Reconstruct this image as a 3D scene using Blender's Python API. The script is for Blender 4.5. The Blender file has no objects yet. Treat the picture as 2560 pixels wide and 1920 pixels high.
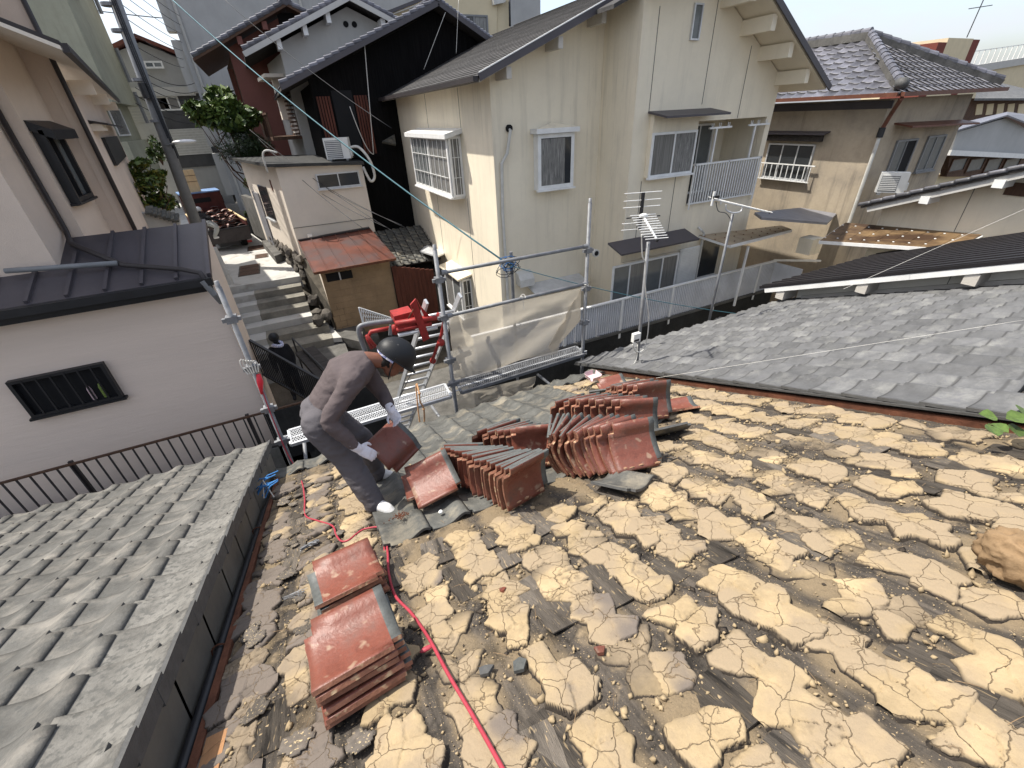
import bpy, bmesh, math, random
import numpy as np
from mathutils import Vector, Matrix, noise as mn
random.seed(7); rng = np.random.default_rng(7)
scene = bpy.context.scene
COL = scene.collection
R = math.radians
# ---------------------------------------------------------------- camera (eye at the origin, metres)
FPX, PITCH, ROLL, HEAD = 1081.5, R(31.95), R(-2.88), R(25.285)
Fv = Vector((math.sin(HEAD)*math.cos(PITCH), math.cos(HEAD)*math.cos(PITCH), -math.sin(PITCH)))
_r = Vector((math.cos(HEAD), -math.sin(HEAD), 0)); _u = _r.cross(Fv)
Rv = _r*math.cos(ROLL) + _u*math.sin(ROLL); Uv = -_r*math.sin(ROLL) + _u*math.cos(ROLL)
cam = bpy.data.objects.new('camera', bpy.data.cameras.new('camera')); COL.objects.link(cam)
cam.matrix_world = Matrix(((Rv.x, Uv.x, -Fv.x, 0), (Rv.y, Uv.y, -Fv.y, 0), (Rv.z, Uv.z, -Fv.z, 0), (0, 0, 0, 1)))
cam.data.sensor_width = 36; cam.data.lens = FPX/2560*36
cam.data.clip_start = 0.05; cam.data.clip_end = 2000
scene.camera = cam
# ---------------------------------------------------------------- daylight
SUN = Vector((-1, .85, 2.2)).normalized()
elev = math.asin(SUN.z); azim = math.atan2(SUN.x, SUN.y)
world = bpy.data.worlds.new('World'); scene.world = world; world.use_nodes = True
wn, wl = world.node_tree.nodes, world.node_tree.links
bg = wn['Background']; bg.inputs[1].default_value = 0.15
sky = wn.new('ShaderNodeTexSky'); sky.sky_type = 'NISHITA'; sky.sun_disc = False
sky.sun_elevation = elev; sky.sun_rotation = azim; sky.air_density = 1.0; sky.dust_density = 3.0
tc = wn.new('ShaderNodeTexCoord'); mp = wn.new('ShaderNodeMapping'); mp.inputs['Scale'].default_value = (1, 1, 2.6)
cn = wn.new('ShaderNodeTexNoise'); cn.inputs['Scale'].default_value = 2.3; cn.inputs['Detail'].default_value = 8; cn.inputs['Roughness'].default_value = .58
cr = wn.new('ShaderNodeValToRGB'); cr.color_ramp.elements[0].position = .43; cr.color_ramp.elements[1].position = .60; cr.color_ramp.elements[0].color = (.30, .30, .30, 1)
cm = wn.new('ShaderNodeMix'); cm.data_type = 'RGBA'; cm.inputs['B'].default_value = (2.75, 2.85, 3.1, 1)
wl.new(tc.outputs['Generated'], mp.inputs[0]); wl.new(mp.outputs[0], cn.inputs['Vector']); wl.new(cn.outputs[0], cr.inputs[0])
wl.new(cr.outputs[0], cm.inputs['Factor']); wl.new(sky.outputs[0], cm.inputs['A']); wl.new(cm.outputs['Result'], bg.inputs[0])
sun = bpy.data.objects.new('sun', bpy.data.lights.new('sun', 'SUN')); COL.objects.link(sun)
sun.data.energy = 3.2; sun.data.angle = R(.6); sun.data.color = (1, .95, .86)
sun.rotation_euler = (-SUN).to_track_quat('-Z', 'Y').to_euler(); sun.location = (0, 0, 30)
vs = scene.view_settings; vs.view_transform = 'Standard'; vs.look = 'None'; vs.gamma = 1; vs.exposure = 1.1; vs.use_curve_mapping = False
scene.cycles.max_bounces = 6; scene.cycles.transparent_max_bounces = 12

# ---------------------------------------------------------------- survey: sight line through a photo point, cut by a vertical or level plane
def ray(x, y): return Fv + Rv*((x-1280)/FPX) - Uv*((y-960)/FPX)
def PY(x, y, Y): r = ray(x, y); return r*(Y/r.y)
def PX(x, y, X): r = ray(x, y); return r*(X/r.x)
def PZ(x, y, Z): r = ray(x, y); return r*(Z/r.z)
TR = math.tan(R(21.83)); SA, CA = math.sin(R(21.83)), math.cos(R(21.83))
def PR(x, y, h=1.5): r = ray(x, y); return r*(-h/(r.z+TR*r.y))
def roofpt(x, Y, up=0., h=1.5): return Vector((x, Y+up*SA, -h-TR*Y+up*CA))
# zoom windows used while measuring
z1 = lambda x, y: (x*.3857, y*.3857)
zb = lambda x, y: (400+x*.3857, y*.3857)
z3 = lambda x, y: (900+x*.3857, y*.3857)
z4 = lambda x, y: (1500+x*.3375, y*.3375)
z5 = lambda x, y: (1860+x*.42194, 60+y*.42194)
z6 = lambda x, y: (x*.3376, y*.3376)
za = lambda x, y: (x*.4822, 500+y*.4822)
zc = lambda x, y: (500+x*.3616, 560+y*.3616)
zd = lambda x, y: (700+x*.3738, 780+y*.3738)
ze = lambda x, y: (1050+x*.3857, 560+y*.3857)
zf = lambda x, y: (1560+x*.226, 560+y*.226)
zg = lambda x, y: (580+x*.2351, 700+y*.2351)
zt = lambda x, y: (480+x*.1446, 380+y*.1446)
zh = lambda x, y: (1500+x*.4792, 700+y*.4792)

# ---------------------------------------------------------------- mesh helpers
class MB:
    def __init__(s): s.v = []; s.f = []
    def add(s, vs, fs):
        b = len(s.v); s.v += [tuple(p) for p in vs]; s.f += [tuple(b+i for i in f) for f in fs]; return s
    def box(s, x0, x1, y0, y1, z0, z1):
        return s.add([(x0,y0,z0),(x1,y0,z0),(x1,y1,z0),(x0,y1,z0),(x0,y0,z1),(x1,y0,z1),(x1,y1,z1),(x0,y1,z1)],
                     [(3,2,1,0),(4,5,6,7),(0,1,5,4),(1,2,6,5),(2,3,7,6),(3,0,4,7)])
    def slab(s, poly, vec):
        poly = [Vector(p) for p in poly]; n = len(poly); vec = Vector(vec)
        a = poly; b = [p+vec for p in poly]
        nrm = sum((a[i].cross(a[(i+1) % n]) for i in range(n)), Vector())
        if nrm.dot(vec) > 0: a, b = b, a
        return s.add(list(a)+list(b), [tuple(range(n)), tuple(range(2*n-1, n-1, -1))] + [(i, i+n, (i+1) % n+n, (i+1) % n) for i in range(n)])
    def beam(s, a, b, w, h, up=(0, 0, 1)):
        a, b = Vector(a), Vector(b); d = (b-a).normalized(); up = Vector(up)
        if abs(d.dot(up)) > .98: up = Vector((0, 1, 0))
        sx = d.cross(up).normalized()*w/2; sz = sx.cross(d).normalized()*h/2
        return s.slab([a-sx-sz, a+sx-sz, a+sx+sz, a-sx+sz], b-a)
    def tube(s, pts, r, n=8, cap=True):
        pts = [Vector(p) for p in pts]; rs = r if isinstance(r, (list, tuple)) else [r]*len(pts)
        prev = None; rings = []
        for i, p in enumerate(pts):
            d = (pts[min(i+1, len(pts)-1)]-pts[max(i-1, 0)]).normalized()
            if prev is None: u = d.orthogonal().normalized()
            else:
                u = prev-d*prev.dot(d); u = u.normalized() if u.length > 1e-6 else d.orthogonal().normalized()
            prev = u; w = d.cross(u)
            rings.append([p+(u*math.cos(2*math.pi*k/n)+w*math.sin(2*math.pi*k/n))*rs[i] for k in range(n)])
        b = len(s.v)
        for g in rings: s.v += [tuple(q) for q in g]
        for i in range(len(rings)-1):
            for k in range(n): s.f.append((b+i*n+k, b+i*n+(k+1) % n, b+(i+1)*n+(k+1) % n, b+(i+1)*n+k))
        if cap: s.f += [tuple(b+k for k in range(n-1, -1, -1)), tuple(b+(len(rings)-1)*n+k for k in range(n))]
        return s
    def ball(s, c, rx, ry=None, rz=None, n=10, m=6, M=None):
        ry = rx if ry is None else ry; rz = rx if rz is None else rz; c = Vector(c); vs = []; fs = []
        for i in range(1, m):
            t = math.pi*i/m
            for k in range(n):
                p = 2*math.pi*k/n; q = Vector((rx*math.sin(t)*math.cos(p), ry*math.sin(t)*math.sin(p), rz*math.cos(t)))
                vs.append(c+(M @ q if M else q))
        for z in (rz, -rz): q = Vector((0, 0, z)); vs.append(c+(M @ q if M else q))
        T, B = len(vs)-2, len(vs)-1
        for i in range(m-2):
            for k in range(n): fs.append((i*n+k, (i+1)*n+k, (i+1)*n+(k+1) % n, i*n+(k+1) % n))
        for k in range(n): fs += [(T, k, (k+1) % n), (B, (m-2)*n+(k+1) % n, (m-2)*n+k)]
        return s.add(vs, fs)
    def mesh(s, name, m=None, smooth=False):
        me = bpy.data.meshes.new(name); me.from_pydata(s.v, [], s.f); me.update()
        if m: me.materials.append(m)
        if smooth: me.polygons.foreach_set('use_smooth', [True]*len(me.polygons))
        return me
    def build(s, name, m, parent=None, smooth=False, **kw): return link(name, s.mesh(name, m, smooth), parent, **kw)
WL = {}
def link(name, me, parent=None, label=None, cat=None, group=None, kind=None):
    """Meshes are modelled in place, so a child undoes the offset of the Empty it hangs on."""
    o = bpy.data.objects.new(name, me); COL.objects.link(o); o.parent = parent
    if parent is not None and parent.type == 'EMPTY': o.location = -WL.get(parent.name, Vector())
    return tag(o, label, cat, group, kind)
def tag(o, label=None, cat=None, group=None, kind=None):
    if cat and not kind: kind = 'thing'
    for k, v in (('label', label), ('category', cat), ('group', group), ('kind', kind)):
        if v: o[k] = v
    return o
def thing(name, label, cat, loc=(0, 0, 0), group=None):
    o = bpy.data.objects.new(name, None); o.empty_display_size = .1; COL.objects.link(o); o.location = loc
    WL[o.name] = Vector(loc); return tag(o, label, cat, group)
def copy_tree(o, parent=None):
    c = o.copy(); COL.objects.link(c); c.parent = parent
    for ch in list(o.children): copy_tree(ch, c)
    return c
def npmesh(name, V, F, m=None, smooth=True):
    me = bpy.data.meshes.new(name); V = np.asarray(V, np.float32); F = np.asarray(F, np.int32); k = F.shape[1]
    me.vertices.add(len(V)); me.vertices.foreach_set('co', V.ravel())
    me.loops.add(F.size); me.loops.foreach_set('vertex_index', F.ravel())
    me.polygons.add(len(F)); me.polygons.foreach_set('loop_start', np.arange(0, F.size, k, dtype=np.int32))
    if smooth: me.polygons.foreach_set('use_smooth', np.ones(len(F), bool))
    if m: me.materials.append(m)
    me.update(calc_edges=True); return me

# ---------------------------------------------------------------- materials (plain albedo, grain, relief and wear)
def mat(name, col, rough=.8, var=.18, scale=6., bump=.15, bscale=40., metal=0., streak=0., streak_col=(.05, .045, .04), spots=None, rand=0., alpha=1., stretch=(1, 1, 1), spec=.3, col2=None, transmission=0., patches=None):
    m = bpy.data.materials.new(name); m.use_nodes = True; N, L = m.node_tree.nodes, m.node_tree.links
    b = N['Principled BSDF']; b.inputs['Roughness'].default_value = rough; b.inputs['Metallic'].default_value = metal
    b.inputs['Specular IOR Level'].default_value = spec; b.inputs['Alpha'].default_value = alpha
    if transmission: b.inputs['Transmission Weight'].default_value = transmission
    t = N.new('ShaderNodeTexCoord'); mp = N.new('ShaderNodeMapping'); mp.inputs['Scale'].default_value = stretch
    if rand:
        oi0 = N.new('ShaderNodeObjectInfo'); sc0 = N.new('ShaderNodeVectorMath'); sc0.operation = 'MULTIPLY_ADD'; sc0.inputs[1].default_value = (31.7, 17.3, 23.9)
        L.new(oi0.outputs['Random'], sc0.inputs[0]); L.new(t.outputs['Object'], sc0.inputs[2]); L.new(sc0.outputs[0], mp.inputs[0])
    else: L.new(t.outputs['Object'], mp.inputs[0])
    def noise(sc, det=6, r=.6, vec=None):
        n = N.new('ShaderNodeTexNoise'); n.inputs['Scale'].default_value = sc; n.inputs['Detail'].default_value = det; n.inputs['Roughness'].default_value = r
        L.new(vec or mp.outputs[0], n.inputs['Vector']); return n.outputs[0]
    def ramp(f, a, b_, ca=(0, 0, 0, 1), cb=(1, 1, 1, 1)):
        r = N.new('ShaderNodeValToRGB'); r.color_ramp.elements[0].position = a; r.color_ramp.elements[1].position = b_
        r.color_ramp.elements[0].color = ca; r.color_ramp.elements[1].color = cb; L.new(f, r.inputs[0]); return r.outputs[0]
    def mix(f, a, b_, mode='MIX'):
        x = N.new('ShaderNodeMix'); x.data_type = 'RGBA'; x.blend_type = mode
        for sock, v in (('Factor', f), ('A', a), ('B', b_)):
            if hasattr(v, 'is_linked') or hasattr(v, 'links'): L.new(v, x.inputs[sock])
            else: x.inputs[sock].default_value = v if sock == 'Factor' else (*v, 1) if len(v) == 3 else v
        return x.outputs['Result']
    c2 = col2 or tuple(c*(1-var*1.6) for c in col); c1 = tuple(min(1, c*(1+var*.6)) for c in col)
    c = mix(ramp(noise(scale), .3, .7), c2, c1)
    if var: c = mix(.25*min(1, var*3), c, ramp(noise(scale*9, 4), .3, .7, (*[x*.6 for x in col], 1), (*[min(1, x*1.25) for x in col], 1)))
    if patches:
        pc, lo, hi, ps = patches; c = mix(ramp(noise(ps, 8, .65), lo, hi), c, pc)
    if spots:
        sc_, lo, hi, ss = spots; c = mix(ramp(noise(ss, 2, .5), lo, hi), c, sc_)
    if streak:
        m2 = N.new('ShaderNodeMapping'); m2.inputs['Scale'].default_value = (3.2, 3.2, .22); L.new(t.outputs['Object'], m2.inputs[0])
        st = noise(1.6, 7, .68, m2.outputs[0]); big = noise(.45, 3, .5)
        mul = N.new('ShaderNodeMath'); mul.operation = 'MULTIPLY'; L.new(ramp(st, .5, .8), mul.inputs[0]); L.new(ramp(big, .35, .7), mul.inputs[1])
        m3 = N.new('ShaderNodeMath'); m3.operation = 'MULTIPLY'; m3.inputs[1].default_value = streak; L.new(mul.outputs[0], m3.inputs[0])
        c = mix(m3.outputs[0], c, streak_col)
    if rand:
        oi = N.new('ShaderNodeObjectInfo'); hs = N.new('ShaderNodeHueSaturation'); mr = N.new('ShaderNodeMapRange')
        mr.inputs['To Min'].default_value = 1-rand; mr.inputs['To Max'].default_value = 1+rand; L.new(oi.outputs['Random'], mr.inputs[0])
        L.new(mr.outputs[0], hs.inputs['Value']); L.new(c, hs.inputs['Color']); c = hs.outputs[0]
    L.new(c, b.inputs['Base Color'])
    if bump:
        bp = N.new('ShaderNodeBump'); bp.inputs['Strength'].default_value = bump; bp.inputs['Distance'].default_value = .02
        L.new(noise(bscale, 5, .65), bp.inputs['Height']); L.new(bp.outputs[0], b.inputs['Normal'])
    return m
M = {}
M['grey_tile'] = mat('grey_tile', (.115, .112, .103), .8, .3, 9, .3, 60, rand=.16, patches=((.21, .195, .17), .48, .72, 5.5), spots=((.09, .09, .085), .6, .72, 30))
M['mottled_tile'] = mat('mottled_tile', (.175, .168, .152), .8, .3, 9, .3, 60, rand=.12, spots=((.10, .098, .09), .5, .62, 38))
M['grey_tile_blue'] = mat('grey_tile_blue', (.118, .119, .121), .85, .2, 8, .2, 60, rand=.2, patches=((.195, .195, .185), .5, .75, 4.5), spots=((.11, .11, .115), .6, .7, 14))
M['old_grey_tile'] = mat('old_grey_tile', (.105, .105, .096), .75, .3, 9, .3, 50, rand=.2, patches=((.21, .185, .14), .5, .70, 4.5))
M['dark_tile'] = mat('dark_tile', (.13, .13, .15), .4, .3, 5, .1, 40, rand=.35)
M['tile_edge'] = mat('tile_edge', (.08, .08, .078), .6, .2, 20, .2, 60)
M['red_tile'] = mat('red_tile', (.185, .056, .035), .45, .3, 7, .2, 45, rand=.2, patches=((.115, .052, .038), .47, .66, 7), spots=((.25, .16, .11), .63, .72, 15), spec=.5)
M['tile_glaze'] = mat('tile_glaze', (.10, .105, .10), .5, .25, 20, .15, 60)
M['stucco'] = mat('stucco', (.80, .72, .565), .92, .05, 1.6, .35, 90, streak=.6, streak_col=(.28, .25, .2), patches=((.64, .57, .45), .5, .8, .8))
M['pink_stucco'] = mat('pink_stucco', (.66, .545, .45), .92, .05, 1.2, .35, 60)
M['pink_stucco_comb'] = mat('pink_stucco_comb', (.80, .665, .56), .92, .05, 1.2, .4, 16, stretch=(.12, 1, 1.6))
M['brown_stucco'] = mat('brown_stucco', (.46, .385, .285), .92, .16, 1.8, .3, 60, streak=1., streak_col=(.07, .062, .055), patches=((.2, .175, .145), .46, .72, .9))
M['cream'] = mat('cream', (.72, .645, .55), .9, .04, 1.2, .2, 70, streak=.2, streak_col=(.3, .25, .2))
M['cream_wall'] = mat('cream_wall', (.52, .49, .44), .9, .08, 1.5, .2, 50)
M['green_stucco'] = mat('green_stucco', (.34, .34, .26), .9, .1, 1., .2, 50, streak=.35)
M['white_stucco'] = mat('white_stucco', (.48, .47, .44), .9, .06, .8, .15, 50, streak=.3, streak_col=(.25, .24, .22))
M['grey_stucco'] = mat('grey_stucco', (.40, .40, .39), .9, .08, .8, .15, 50, streak=.45, streak_col=(.2, .2, .2))
M['yellow_stucco'] = mat('yellow_stucco', (.62, .53, .36), .9, .06, 1, .15, 50)
M['red_stucco'] = mat('red_stucco', (.20, .085, .07), .9, .12, 1, .2, 50)
M['black_wood'] = mat('black_wood', (.010, .0095, .0095), .95, .4, 4, .4, 12, stretch=(6, 6, .3), spec=.04)
M['brown_wood'] = mat('brown_wood', (.10, .055, .035), .75, .35, 3, .3, 14, stretch=(5, 5, .5))
M['red_wood'] = mat('red_wood', (.11, .035, .022), .75, .35, 3, .3, 14, stretch=(5, 5, .5))
M['old_wood'] = mat('old_wood', (.055, .048, .043), .9, .4, 3, .6, 10, stretch=(1, 5, 5))
M['ply'] = mat('ply', (.62, .47, .27), .8, .1, 3, .1, 20, stretch=(6, .6, 1))
M['shingle'] = mat('shingle', (.075, .072, .07), .9, .3, 3, .4, 30, rand=.25)
M['dark_metal'] = mat('dark_metal', (.062, .055, .062), .5, .12, 1.5, .05, 30, spec=.5)
M['brown_metal'] = mat('brown_metal', (.04, .034, .034), .5, .15, 4, .05, 30)
M['black_metal'] = mat('black_metal', (.018, .018, .02), .45, .2, 4, .05, 40, spec=.4)
M['rust_roof'] = mat('rust_roof', (.125, .036, .02), .45, .35, 2.5, .1, 30, patches=((.075, .045, .042), .46, .6, 1.1), spec=.5)
M['rust'] = mat('rust', (.14, .055, .03), .85, .4, 8, .3, 50)
M['galv'] = mat('galv', (.22, .225, .235), .55, .25, 9, .1, 60, metal=.25, spots=((.2, .2, .2), .6, .75, 20))
M['alu'] = mat('alu', (.62, .63, .64), .42, .1, 6, .03, 50, metal=.45)
M['white_metal'] = mat('white_metal', (.74, .74, .72), .45, .08, 5, .05, 40)
M['white_plastic'] = mat('white_plastic', (.70, .70, .67), .5, .06, 5, .02, 40)
M['corr_white'] = mat('corr_white', (.60, .61, .63), .5, .12, 2, .03, 30, streak=.35, streak_col=(.25, .25, .25))
M['red_paint'] = mat('red_paint', (.32, .03, .026), .5, .25, 9, .1, 50, spots=((.18, .03, .025), .6, .7, 20))
M['glass'] = mat('glass', (.03, .034, .038), .08, .1, 2, 0, spec=.6)
M['frosted'] = mat('frosted', (.14, .15, .15), .16, .1, 3, .05, 60, spec=.5)
M['curtain'] = mat('curtain', (.20, .195, .18), .14, .3, 3, .0, 14, stretch=(12, 12, .4))
M['lace'] = mat('lace', (.27, .265, .25), .14, .45, 5, 0, 30, stretch=(7, 7, .35), spots=((.12, .12, .115), .5, .6, 13))
M['dark'] = mat('dark', (.012, .012, .013), .9, .1, 2, 0)
M['concrete'] = mat('concrete', (.48, .47, .44), .92, .12, 1.6, .25, 50, spots=((.35, .33, .3), .58, .7, 3))
M['old_concrete'] = mat('old_concrete', (.13, .125, .115), .95, .35, 2.2, .5, 30, streak=.7, streak_col=(.03, .03, .028))
M['wet_concrete'] = mat('wet_concrete', (.026, .026, .025), .8, .4, 2.2, .5, 20, streak=.6, streak_col=(.09, .088, .08))
M['block'] = mat('block', (.30, .21, .125), .92, .15, 2, .3, 40, streak=.6, streak_col=(.05, .035, .025))
M['step'] = mat('worn_step', (.24, .225, .19), .95, .3, 2.2, .5, 30, streak=.5, streak_col=(.05, .048, .04))
M['stone'] = mat('stone', (.11, .098, .085), .95, .4, 3, .8, 14, rand=.3)
M['earth'] = mat('earth', (.085, .075, .06), .95, .4, 4, .6, 20)
M['pvc_grey'] = mat('pvc_grey', (.20, .205, .21), .5, .1, 6, .03, 40)
M['pvc_white'] = mat('pvc_white', (.55, .54, .50), .5, .12, 6, .03, 40)
M['copper_gutter'] = mat('copper_gutter', (.14, .055, .035), .5, .2, 6, .05, 40)
M['blue_tarp'] = mat('blue_tarp', (.16, .26, .45), .5, .2, 5, .2, 30)
M['blue_cord'] = mat('blue_cord', (.05, .20, .48), .6, .1, 30, .1, 90)
M['white_cord'] = mat('white_cord', (.62, .60, .55), .8, .1, 30, .1, 90)
M['orange_cord'] = mat('orange_cord', (.60, .34, .17), .8, .1, 30, .1, 90)
M['wire'] = mat('wire', (.03, .032, .036), .6, .1, 8, 0)
M['teal_wire'] = mat('teal_wire', (.05, .14, .17), .6, .1, 8, 0)
M['hose'] = mat('hose', (.36, .045, .065), .45, .15, 30, .05, 60)
M['red_hook'] = mat('red_hook', (.65, .03, .05), .4, .05, 10, 0)
M['shirt'] = mat('shirt', (.092, .073, .073), .9, .02, 5, .2, 60)
M['trousers'] = mat('trousers', (.095, .088, .095), .9, .02, 5, .25, 50)
M['glove'] = mat('glove', (.66, .65, .70), .95, .08, 14, .5, 120)
M['shoe'] = mat('shoe', (.70, .69, .67), .8, .1, 10, .2, 60)
M['helmet'] = mat('helmet', (.013, .014, .016), .5, .2, 9, .04, 30, spots=((.07, .07, .07), .68, .72, 30), spec=.3)
M['skin'] = mat('skin', (.19, .082, .052), .55, .15, 12, .1, 60)
M['hair'] = mat('hair', (.015, .013, .012), .8, .2, 30, .4, 120)
M['towel'] = mat('towel', (.36, .38, .62), .95, .3, 40, .3, 80, spots=((.75, .75, .8), .5, .56, 45))
M['dark_cloth'] = mat('dark_cloth', (.014, .014, .017), .95, .2, 6, .3, 40)
M['light_cloth'] = mat('light_cloth', (.42, .43, .41), .95, .1, 6, .3, 30)
M['truck_red'] = mat('truck_red', (.075, .018, .016), .5, .3, 4, .1, 30)
M['truck_dark'] = mat('truck_dark', (.05, .042, .042), .5, .25, 5, .1, 30)
M['car_white'] = mat('car_white', (.62, .63, .64), .25, .03, 2, 0, spec=.6)
M['rubber'] = mat('rubber', (.02, .02, .02), .85, .1, 8, .1, 50)
M['bag'] = mat('bag', (.24, .16, .088), .9, .3, 7, .4, 18)
M['pink_plastic'] = mat('pink_plastic', (.60, .44, .46), .35, .08, 10, 0)
M['bark'] = mat('bark', (.07, .055, .042), .95, .4, 8, .8, 24, stretch=(1, 1, .3))
M['amber_sheet'] = mat('amber_sheet', (.20, .13, .065), .5, .25, 2, .1, 20, patches=((.05, .028, .016), .42, .58, 2.2), stretch=(1, .35, 1))
M['pale_sheet'] = mat('pale_sheet', (.40, .32, .22), .5, .2, 2, .1, 20, patches=((.22, .15, .09), .5, .7, 2.))
M['maroon'] = mat('maroon', (.17, .045, .032), .8, .1, 2, .1, 40)
M['red_roof'] = mat('red_roof', (.16, .06, .045), .8, .25, 4, .2, 30)
M['sheet_grey'] = mat('sheet_grey', (.22, .22, .235), .5, .15, 3, .05, 30)
def lap_bands(name, col, f):
    """darker bands along the laps of a tile: a band below the tile above it and one along the side joint"""
    m = M[name]; N, L = m.node_tree.nodes, m.node_tree.links; b = N['Principled BSDF']; c = b.inputs['Base Color'].links[0].from_socket
    t = N.new('ShaderNodeTexCoord'); s = N.new('ShaderNodeSeparateXYZ'); L.new(t.outputs['Object'], s.inputs[0]); out = []
    def band(sock, ctr, w):
        a = N.new('ShaderNodeMath'); a.operation = 'SUBTRACT'; a.inputs[1].default_value = ctr; L.new(sock, a.inputs[0]); d = N.new('ShaderNodeMath'); d.operation = 'ABSOLUTE'; L.new(a.outputs[0], d.inputs[0])
        r = N.new('ShaderNodeMapRange'); r.inputs['From Min'].default_value = w; r.inputs['From Max'].default_value = w*.3; L.new(d.outputs[0], r.inputs[0]); return r.outputs[0]
    x = N.new('ShaderNodeMath'); x.operation = 'MAXIMUM'; L.new(band(s.outputs[1], -.079, .016), x.inputs[0]); L.new(band(s.outputs[0], -.138, .016), x.inputs[1])
    y = N.new('ShaderNodeMath'); y.operation = 'MAXIMUM'; L.new(x.outputs[0], y.inputs[0]); L.new(band(s.outputs[1], .150, .008), y.inputs[1])
    k = N.new('ShaderNodeMath'); k.operation = 'MULTIPLY'; k.inputs[1].default_value = f; L.new(y.outputs[0], k.inputs[0])
    q = N.new('ShaderNodeMix'); q.data_type = 'RGBA'; L.new(k.outputs[0], q.inputs['Factor']); L.new(c, q.inputs['A']); q.inputs['B'].default_value = (*col, 1); L.new(q.outputs['Result'], b.inputs['Base Color'])
lap_bands('grey_tile_blue', (.05, .05, .051), .7); lap_bands('grey_tile', (.05, .049, .046), .4); lap_bands('dark_tile', (.03, .03, .03), .6)
def leaf_mat(name, col, tr=.25):
    m = mat(name, col, .5, .35, 30, .1, 60, rand=.25, spec=.4); return m
M['leaf'] = leaf_mat('leaf', (.085, .135, .028)); M['leaf_light'] = leaf_mat('leaf_light', (.19, .26, .06)); M['leaf_yellow'] = leaf_mat('leaf_yellow', (.20, .18, .03))
M['needle'] = leaf_mat('needle', (.035, .06, .02)); M['leaf_dark'] = leaf_mat('leaf_dark', (.03, .055, .016))
# ================================================================ the stripped roof in front
_tab = rng.random((64, 64))
def vnoise(x, y, seed=0):
    x = x+seed*17.3; y = y+seed*9.1; xi = np.floor(x).astype(int); yi = np.floor(y).astype(int); fx = x-xi; fy = y-yi
    fx = fx*fx*(3-2*fx); fy = fy*fy*(3-2*fy); t = lambda a, b: _tab[a % 64, b % 64]
    return (t(xi, yi)*(1-fx)+t(xi+1, yi)*fx)*(1-fy)+(t(xi, yi+1)*(1-fx)+t(xi+1, yi+1)*fx)*fy
def fbm(x, y, seed=0, o=4):
    a = 0; w = .5
    for i in range(o): a = a+w*vnoise(x*2**i, y*2**i, seed+i*3); w *= .5
    return a/(1-.5**o)
def sstep(a, b, x): t = np.clip((x-a)/(b-a), 0, 1); return t*t*(3-2*t)
RX = Matrix.Rotation(-R(21.83), 4, 'X')            # level -> roof pitch, falling towards +Y
X0, X1, Y0, Y1 = -.80, 3.40, -1.15, 4.42
PITCHW = .282

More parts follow.
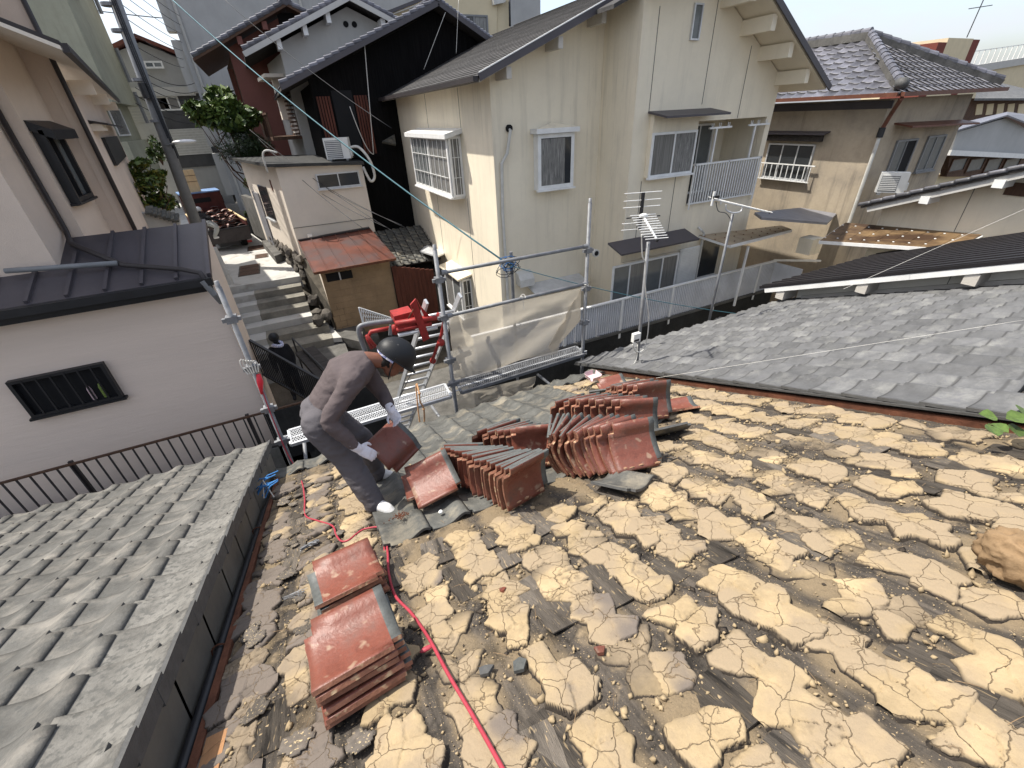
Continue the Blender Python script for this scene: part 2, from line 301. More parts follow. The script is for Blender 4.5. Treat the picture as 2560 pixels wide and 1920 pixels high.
def clay_material():
    m = mat('clay', (.375, .285, .168), .95, .2, 6, .35, 70, rand=.12)
    N, L = m.node_tree.nodes, m.node_tree.links; b = N['Principled BSDF']; base = b.inputs['Base Color'].links[0].from_socket
    g = N.new('ShaderNodeNewGeometry'); tcn = N.new('ShaderNodeTexCoord')
    nz = N.new('ShaderNodeTexNoise'); nz.inputs['Scale'].default_value = 9; nz.inputs['Detail'].default_value = 4; L.new(g.outputs['Position'], nz.inputs['Vector'])
    ad = N.new('ShaderNodeVectorMath'); ad.operation = 'SCALE'; ad.inputs['Scale'].default_value = .11; L.new(nz.outputs['Color'], ad.inputs[0])
    a2 = N.new('ShaderNodeVectorMath'); L.new(g.outputs['Position'], a2.inputs[0]); L.new(ad.outputs[0], a2.inputs[1])
    def vor(sc, wd):
        v = N.new('ShaderNodeTexVoronoi'); v.feature = 'DISTANCE_TO_EDGE'; v.inputs['Scale'].default_value = sc; L.new(a2.outputs[0], v.inputs['Vector'])
        r = N.new('ShaderNodeValToRGB'); r.color_ramp.elements[0].position = 0; r.color_ramp.elements[1].position = wd; L.new(v.outputs[0], r.inputs[0]); return r.outputs[0]
    nb = N.new('ShaderNodeTexNoise'); nb.inputs['Scale'].default_value = 5; L.new(g.outputs['Position'], nb.inputs['Vector'])
    gate = N.new('ShaderNodeValToRGB'); gate.color_ramp.elements[0].position = .30; gate.color_ramp.elements[1].position = .38; L.new(nb.outputs[0], gate.inputs[0])
    big = vor(7.5, .014); fine = vor(26, .045)
    mx = N.new('ShaderNodeMath'); mx.operation = 'MAXIMUM'; L.new(fine, mx.inputs[0]); L.new(gate.outputs[0], mx.inputs[1])
    mu = N.new('ShaderNodeMath'); mu.operation = 'MULTIPLY'; L.new(big, mu.inputs[0]); L.new(mx.outputs[0], mu.inputs[1])
    # smoothed greyish skin and raw yellow clay, dark soil on the underside of each bed
    sk = N.new('ShaderNodeTexNoise'); sk.inputs['Scale'].default_value = 4.2; sk.inputs['Detail'].default_value = 5; L.new(g.outputs['Position'], sk.inputs['Vector'])
    skr = N.new('ShaderNodeValToRGB'); skr.color_ramp.elements[0].position = .42; skr.color_ramp.elements[1].position = .54; L.new(sk.outputs[0], skr.inputs[0])
    def mixc(f, a, c):
        x = N.new('ShaderNodeMix'); x.data_type = 'RGBA'; L.new(f, x.inputs['Factor'])
        (L.new(a, x.inputs['A']) if not isinstance(a, tuple) else setattr(x.inputs['A'], 'default_value', a))
        (L.new(c, x.inputs['B']) if not isinstance(c, tuple) else setattr(x.inputs['B'], 'default_value', c)); return x.outputs['Result']
    at = N.new('ShaderNodeAttribute'); at.attribute_name = 'skin'
    c = mixc(skr.outputs[0], base, (.285, .222, .146, 1))
    c = mixc(at.outputs['Fac'], c, (.15, .125, .105, 1))
    c = mixc(mu.outputs[0], (.19, .135, .08, 1), c)
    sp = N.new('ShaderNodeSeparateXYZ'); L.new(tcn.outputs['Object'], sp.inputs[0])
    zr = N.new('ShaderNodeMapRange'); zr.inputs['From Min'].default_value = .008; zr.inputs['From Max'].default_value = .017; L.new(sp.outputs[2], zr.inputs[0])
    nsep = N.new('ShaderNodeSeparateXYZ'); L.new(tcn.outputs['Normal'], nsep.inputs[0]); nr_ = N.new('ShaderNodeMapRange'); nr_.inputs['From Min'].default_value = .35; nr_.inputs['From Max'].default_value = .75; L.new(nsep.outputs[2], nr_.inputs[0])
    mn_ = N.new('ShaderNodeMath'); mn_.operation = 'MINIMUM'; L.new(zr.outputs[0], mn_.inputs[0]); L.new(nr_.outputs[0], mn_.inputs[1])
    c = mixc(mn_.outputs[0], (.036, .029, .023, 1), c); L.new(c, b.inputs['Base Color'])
    bp = b.inputs['Normal'].links[0].from_node; b2 = N.new('ShaderNodeBump'); b2.inputs['Strength'].default_value = .8; b2.inputs['Distance'].default_value = .006
    L.new(mu.outputs[0], b2.inputs['Height']); L.new(bp.outputs[0], b2.inputs['Normal']); L.new(b2.outputs[0], b.inputs['Normal'])
    return m
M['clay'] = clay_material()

def bark_material():
    m = mat('bark_sheathing', (.092, .079, .065), .95, .35, 2.2, .9, 34, patches=((.022, .019, .016), .52, .62, 5.5), spots=((.21, .165, .11), .60, .72, 11))
    N, L = m.node_tree.nodes, m.node_tree.links; b = N['Principled BSDF']; base = b.inputs['Base Color'].links[0].from_socket
    t = N.new('ShaderNodeTexCoord'); mp = N.new('ShaderNodeMapping'); mp.inputs['Scale'].default_value = (46, 2.2, 1); L.new(t.outputs['Object'], mp.inputs[0])
    n = N.new('ShaderNodeTexNoise'); n.inputs['Scale'].default_value = 1.; n.inputs['Detail'].default_value = 4; L.new(mp.outputs[0], n.inputs['Vector'])
    r = N.new('ShaderNodeValToRGB'); r.color_ramp.elements[0].position = .35; r.color_ramp.elements[1].position = .65
    r.color_ramp.elements[0].color = (.45, .45, .45, 1); r.color_ramp.elements[1].color = (1.25, 1.22, 1.2, 1); L.new(n.outputs[0], r.inputs[0])
    x = N.new('ShaderNodeMix'); x.data_type = 'RGBA'; x.blend_type = 'MULTIPLY'; x.inputs['Factor'].default_value = .8
    L.new(base, x.inputs['A']); L.new(r.outputs[0], x.inputs['B'])
    n2 = N.new('ShaderNodeTexNoise'); n2.inputs['Scale'].default_value = 150; n2.inputs['Detail'].default_value = 2; L.new(t.outputs['Object'], n2.inputs['Vector'])
    r2 = N.new('ShaderNodeValToRGB'); r2.color_ramp.elements[0].position = .66; r2.color_ramp.elements[1].position = .70; L.new(n2.outputs[0], r2.inputs[0])
    y = N.new('ShaderNodeMix'); y.data_type = 'RGBA'; L.new(r2.outputs[0], y.inputs['Factor']); L.new(x.outputs['Result'], y.inputs['A']); y.inputs['B'].default_value = (.36, .27, .16, 1)
    at = N.new('ShaderNodeAttribute'); at.attribute_name = 'dust'; w = N.new('ShaderNodeMix'); w.data_type = 'RGBA'; L.new(at.outputs['Fac'], w.inputs['Factor']); L.new(y.outputs['Result'], w.inputs['A']); w.inputs['B'].default_value = (.215, .163, .10, 1)
    L.new(w.outputs['Result'], b.inputs['Base Color'])
    return m
M['bark_sheathing'] = bark_material()

stripped = thing('tiled_house', 'house in front whose stripped roof shows rows of cracked yellow clay on dark sheathing', 'house', (1.3, 1.5, -7))
def roof_patch(xa, xb, ya, yb, step, f, m, name, parent):
    nx = int((xb-xa)/step)+1; ny = int((yb-ya)/CA/step)+1
    X, S = np.meshgrid(np.linspace(xa, xb, nx), np.linspace(ya/CA, yb/CA, ny)); H = f(X, S)
    V = np.stack([X, S*CA+H*SA, -1.5-S*SA+H*CA], -1).reshape(-1, 3)
    i = np.arange(nx*ny).reshape(ny, nx); F = np.stack([i[:-1, :-1], i[:-1, 1:], i[1:, 1:], i[1:, :-1]], -1).reshape(-1, 4)
    me = npmesh(name, V, F, m); col = (X-X0-XO)/PITCHW; fr = col-np.floor(col)-.5; a = me.attributes.new('dust', 'FLOAT', 'POINT')
    dst = sstep(.40, .72, np.exp(-(np.abs(fr)/.46)**3)*.42+.80*fbm(X*5, S*5, 21)-.19+.12*(fbm(X*22, S*22, 23)-.5))*.85
    a.data.foreach_set('value', np.clip(dst, 0, 1).reshape(-1).astype(np.float32)); return link(name, me, parent)
XO = -.047
def sheath_h(X, S):
    col = (X-X0-XO)/PITCHW; fr = col-np.floor(col)-.5
    ridge = .010*np.exp(-(fr/.26)**2)*(.55+.9*fbm(X*3, S*3, 5))
    board = .004*((S*7+.6*fbm(X*4, S*.5, 2)) % 1)
    return ridge+board+.010*(fbm(X*7, S*7, 3)-.5)+.006*(fbm(X*30, S*30, 4)-.5)+.012*(fbm(X*1.6, S*1.6, 8)-.5)
roof_patch(X0, X1+.02, Y0, Y1, .014, sheath_h, M['bark_sheathing'], 'sheathing', stripped)

SKIPX = lambda x, Y: Y > 1.78 and -.05 < x < 2.5 and Y > (1.78 if x < .9 else 1.78+.12*(x-.9)) or Y > 4.05
ENDS = []
def clay_bed(xc, Yc, hw, hl, step, seed, grey):
    """a bed of dried clay broken into flat angular plates; outer plates have partly fallen off"""
    nx = max(12, int(2.8*hw/step)); ny = max(14, int(2.8*hl/step))
    X, S = np.meshgrid(np.linspace(-1.4*hw, 1.4*hw, nx), np.linspace(-1.4*hl, 1.4*hl, ny))
    gx, gs = max(2, round(hw/.058)), max(2, round(hl/.062)); px, ps = [], []
    for a in range(-1, gx+1):
        for b in range(-1, gs+1): px.append(-hw+2*hw*(a+.5+rng.uniform(-.30, .30))/gx); ps.append(-hl+2*hl*(b+.5+rng.uniform(-.45, .45))/gs)
    px, ps = np.array(px), np.array(ps); k = len(px)
    inn = ((np.abs(px)/hw)**4+(np.abs(ps)/hl)**4)**.25+rng.uniform(-.12, .12, k); on = inn < .98
    jx = X+.022*(fbm(X*20, S*20, seed+6)-.5)+.010*(fbm(X*55, S*55, seed+16)-.5); js = S+.022*(fbm(X*20, S*20, seed+7)-.5)+.010*(fbm(X*55, S*55, seed+17)-.5)
    D = np.sqrt((jx[..., None]-px)**2+(js[..., None]-ps)**2); cell = D.argmin(-1)
    don = np.where(on, D, 9).min(-1); dof = np.where(on, 9, D).min(-1); sd = dof-don      # > 0 on the bed, ~ twice the distance from its broken rim
    o = np.sort(D, -1); edge = o[..., 1]-o[..., 0]
    wx = X/hw; ws = S/hl; Ht = random.uniform(.018, .031)
    grp = rng.integers(0, max(2, k//4), k)                            # neighbouring plates often still hold together
    off = rng.uniform(-.007, .004, grp.max()+1)[grp]+rng.uniform(-.003, .002, k); tx = rng.uniform(-.05, .05, k); ts = rng.uniform(-.05, .05, k)
    low = rng.random(k) < .09
    body = sstep(-.007, .011, sd); crumb = fbm(X*48, S*48, seed+3)
    top = Ht*(.90+.22*fbm(X*5, S*5, seed+2)-.10*wx**2-.12*ws)+off[cell]+(jx-px[cell])*tx[cell]+(js-ps[cell])*ts[cell]
    top = np.where(low[cell], top*.55+.012*crumb, top)-.007*sstep(.005, .001, edge)
    soft = sstep(.035, .0, sd)*(ws > .2)                              # crumbly lower end
    H = body*(top*(1-.45*soft*crumb*1.4)+.0022*(fbm(X*80, S*80, seed+1)-.5))-.022*sstep(.0, -.02, sd)
    keep = sd > -.026
    i = np.arange(nx*ny).reshape(ny, nx); F = np.stack([i[:-1, :-1], i[:-1, 1:], i[1:, 1:], i[1:, :-1]], -1).reshape(-1, 4)
    F = F[keep.reshape(-1)[F].all(1)]
    if len(F) < 20: return None
    u, inv = np.unique(F, return_inverse=True); V = np.stack([X, S, np.maximum(H, -.02)], -1).reshape(-1, 3)[u]
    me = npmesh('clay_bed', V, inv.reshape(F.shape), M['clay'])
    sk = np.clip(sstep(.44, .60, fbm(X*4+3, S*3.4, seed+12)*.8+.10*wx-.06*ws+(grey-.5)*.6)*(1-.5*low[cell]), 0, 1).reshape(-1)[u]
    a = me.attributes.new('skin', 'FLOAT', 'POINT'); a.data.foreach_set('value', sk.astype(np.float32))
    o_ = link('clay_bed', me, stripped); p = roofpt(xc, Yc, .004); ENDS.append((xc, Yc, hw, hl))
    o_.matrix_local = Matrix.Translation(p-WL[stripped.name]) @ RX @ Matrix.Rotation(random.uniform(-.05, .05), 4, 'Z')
    return o_
nb = 0
for c in range(15):
    xc0 = X0+XO+PITCHW*(c+.5); s = Y0-random.random()*.2
    while s < Y1-.1:
        ln = random.choice((.26, .28, .34, .42, .50, .56)); Yc = s+ln/2*CA; s += ln*CA+random.uniform(-.05, .03)
        xc = xc0+random.uniform(-.022, .022)
        if SKIPX(xc, Yc): continue
        far = math.hypot(xc, Yc)
        if xc > X0+.08:
            g = .98 if xc < -.5 else .78 if xc < -.2 else .40 if (xc < .9 and Yc < 1.) else .30 if Yc > 2.6 else .18
            clay_bed(xc, Yc, random.uniform(.086, .108), ln/2*random.uniform(.95, 1.04), .0052 if far < 1.7 else .0066 if far < 2.6 else .009, c*31+nb, g); nb += 1

def chips(n, fpos, size, name, m, flat=1., parent=stripped):
    base = np.array([(1, 0, 0), (-1, 0, 0), (0, 1, 0), (0, -1, 0), (0, 0, 1), (0, 0, -1)], float)
    fc = np.array([(4, 0, 2), (4, 2, 1), (4, 1, 3), (4, 3, 0), (5, 2, 0), (5, 1, 2), (5, 3, 1), (5, 0, 3)])
    V = np.zeros((n, 6, 3)); P = fpos(n)
    sz = size(n)
    for i in range(n):
        b = base*(1+.5*(rng.random((6, 1))-.5)); b = b*np.array([1, rng.uniform(.5, 1), flat*rng.uniform(.5, 1)]); q, _ = np.linalg.qr(rng.normal(size=(3, 3)))
        if flat < .5: a = rng.uniform(0, 6.3); q = np.array([(math.cos(a), -math.sin(a), 0), (math.sin(a), math.cos(a), rng.uniform(-.3, .3)), (0, 0, 1)])
        V[i] = (b @ q.T)*sz[i]
    Vr = V.reshape(-1, 3) @ np.array(RX.to_3x3()).T + np.repeat(P, 6, 0)
    F = (fc[None]+(np.arange(n)*6)[:, None, None]).reshape(-1, 3)
    return link(name, npmesh(name, Vr, F, m, False), parent, kind='stuff')
def roofpos(n, edge=True):
    x = rng.uniform(X0+.03, X1, n); Y = rng.uniform(Y0, Y1-.1, n)**1
    if edge:
        c = np.floor((x-X0)/PITCHW); sgn = np.where(rng.random(n) < .5, -1, 1); x = np.where(rng.random(n) < .7, X0+XO+PITCHW*(c+.5)+sgn*rng.normal(.11, .035, n), x)
    h = sheath_h(x, Y/CA)+.004
    return np.stack([x, Y+h*SA, -1.5-TR*Y+h*CA], -1)
chips(9000, roofpos, lambda n: np.clip(rng.lognormal(-5.75, .85, n), .0012, .026), 'clay_crumbs', M['clay_crumb'] if 'clay_crumb' in M else M.setdefault('clay_crumb', mat('clay_crumb', (.36, .275, .165), .95, .25, 9, .1, 60)), .8)
def endpos(n):
    k = rng.integers(0, len(ENDS), n); E_ = np.array(ENDS)[k]; t = rng.random(n) < .6
    x = E_[:, 0]+np.where(t, rng.uniform(-1, 1, n)*E_[:, 2], np.sign(rng.normal(size=n))*E_[:, 2]*rng.normal(1.05, .1, n)); Y = E_[:, 1]+np.where(t, E_[:, 3]*CA*rng.normal(-.98, .10, n), rng.uniform(-1, 1, n)*E_[:, 3]*CA)
    h = sheath_h(x, Y/CA)+.008; ok = (x > X0+.02) & (x < X1-.02); x = np.where(ok, x, X0+.3); return np.stack([x, Y+h*SA, -1.5-TR*Y+h*CA], -1)
chips(5200, endpos, lambda n: np.clip(rng.lognormal(-5.0, .55, n), .003, .022), 'clay_rubble', M['clay_crumb'], .75)
chips(900, lambda n: roofpos(n, False), lambda n: np.clip(rng.lognormal(-4.6, .5, n), .004, .035), 'bark_flakes', M['bark'], .12)
fl = lambda n: (lambda p: p)(roofpos(n, False))
st = MB()
for i in range(900):
    x = random.uniform(X0, X1); Y = random.uniform(Y0, Y1-.2); p = roofpt(x, Y, .012+.02*random.random()); a = random.uniform(0, 6.3); l = random.uniform(.01, .04)
    d = Vector((math.cos(a)*l, math.sin(a)*l*CA, -math.sin(a)*l*SA)); st.tube([p-d, p+Vector((0, 0, random.uniform(0, .008))), p+d], .0009, 3, False)
st.build('straw', M['bag'], stripped, kind='stuff')
# worn bark shingles showing in the troughs
M['bark_shingle'] = mat('bark_shingle', (.125, .108, .09), .95, .35, 6, .6, 30, spec=.08, rand=.4, stretch=(7, .8, 1), patches=((.03, .027, .024), .5, .65, 3), spots=((.26, .2, .125), .62, .7, 20))
for k in range(110):
    c = random.randrange(0, 15); x = X0+XO+PITCHW*(c+1)+random.uniform(-.03, .03); Y = random.uniform(-.5, 3.8)
    if x > X1-.08 or x < X0+.1 or SKIPX(x, Y): continue
    w, l = random.uniform(.05, .085), random.uniform(.07, .17); mb = MB(); n_ = 5
    edge_ = [(-w+random.uniform(-.008, .008), -l+2*l*i/n_) for i in range(n_+1)]+[(w+random.uniform(-.01, .01), l-2*l*i/n_) for i in range(n_+1)]
    mb.slab([Vector((a, b, 0)) for a, b in edge_], (0, 0, .006)); o = link('bark_shingle', mb.mesh('bark_shingle', M['bark_shingle']), stripped)
    o.matrix_local = Matrix.Translation(roofpt(x, Y, random.uniform(.004, .012))-WL[stripped.name]) @ RX @ Matrix.Rotation(random.uniform(-.12, .12), 4, 'Z') @ Matrix.Rotation(random.uniform(-.06, .05), 4, 'X') @ Matrix.Rotation(random.uniform(-.08, .08), 4, 'Y')
# torn grey crust curling up along the left verge
crust_me = []
for k in range(6):
    n = 10; X, S = np.meshgrid(np.linspace(-.5, .5, n), np.linspace(-.5, .5, n)); rad = np.sqrt(X**2+S**2)*2
    out = rad+.7*(fbm(X*3, S*3, k*7)-.5); H = .05*(fbm(X*2.5, S*2.5, k+40)-.3)+.10*np.maximum(X, 0)**2*random.choice((0, 1, 1.5))
    keep = out < .95; i = np.arange(n*n).reshape(n, n); F = np.stack([i[:-1, :-1], i[:-1, 1:], i[1:, 1:], i[1:, :-1]], -1).reshape(-1, 4); F = F[keep.reshape(-1)[F].all(1)]
    me = npmesh('crust', np.stack([X, S, H], -1).reshape(-1, 3), F, None); mdl = me; crust_me.append(me)
M['crust'] = mat('crust', (.145, .125, .105), .95, .3, 5, .5, 60, rand=.25, spots=((.5, .39, .23), .6, .7, 12))
for me in crust_me: me.materials.append(M['crust'])
for k in range(46):
    x = X0+.06+abs(random.gauss(0, .28)); Y = random.uniform(-.6, 3.6); sc = random.uniform(.05, .12)
    o = link('crust', random.choice(crust_me), stripped); md = o.modifiers.new('thick', 'SOLIDIFY'); md.thickness = .06; md.offset = 1
    o.matrix_local = Matrix.Translation(roofpt(x, Y, .028)-WL[stripped.name]) @ RX @ Matrix.Rotation(random.uniform(0, 6.3), 4, 'Z') @ Matrix.Diagonal((sc, sc*random.uniform(.7, 1.5), sc, 1))
# boards and walls that carry the roof
def rbox(mb, xa, xb, ya, yb, ha, hb):
    P = [roofpt(x, y, h) for h in (ha, hb) for x, y in ((xa, ya), (xb, ya), (xb, yb), (xa, yb))]
    return mb.add(P, [(3,2,1,0),(4,5,6,7),(0,1,5,4),(1,2,6,5),(2,3,7,6),(3,0,4,7)])
rbox(MB(), X0-.035, X0-.003, Y0, 4.40, -.16, .025).build('verge_board', M['rust'], stripped)
rbox(MB(), X0+.004, X0+.075, Y0, 1.15, .004, .022).build('verge_batten', mat('orange_board', (.36, .19, .09), .8, .2, 3, .3, 20, stretch=(6, .8, 1)), stripped)
rbox(MB(), X1+.022, X1+.055, Y0, 4.40, -.16, .05).build('verge_board', M['rust'], stripped)
MB().box(X0-.03, X1+.05, -1.1, 3.95, -7, -5.2).box(X0-.03, X1+.05, 3.9, 3.95, -5.2, -3.22).build('wall', M['old_concrete'], stripped)
ew = MB(); rbox(ew, X0-.03, X1+.05, 4.40, 4.43, -.16, -.01); ew.build('eave_board', M['old_wood'], stripped)

# ---------------------------------------------------------------- pantiles
def kawara(prof, w=.305, l=.305, t=.017, nl=4, notch=True, nw=16, flap=0.):
    px, pz = np.array(prof).T; xs = np.linspace(px[0], px[-1], nw*4); zs = np.interp(xs, px, pz); ker = np.ones(7)/7
    zs = np.convolve(np.pad(zs, 3, 'edge'), ker, 'valid'); xg = np.linspace(px[0], px[-1], nw); zg = np.interp(xg, xs, zs)
    yg = np.linspace(-l/2, l/2, nl+2); yg[1] = -l/2+.035; yg[-2] = l/2-.035; yg.sort()
    dz = np.gradient(zg, xg); nrm = np.stack([-dz, np.ones_like(dz)], -1); nrm /= np.linalg.norm(nrm, axis=1)[:, None]
    ny = len(yg); cell = np.ones((ny-1, nw-1), bool)
    if notch: cell[0, :2] = False; cell[-1, -3:] = False
    V = []; idx = {}
    def vid(j, i, s):
        k = (j, i, s)
        if k not in idx: idx[k] = len(V); V.append((xg[i]-nrm[i, 0]*t*s, yg[j], zg[i]-nrm[i, 1]*t*s))
        return idx[k]
    F = []; mi = []
    for j in range(ny-1):
        for i in range(nw-1):
            if not cell[j, i]: continue
            q = [(j, i), (j, i+1), (j+1, i+1), (j+1, i)]
            F.append([vid(*p, 0) for p in q]); mi.append(0); F.append([vid(*p, 1) for p in reversed(q)]); mi.append(0)
            for (a, b, dj, di) in ((q[0], q[1], -1, 0), (q[1], q[2], 0, 1), (q[2], q[3], 1, 0), (q[3], q[0], 0, -1)):
                jj, ii = j+dj, i+di
                if not (0 <= jj < ny-1 and 0 <= ii < nw-1 and cell[jj, ii]): F.append([vid(*b, 0), vid(*a, 0), vid(*a, 1), vid(*b, 1)]); mi.append(1)
    V = np.array(V)
    if flap:
        b = len(V); x = px[-1]; z = zg[-1]; x2 = x+.018
        q = np.array([(x, -l/2, z-flap), (x2, -l/2, z-flap), (x2, l/2, z-flap), (x, l/2, z-flap), (x, -l/2, z+.004), (x2, -l/2, z+.004), (x2, l/2, z+.004), (x, l/2, z+.004)])
        V = np.vstack([V, q]); F += [[b+i for i in f] for f in ((3,2,1,0),(4,5,6,7),(0,1,5,4),(1,2,6,5),(2,3,7,6),(3,0,4,7))]; mi += [1]*6
    return V, F, mi
def tile_mesh(name, ka, ma, mb_, swap=1):
    V, F, mi = ka; me = bpy.data.meshes.new(name); me.from_pydata([tuple(v) for v in V], [], F); me.materials.append(ma); me.materials.append(mb_)
    me.polygons.foreach_set('material_index', [m*swap for m in mi]); me.polygons.foreach_set('use_smooth', [m == 0 for m in mi]); me.update(); return me
SAN = [(-.1525, .010), (-.13, .004), (-.08, -.010), (-.03, -.015), (.02, -.008), (.06, .012), (.09, .026), (.115, .029), (.138, .022), (.1525, .004)]
SANL = [(-.1525, -.002), (-.12, -.007), (-.05, -.010), (.01, -.007), (.05, .002), (.085, .016), (.115, .030), (.138, .035), (.150, .030), (.1525, .008)]
LOOSE = [(-.15, .008), (-.12, -.002), (-.06, -.013), (0, -.014), (.05, -.006), (.08, .006), (.092, .020), (.10, .034), (.112, .040), (.15, .042)]
TILT = Matrix.Rotation(R(3.6), 4, 'X')
def tile_at(me, x, Y, h, parent, name='roof_tile', up=.03, jit=.004):
    o = link(name, me, parent)
    o.matrix_local = Matrix.Translation(roofpt(x+random.uniform(-jit, jit), Y+random.uniform(-jit, jit), up, h)-WL[parent.name]) @ RX @ TILT @ Matrix.Rotation(random.gauss(0, .006), 4, 'Z')
    return o
grey_me = tile_mesh('old_roof_tile', kawara(SAN), M['old_grey_tile'], M['tile_edge'])
EXP = .237*CA
# last courses of grey tiles still laid at the eave
for r in range(12):
    Y = 4.40-.12-r*EXP
    for c in range(15):
        x = X0+XO+PITCHW*(c+.5)
        if x < X0: continue
        if r == 0 or (-.02 < x < 2.5 and Y > (2.0 if x < .9 else 2.0+.12*(x-.9))): tile_at(grey_me, x, Y, 1.5, stripped, up=.035, jit=.01)

# ---------------------------------------------------------------- loose red tiles
def loose_mesh(sd=1):
    V, F, mi = kawara(LOOSE, nl=4); G = 1.10; V = V*np.array([G, G, 1.05]); me = bpy.data.meshes.new('red_tile'); me.from_pydata([tuple(v) for v in V], [], F)
    for k in ('red_tile', 'tile_rim', 'tile_glaze'): me.materials.append(M[k])
    ix = []
    for f, m in zip(F, mi):
        c = V[f].mean(0); ix.append(2 if (m == 1 and (c[0] > .149*G or c[1]*sd < -.151*G)) or (m == 0 and c[1]*sd < (-.143 if sd > 0 else -.11)) else m)
    me.polygons.foreach_set('material_index', ix); me.polygons.foreach_set('use_smooth', [m == 0 for m in mi]); me.update(); return me
M['tile_rim'] = mat('tile_rim', (.26, .12, .075), .8, .35, 14, .3, 60, rand=.25, spots=((.45, .33, .2), .58, .7, 22))
red_me = loose_mesh()
red_me_l = loose_mesh(-1)
ORD = ['', 'second', 'third', 'fourth', 'fifth', 'sixth', 'seventh', 'eighth', 'ninth', 'tenth', 'eleventh', 'twelfth', 'thirteenth', 'fourteenth', 'fifteenth', 'sixteenth', 'seventeenth']
# clay still stuck along one long edge
def stuck_clay(seed):
    random.seed(seed); mb = MB()
    for k in range(7): mb.ball((-.15+random.uniform(-.004, .012), random.uniform(-.13, .13), random.uniform(-.012, .006)), random.uniform(.006, .014), random.uniform(.012, .03), random.uniform(.005, .011), 6, 4)
    return mb.mesh('clay_lump', M['clay_lump'])
M['clay_lump'] = mat('clay_lump', (.34, .20, .12), .95, .35, 20, .4, 60)
lumps = [stuck_clay(i) for i in range(5)]
random.seed(11)
def red(mw, label, group=None, name='red_roof_tile', lump=True):
    o = link(name, red_me, None, label, 'roof tile', group); o.matrix_world = mw
    if lump: c = bpy.data.objects.new('clay_lump', random.choice(lumps)); COL.objects.link(c); c.parent = o; c['kind'] = 'stuff'
    return o
def frame(o, xa, ya):
    xa = Vector(xa).normalized(); ya = Vector(ya); ya = (ya-xa*ya.dot(xa)).normalized(); z = xa.cross(ya)
    return Matrix(((xa.x, ya.x, z.x, o.x), (xa.y, ya.y, z.y, o.y), (xa.z, ya.z, z.z, o.z), (0, 0, 0, 1)))
def edge_stack(front, back, n, yaw0, yaw1, lean0, lean1, first, rest, group, h0=.17, dz=0.):
    """Tiles on their long edge, leaning one on the next; yaw = bearing of the long side, lean = degrees off upright."""
    for i in range(n):
        t = i/max(1, n-1); p = front.lerp(back, t); yaw = R(yaw0+(yaw1-yaw0)*t+random.gauss(0, 1.8)); le = R(lean0+(lean1-lean0)*t+random.gauss(0, 1.6))
        along = Vector((math.cos(yaw), math.sin(yaw), 0)); nrm = Vector((along.y, -along.x, 0))
        sl = -TR*along.y*.8; along = Vector((along.x, along.y, sl)).normalized()
        up = Vector((0, 0, 1))*math.cos(le)-nrm*math.sin(le)
        # local x runs up the tile (flange on top), local z faces the photographer
        y = -along
        red(frame(p+up*(.163+random.gauss(0, .007))+along*random.gauss(0, .012), up, y), first if i == 0 else '%s red tile from the front in %s' % (ORD[i], rest), group)
def rp(x, y, up=.05): r = ray(x, y); h = 1.5-up/CA; return r*(-h/(r.z+TR*r.y))
BIG = 'red tiles leaning in the row nearest the worker'
edge_stack(rp(1325, 1248), rp(1160, 1190), 16, 10, -28, 8, 3, 'stained front tile of the big leaning row, just right of the working man', 'the big leaning row right of the man', BIG)
edge_stack(rp(1340, 1172), rp(1235, 1140), 9, -16, 4, 26, 10, 'shiny unstained front tile of the short row directly behind the big leaning row', 'the short row behind the big leaning row', 'red tiles of the short row behind')
edge_stack(rp(1605, 1172), rp(1405, 1150), 15, -14, 46, 50, 24, 'mortar-smeared front tile of the right-hand leaning row', 'the right-hand leaning row', 'red tiles of the right-hand row')
edge_stack(rp(1598, 1096), rp(1430, 1072), 10, -22, -2, 36, 16, 'front tile of the row behind the mortar-smeared one', 'the row second from the aerial mast', 'red tiles second from the mast')
edge_stack(rp(1636, 1052), rp(1545, 1034), 8, -18, -6, 34, 14, 'front tile of the row closest to the aerial mast', 'the row closest to the aerial mast', 'red tiles closest to the mast')
def lay(x, y, up, yaw, tx, ty, label, group=None, roll=0):
    p = rp(x, y, up); m = Matrix.Translation(p) @ RX @ Matrix.Rotation(R(yaw), 4, 'Z') @ Matrix.Rotation(R(tx), 4, 'X') @ Matrix.Rotation(R(ty), 4, 'Y')
    return red(m, label, group, lump=False)
lay(1693, 1015, .05, 60, 0, 6, 'single bright red tile lying by itself beyond the stacks')
lay(1535, 962, .12, 75, 0, -12, 'red tile lying flat at the foot of the aerial mast')
red(frame(Vector((.436, 2.33, -2.20)), (.0, .31, .068), (-.298, .004, -.069)), 'red tile propped on another in the light, right under the tile in hand', lump=False)
red(frame(Vector((.405, 2.44, -2.275)), (.03, .31, -.03), (-.298, .03, -.02)), 'lower red tile in shadow under the propped one by the worker', lump=False)
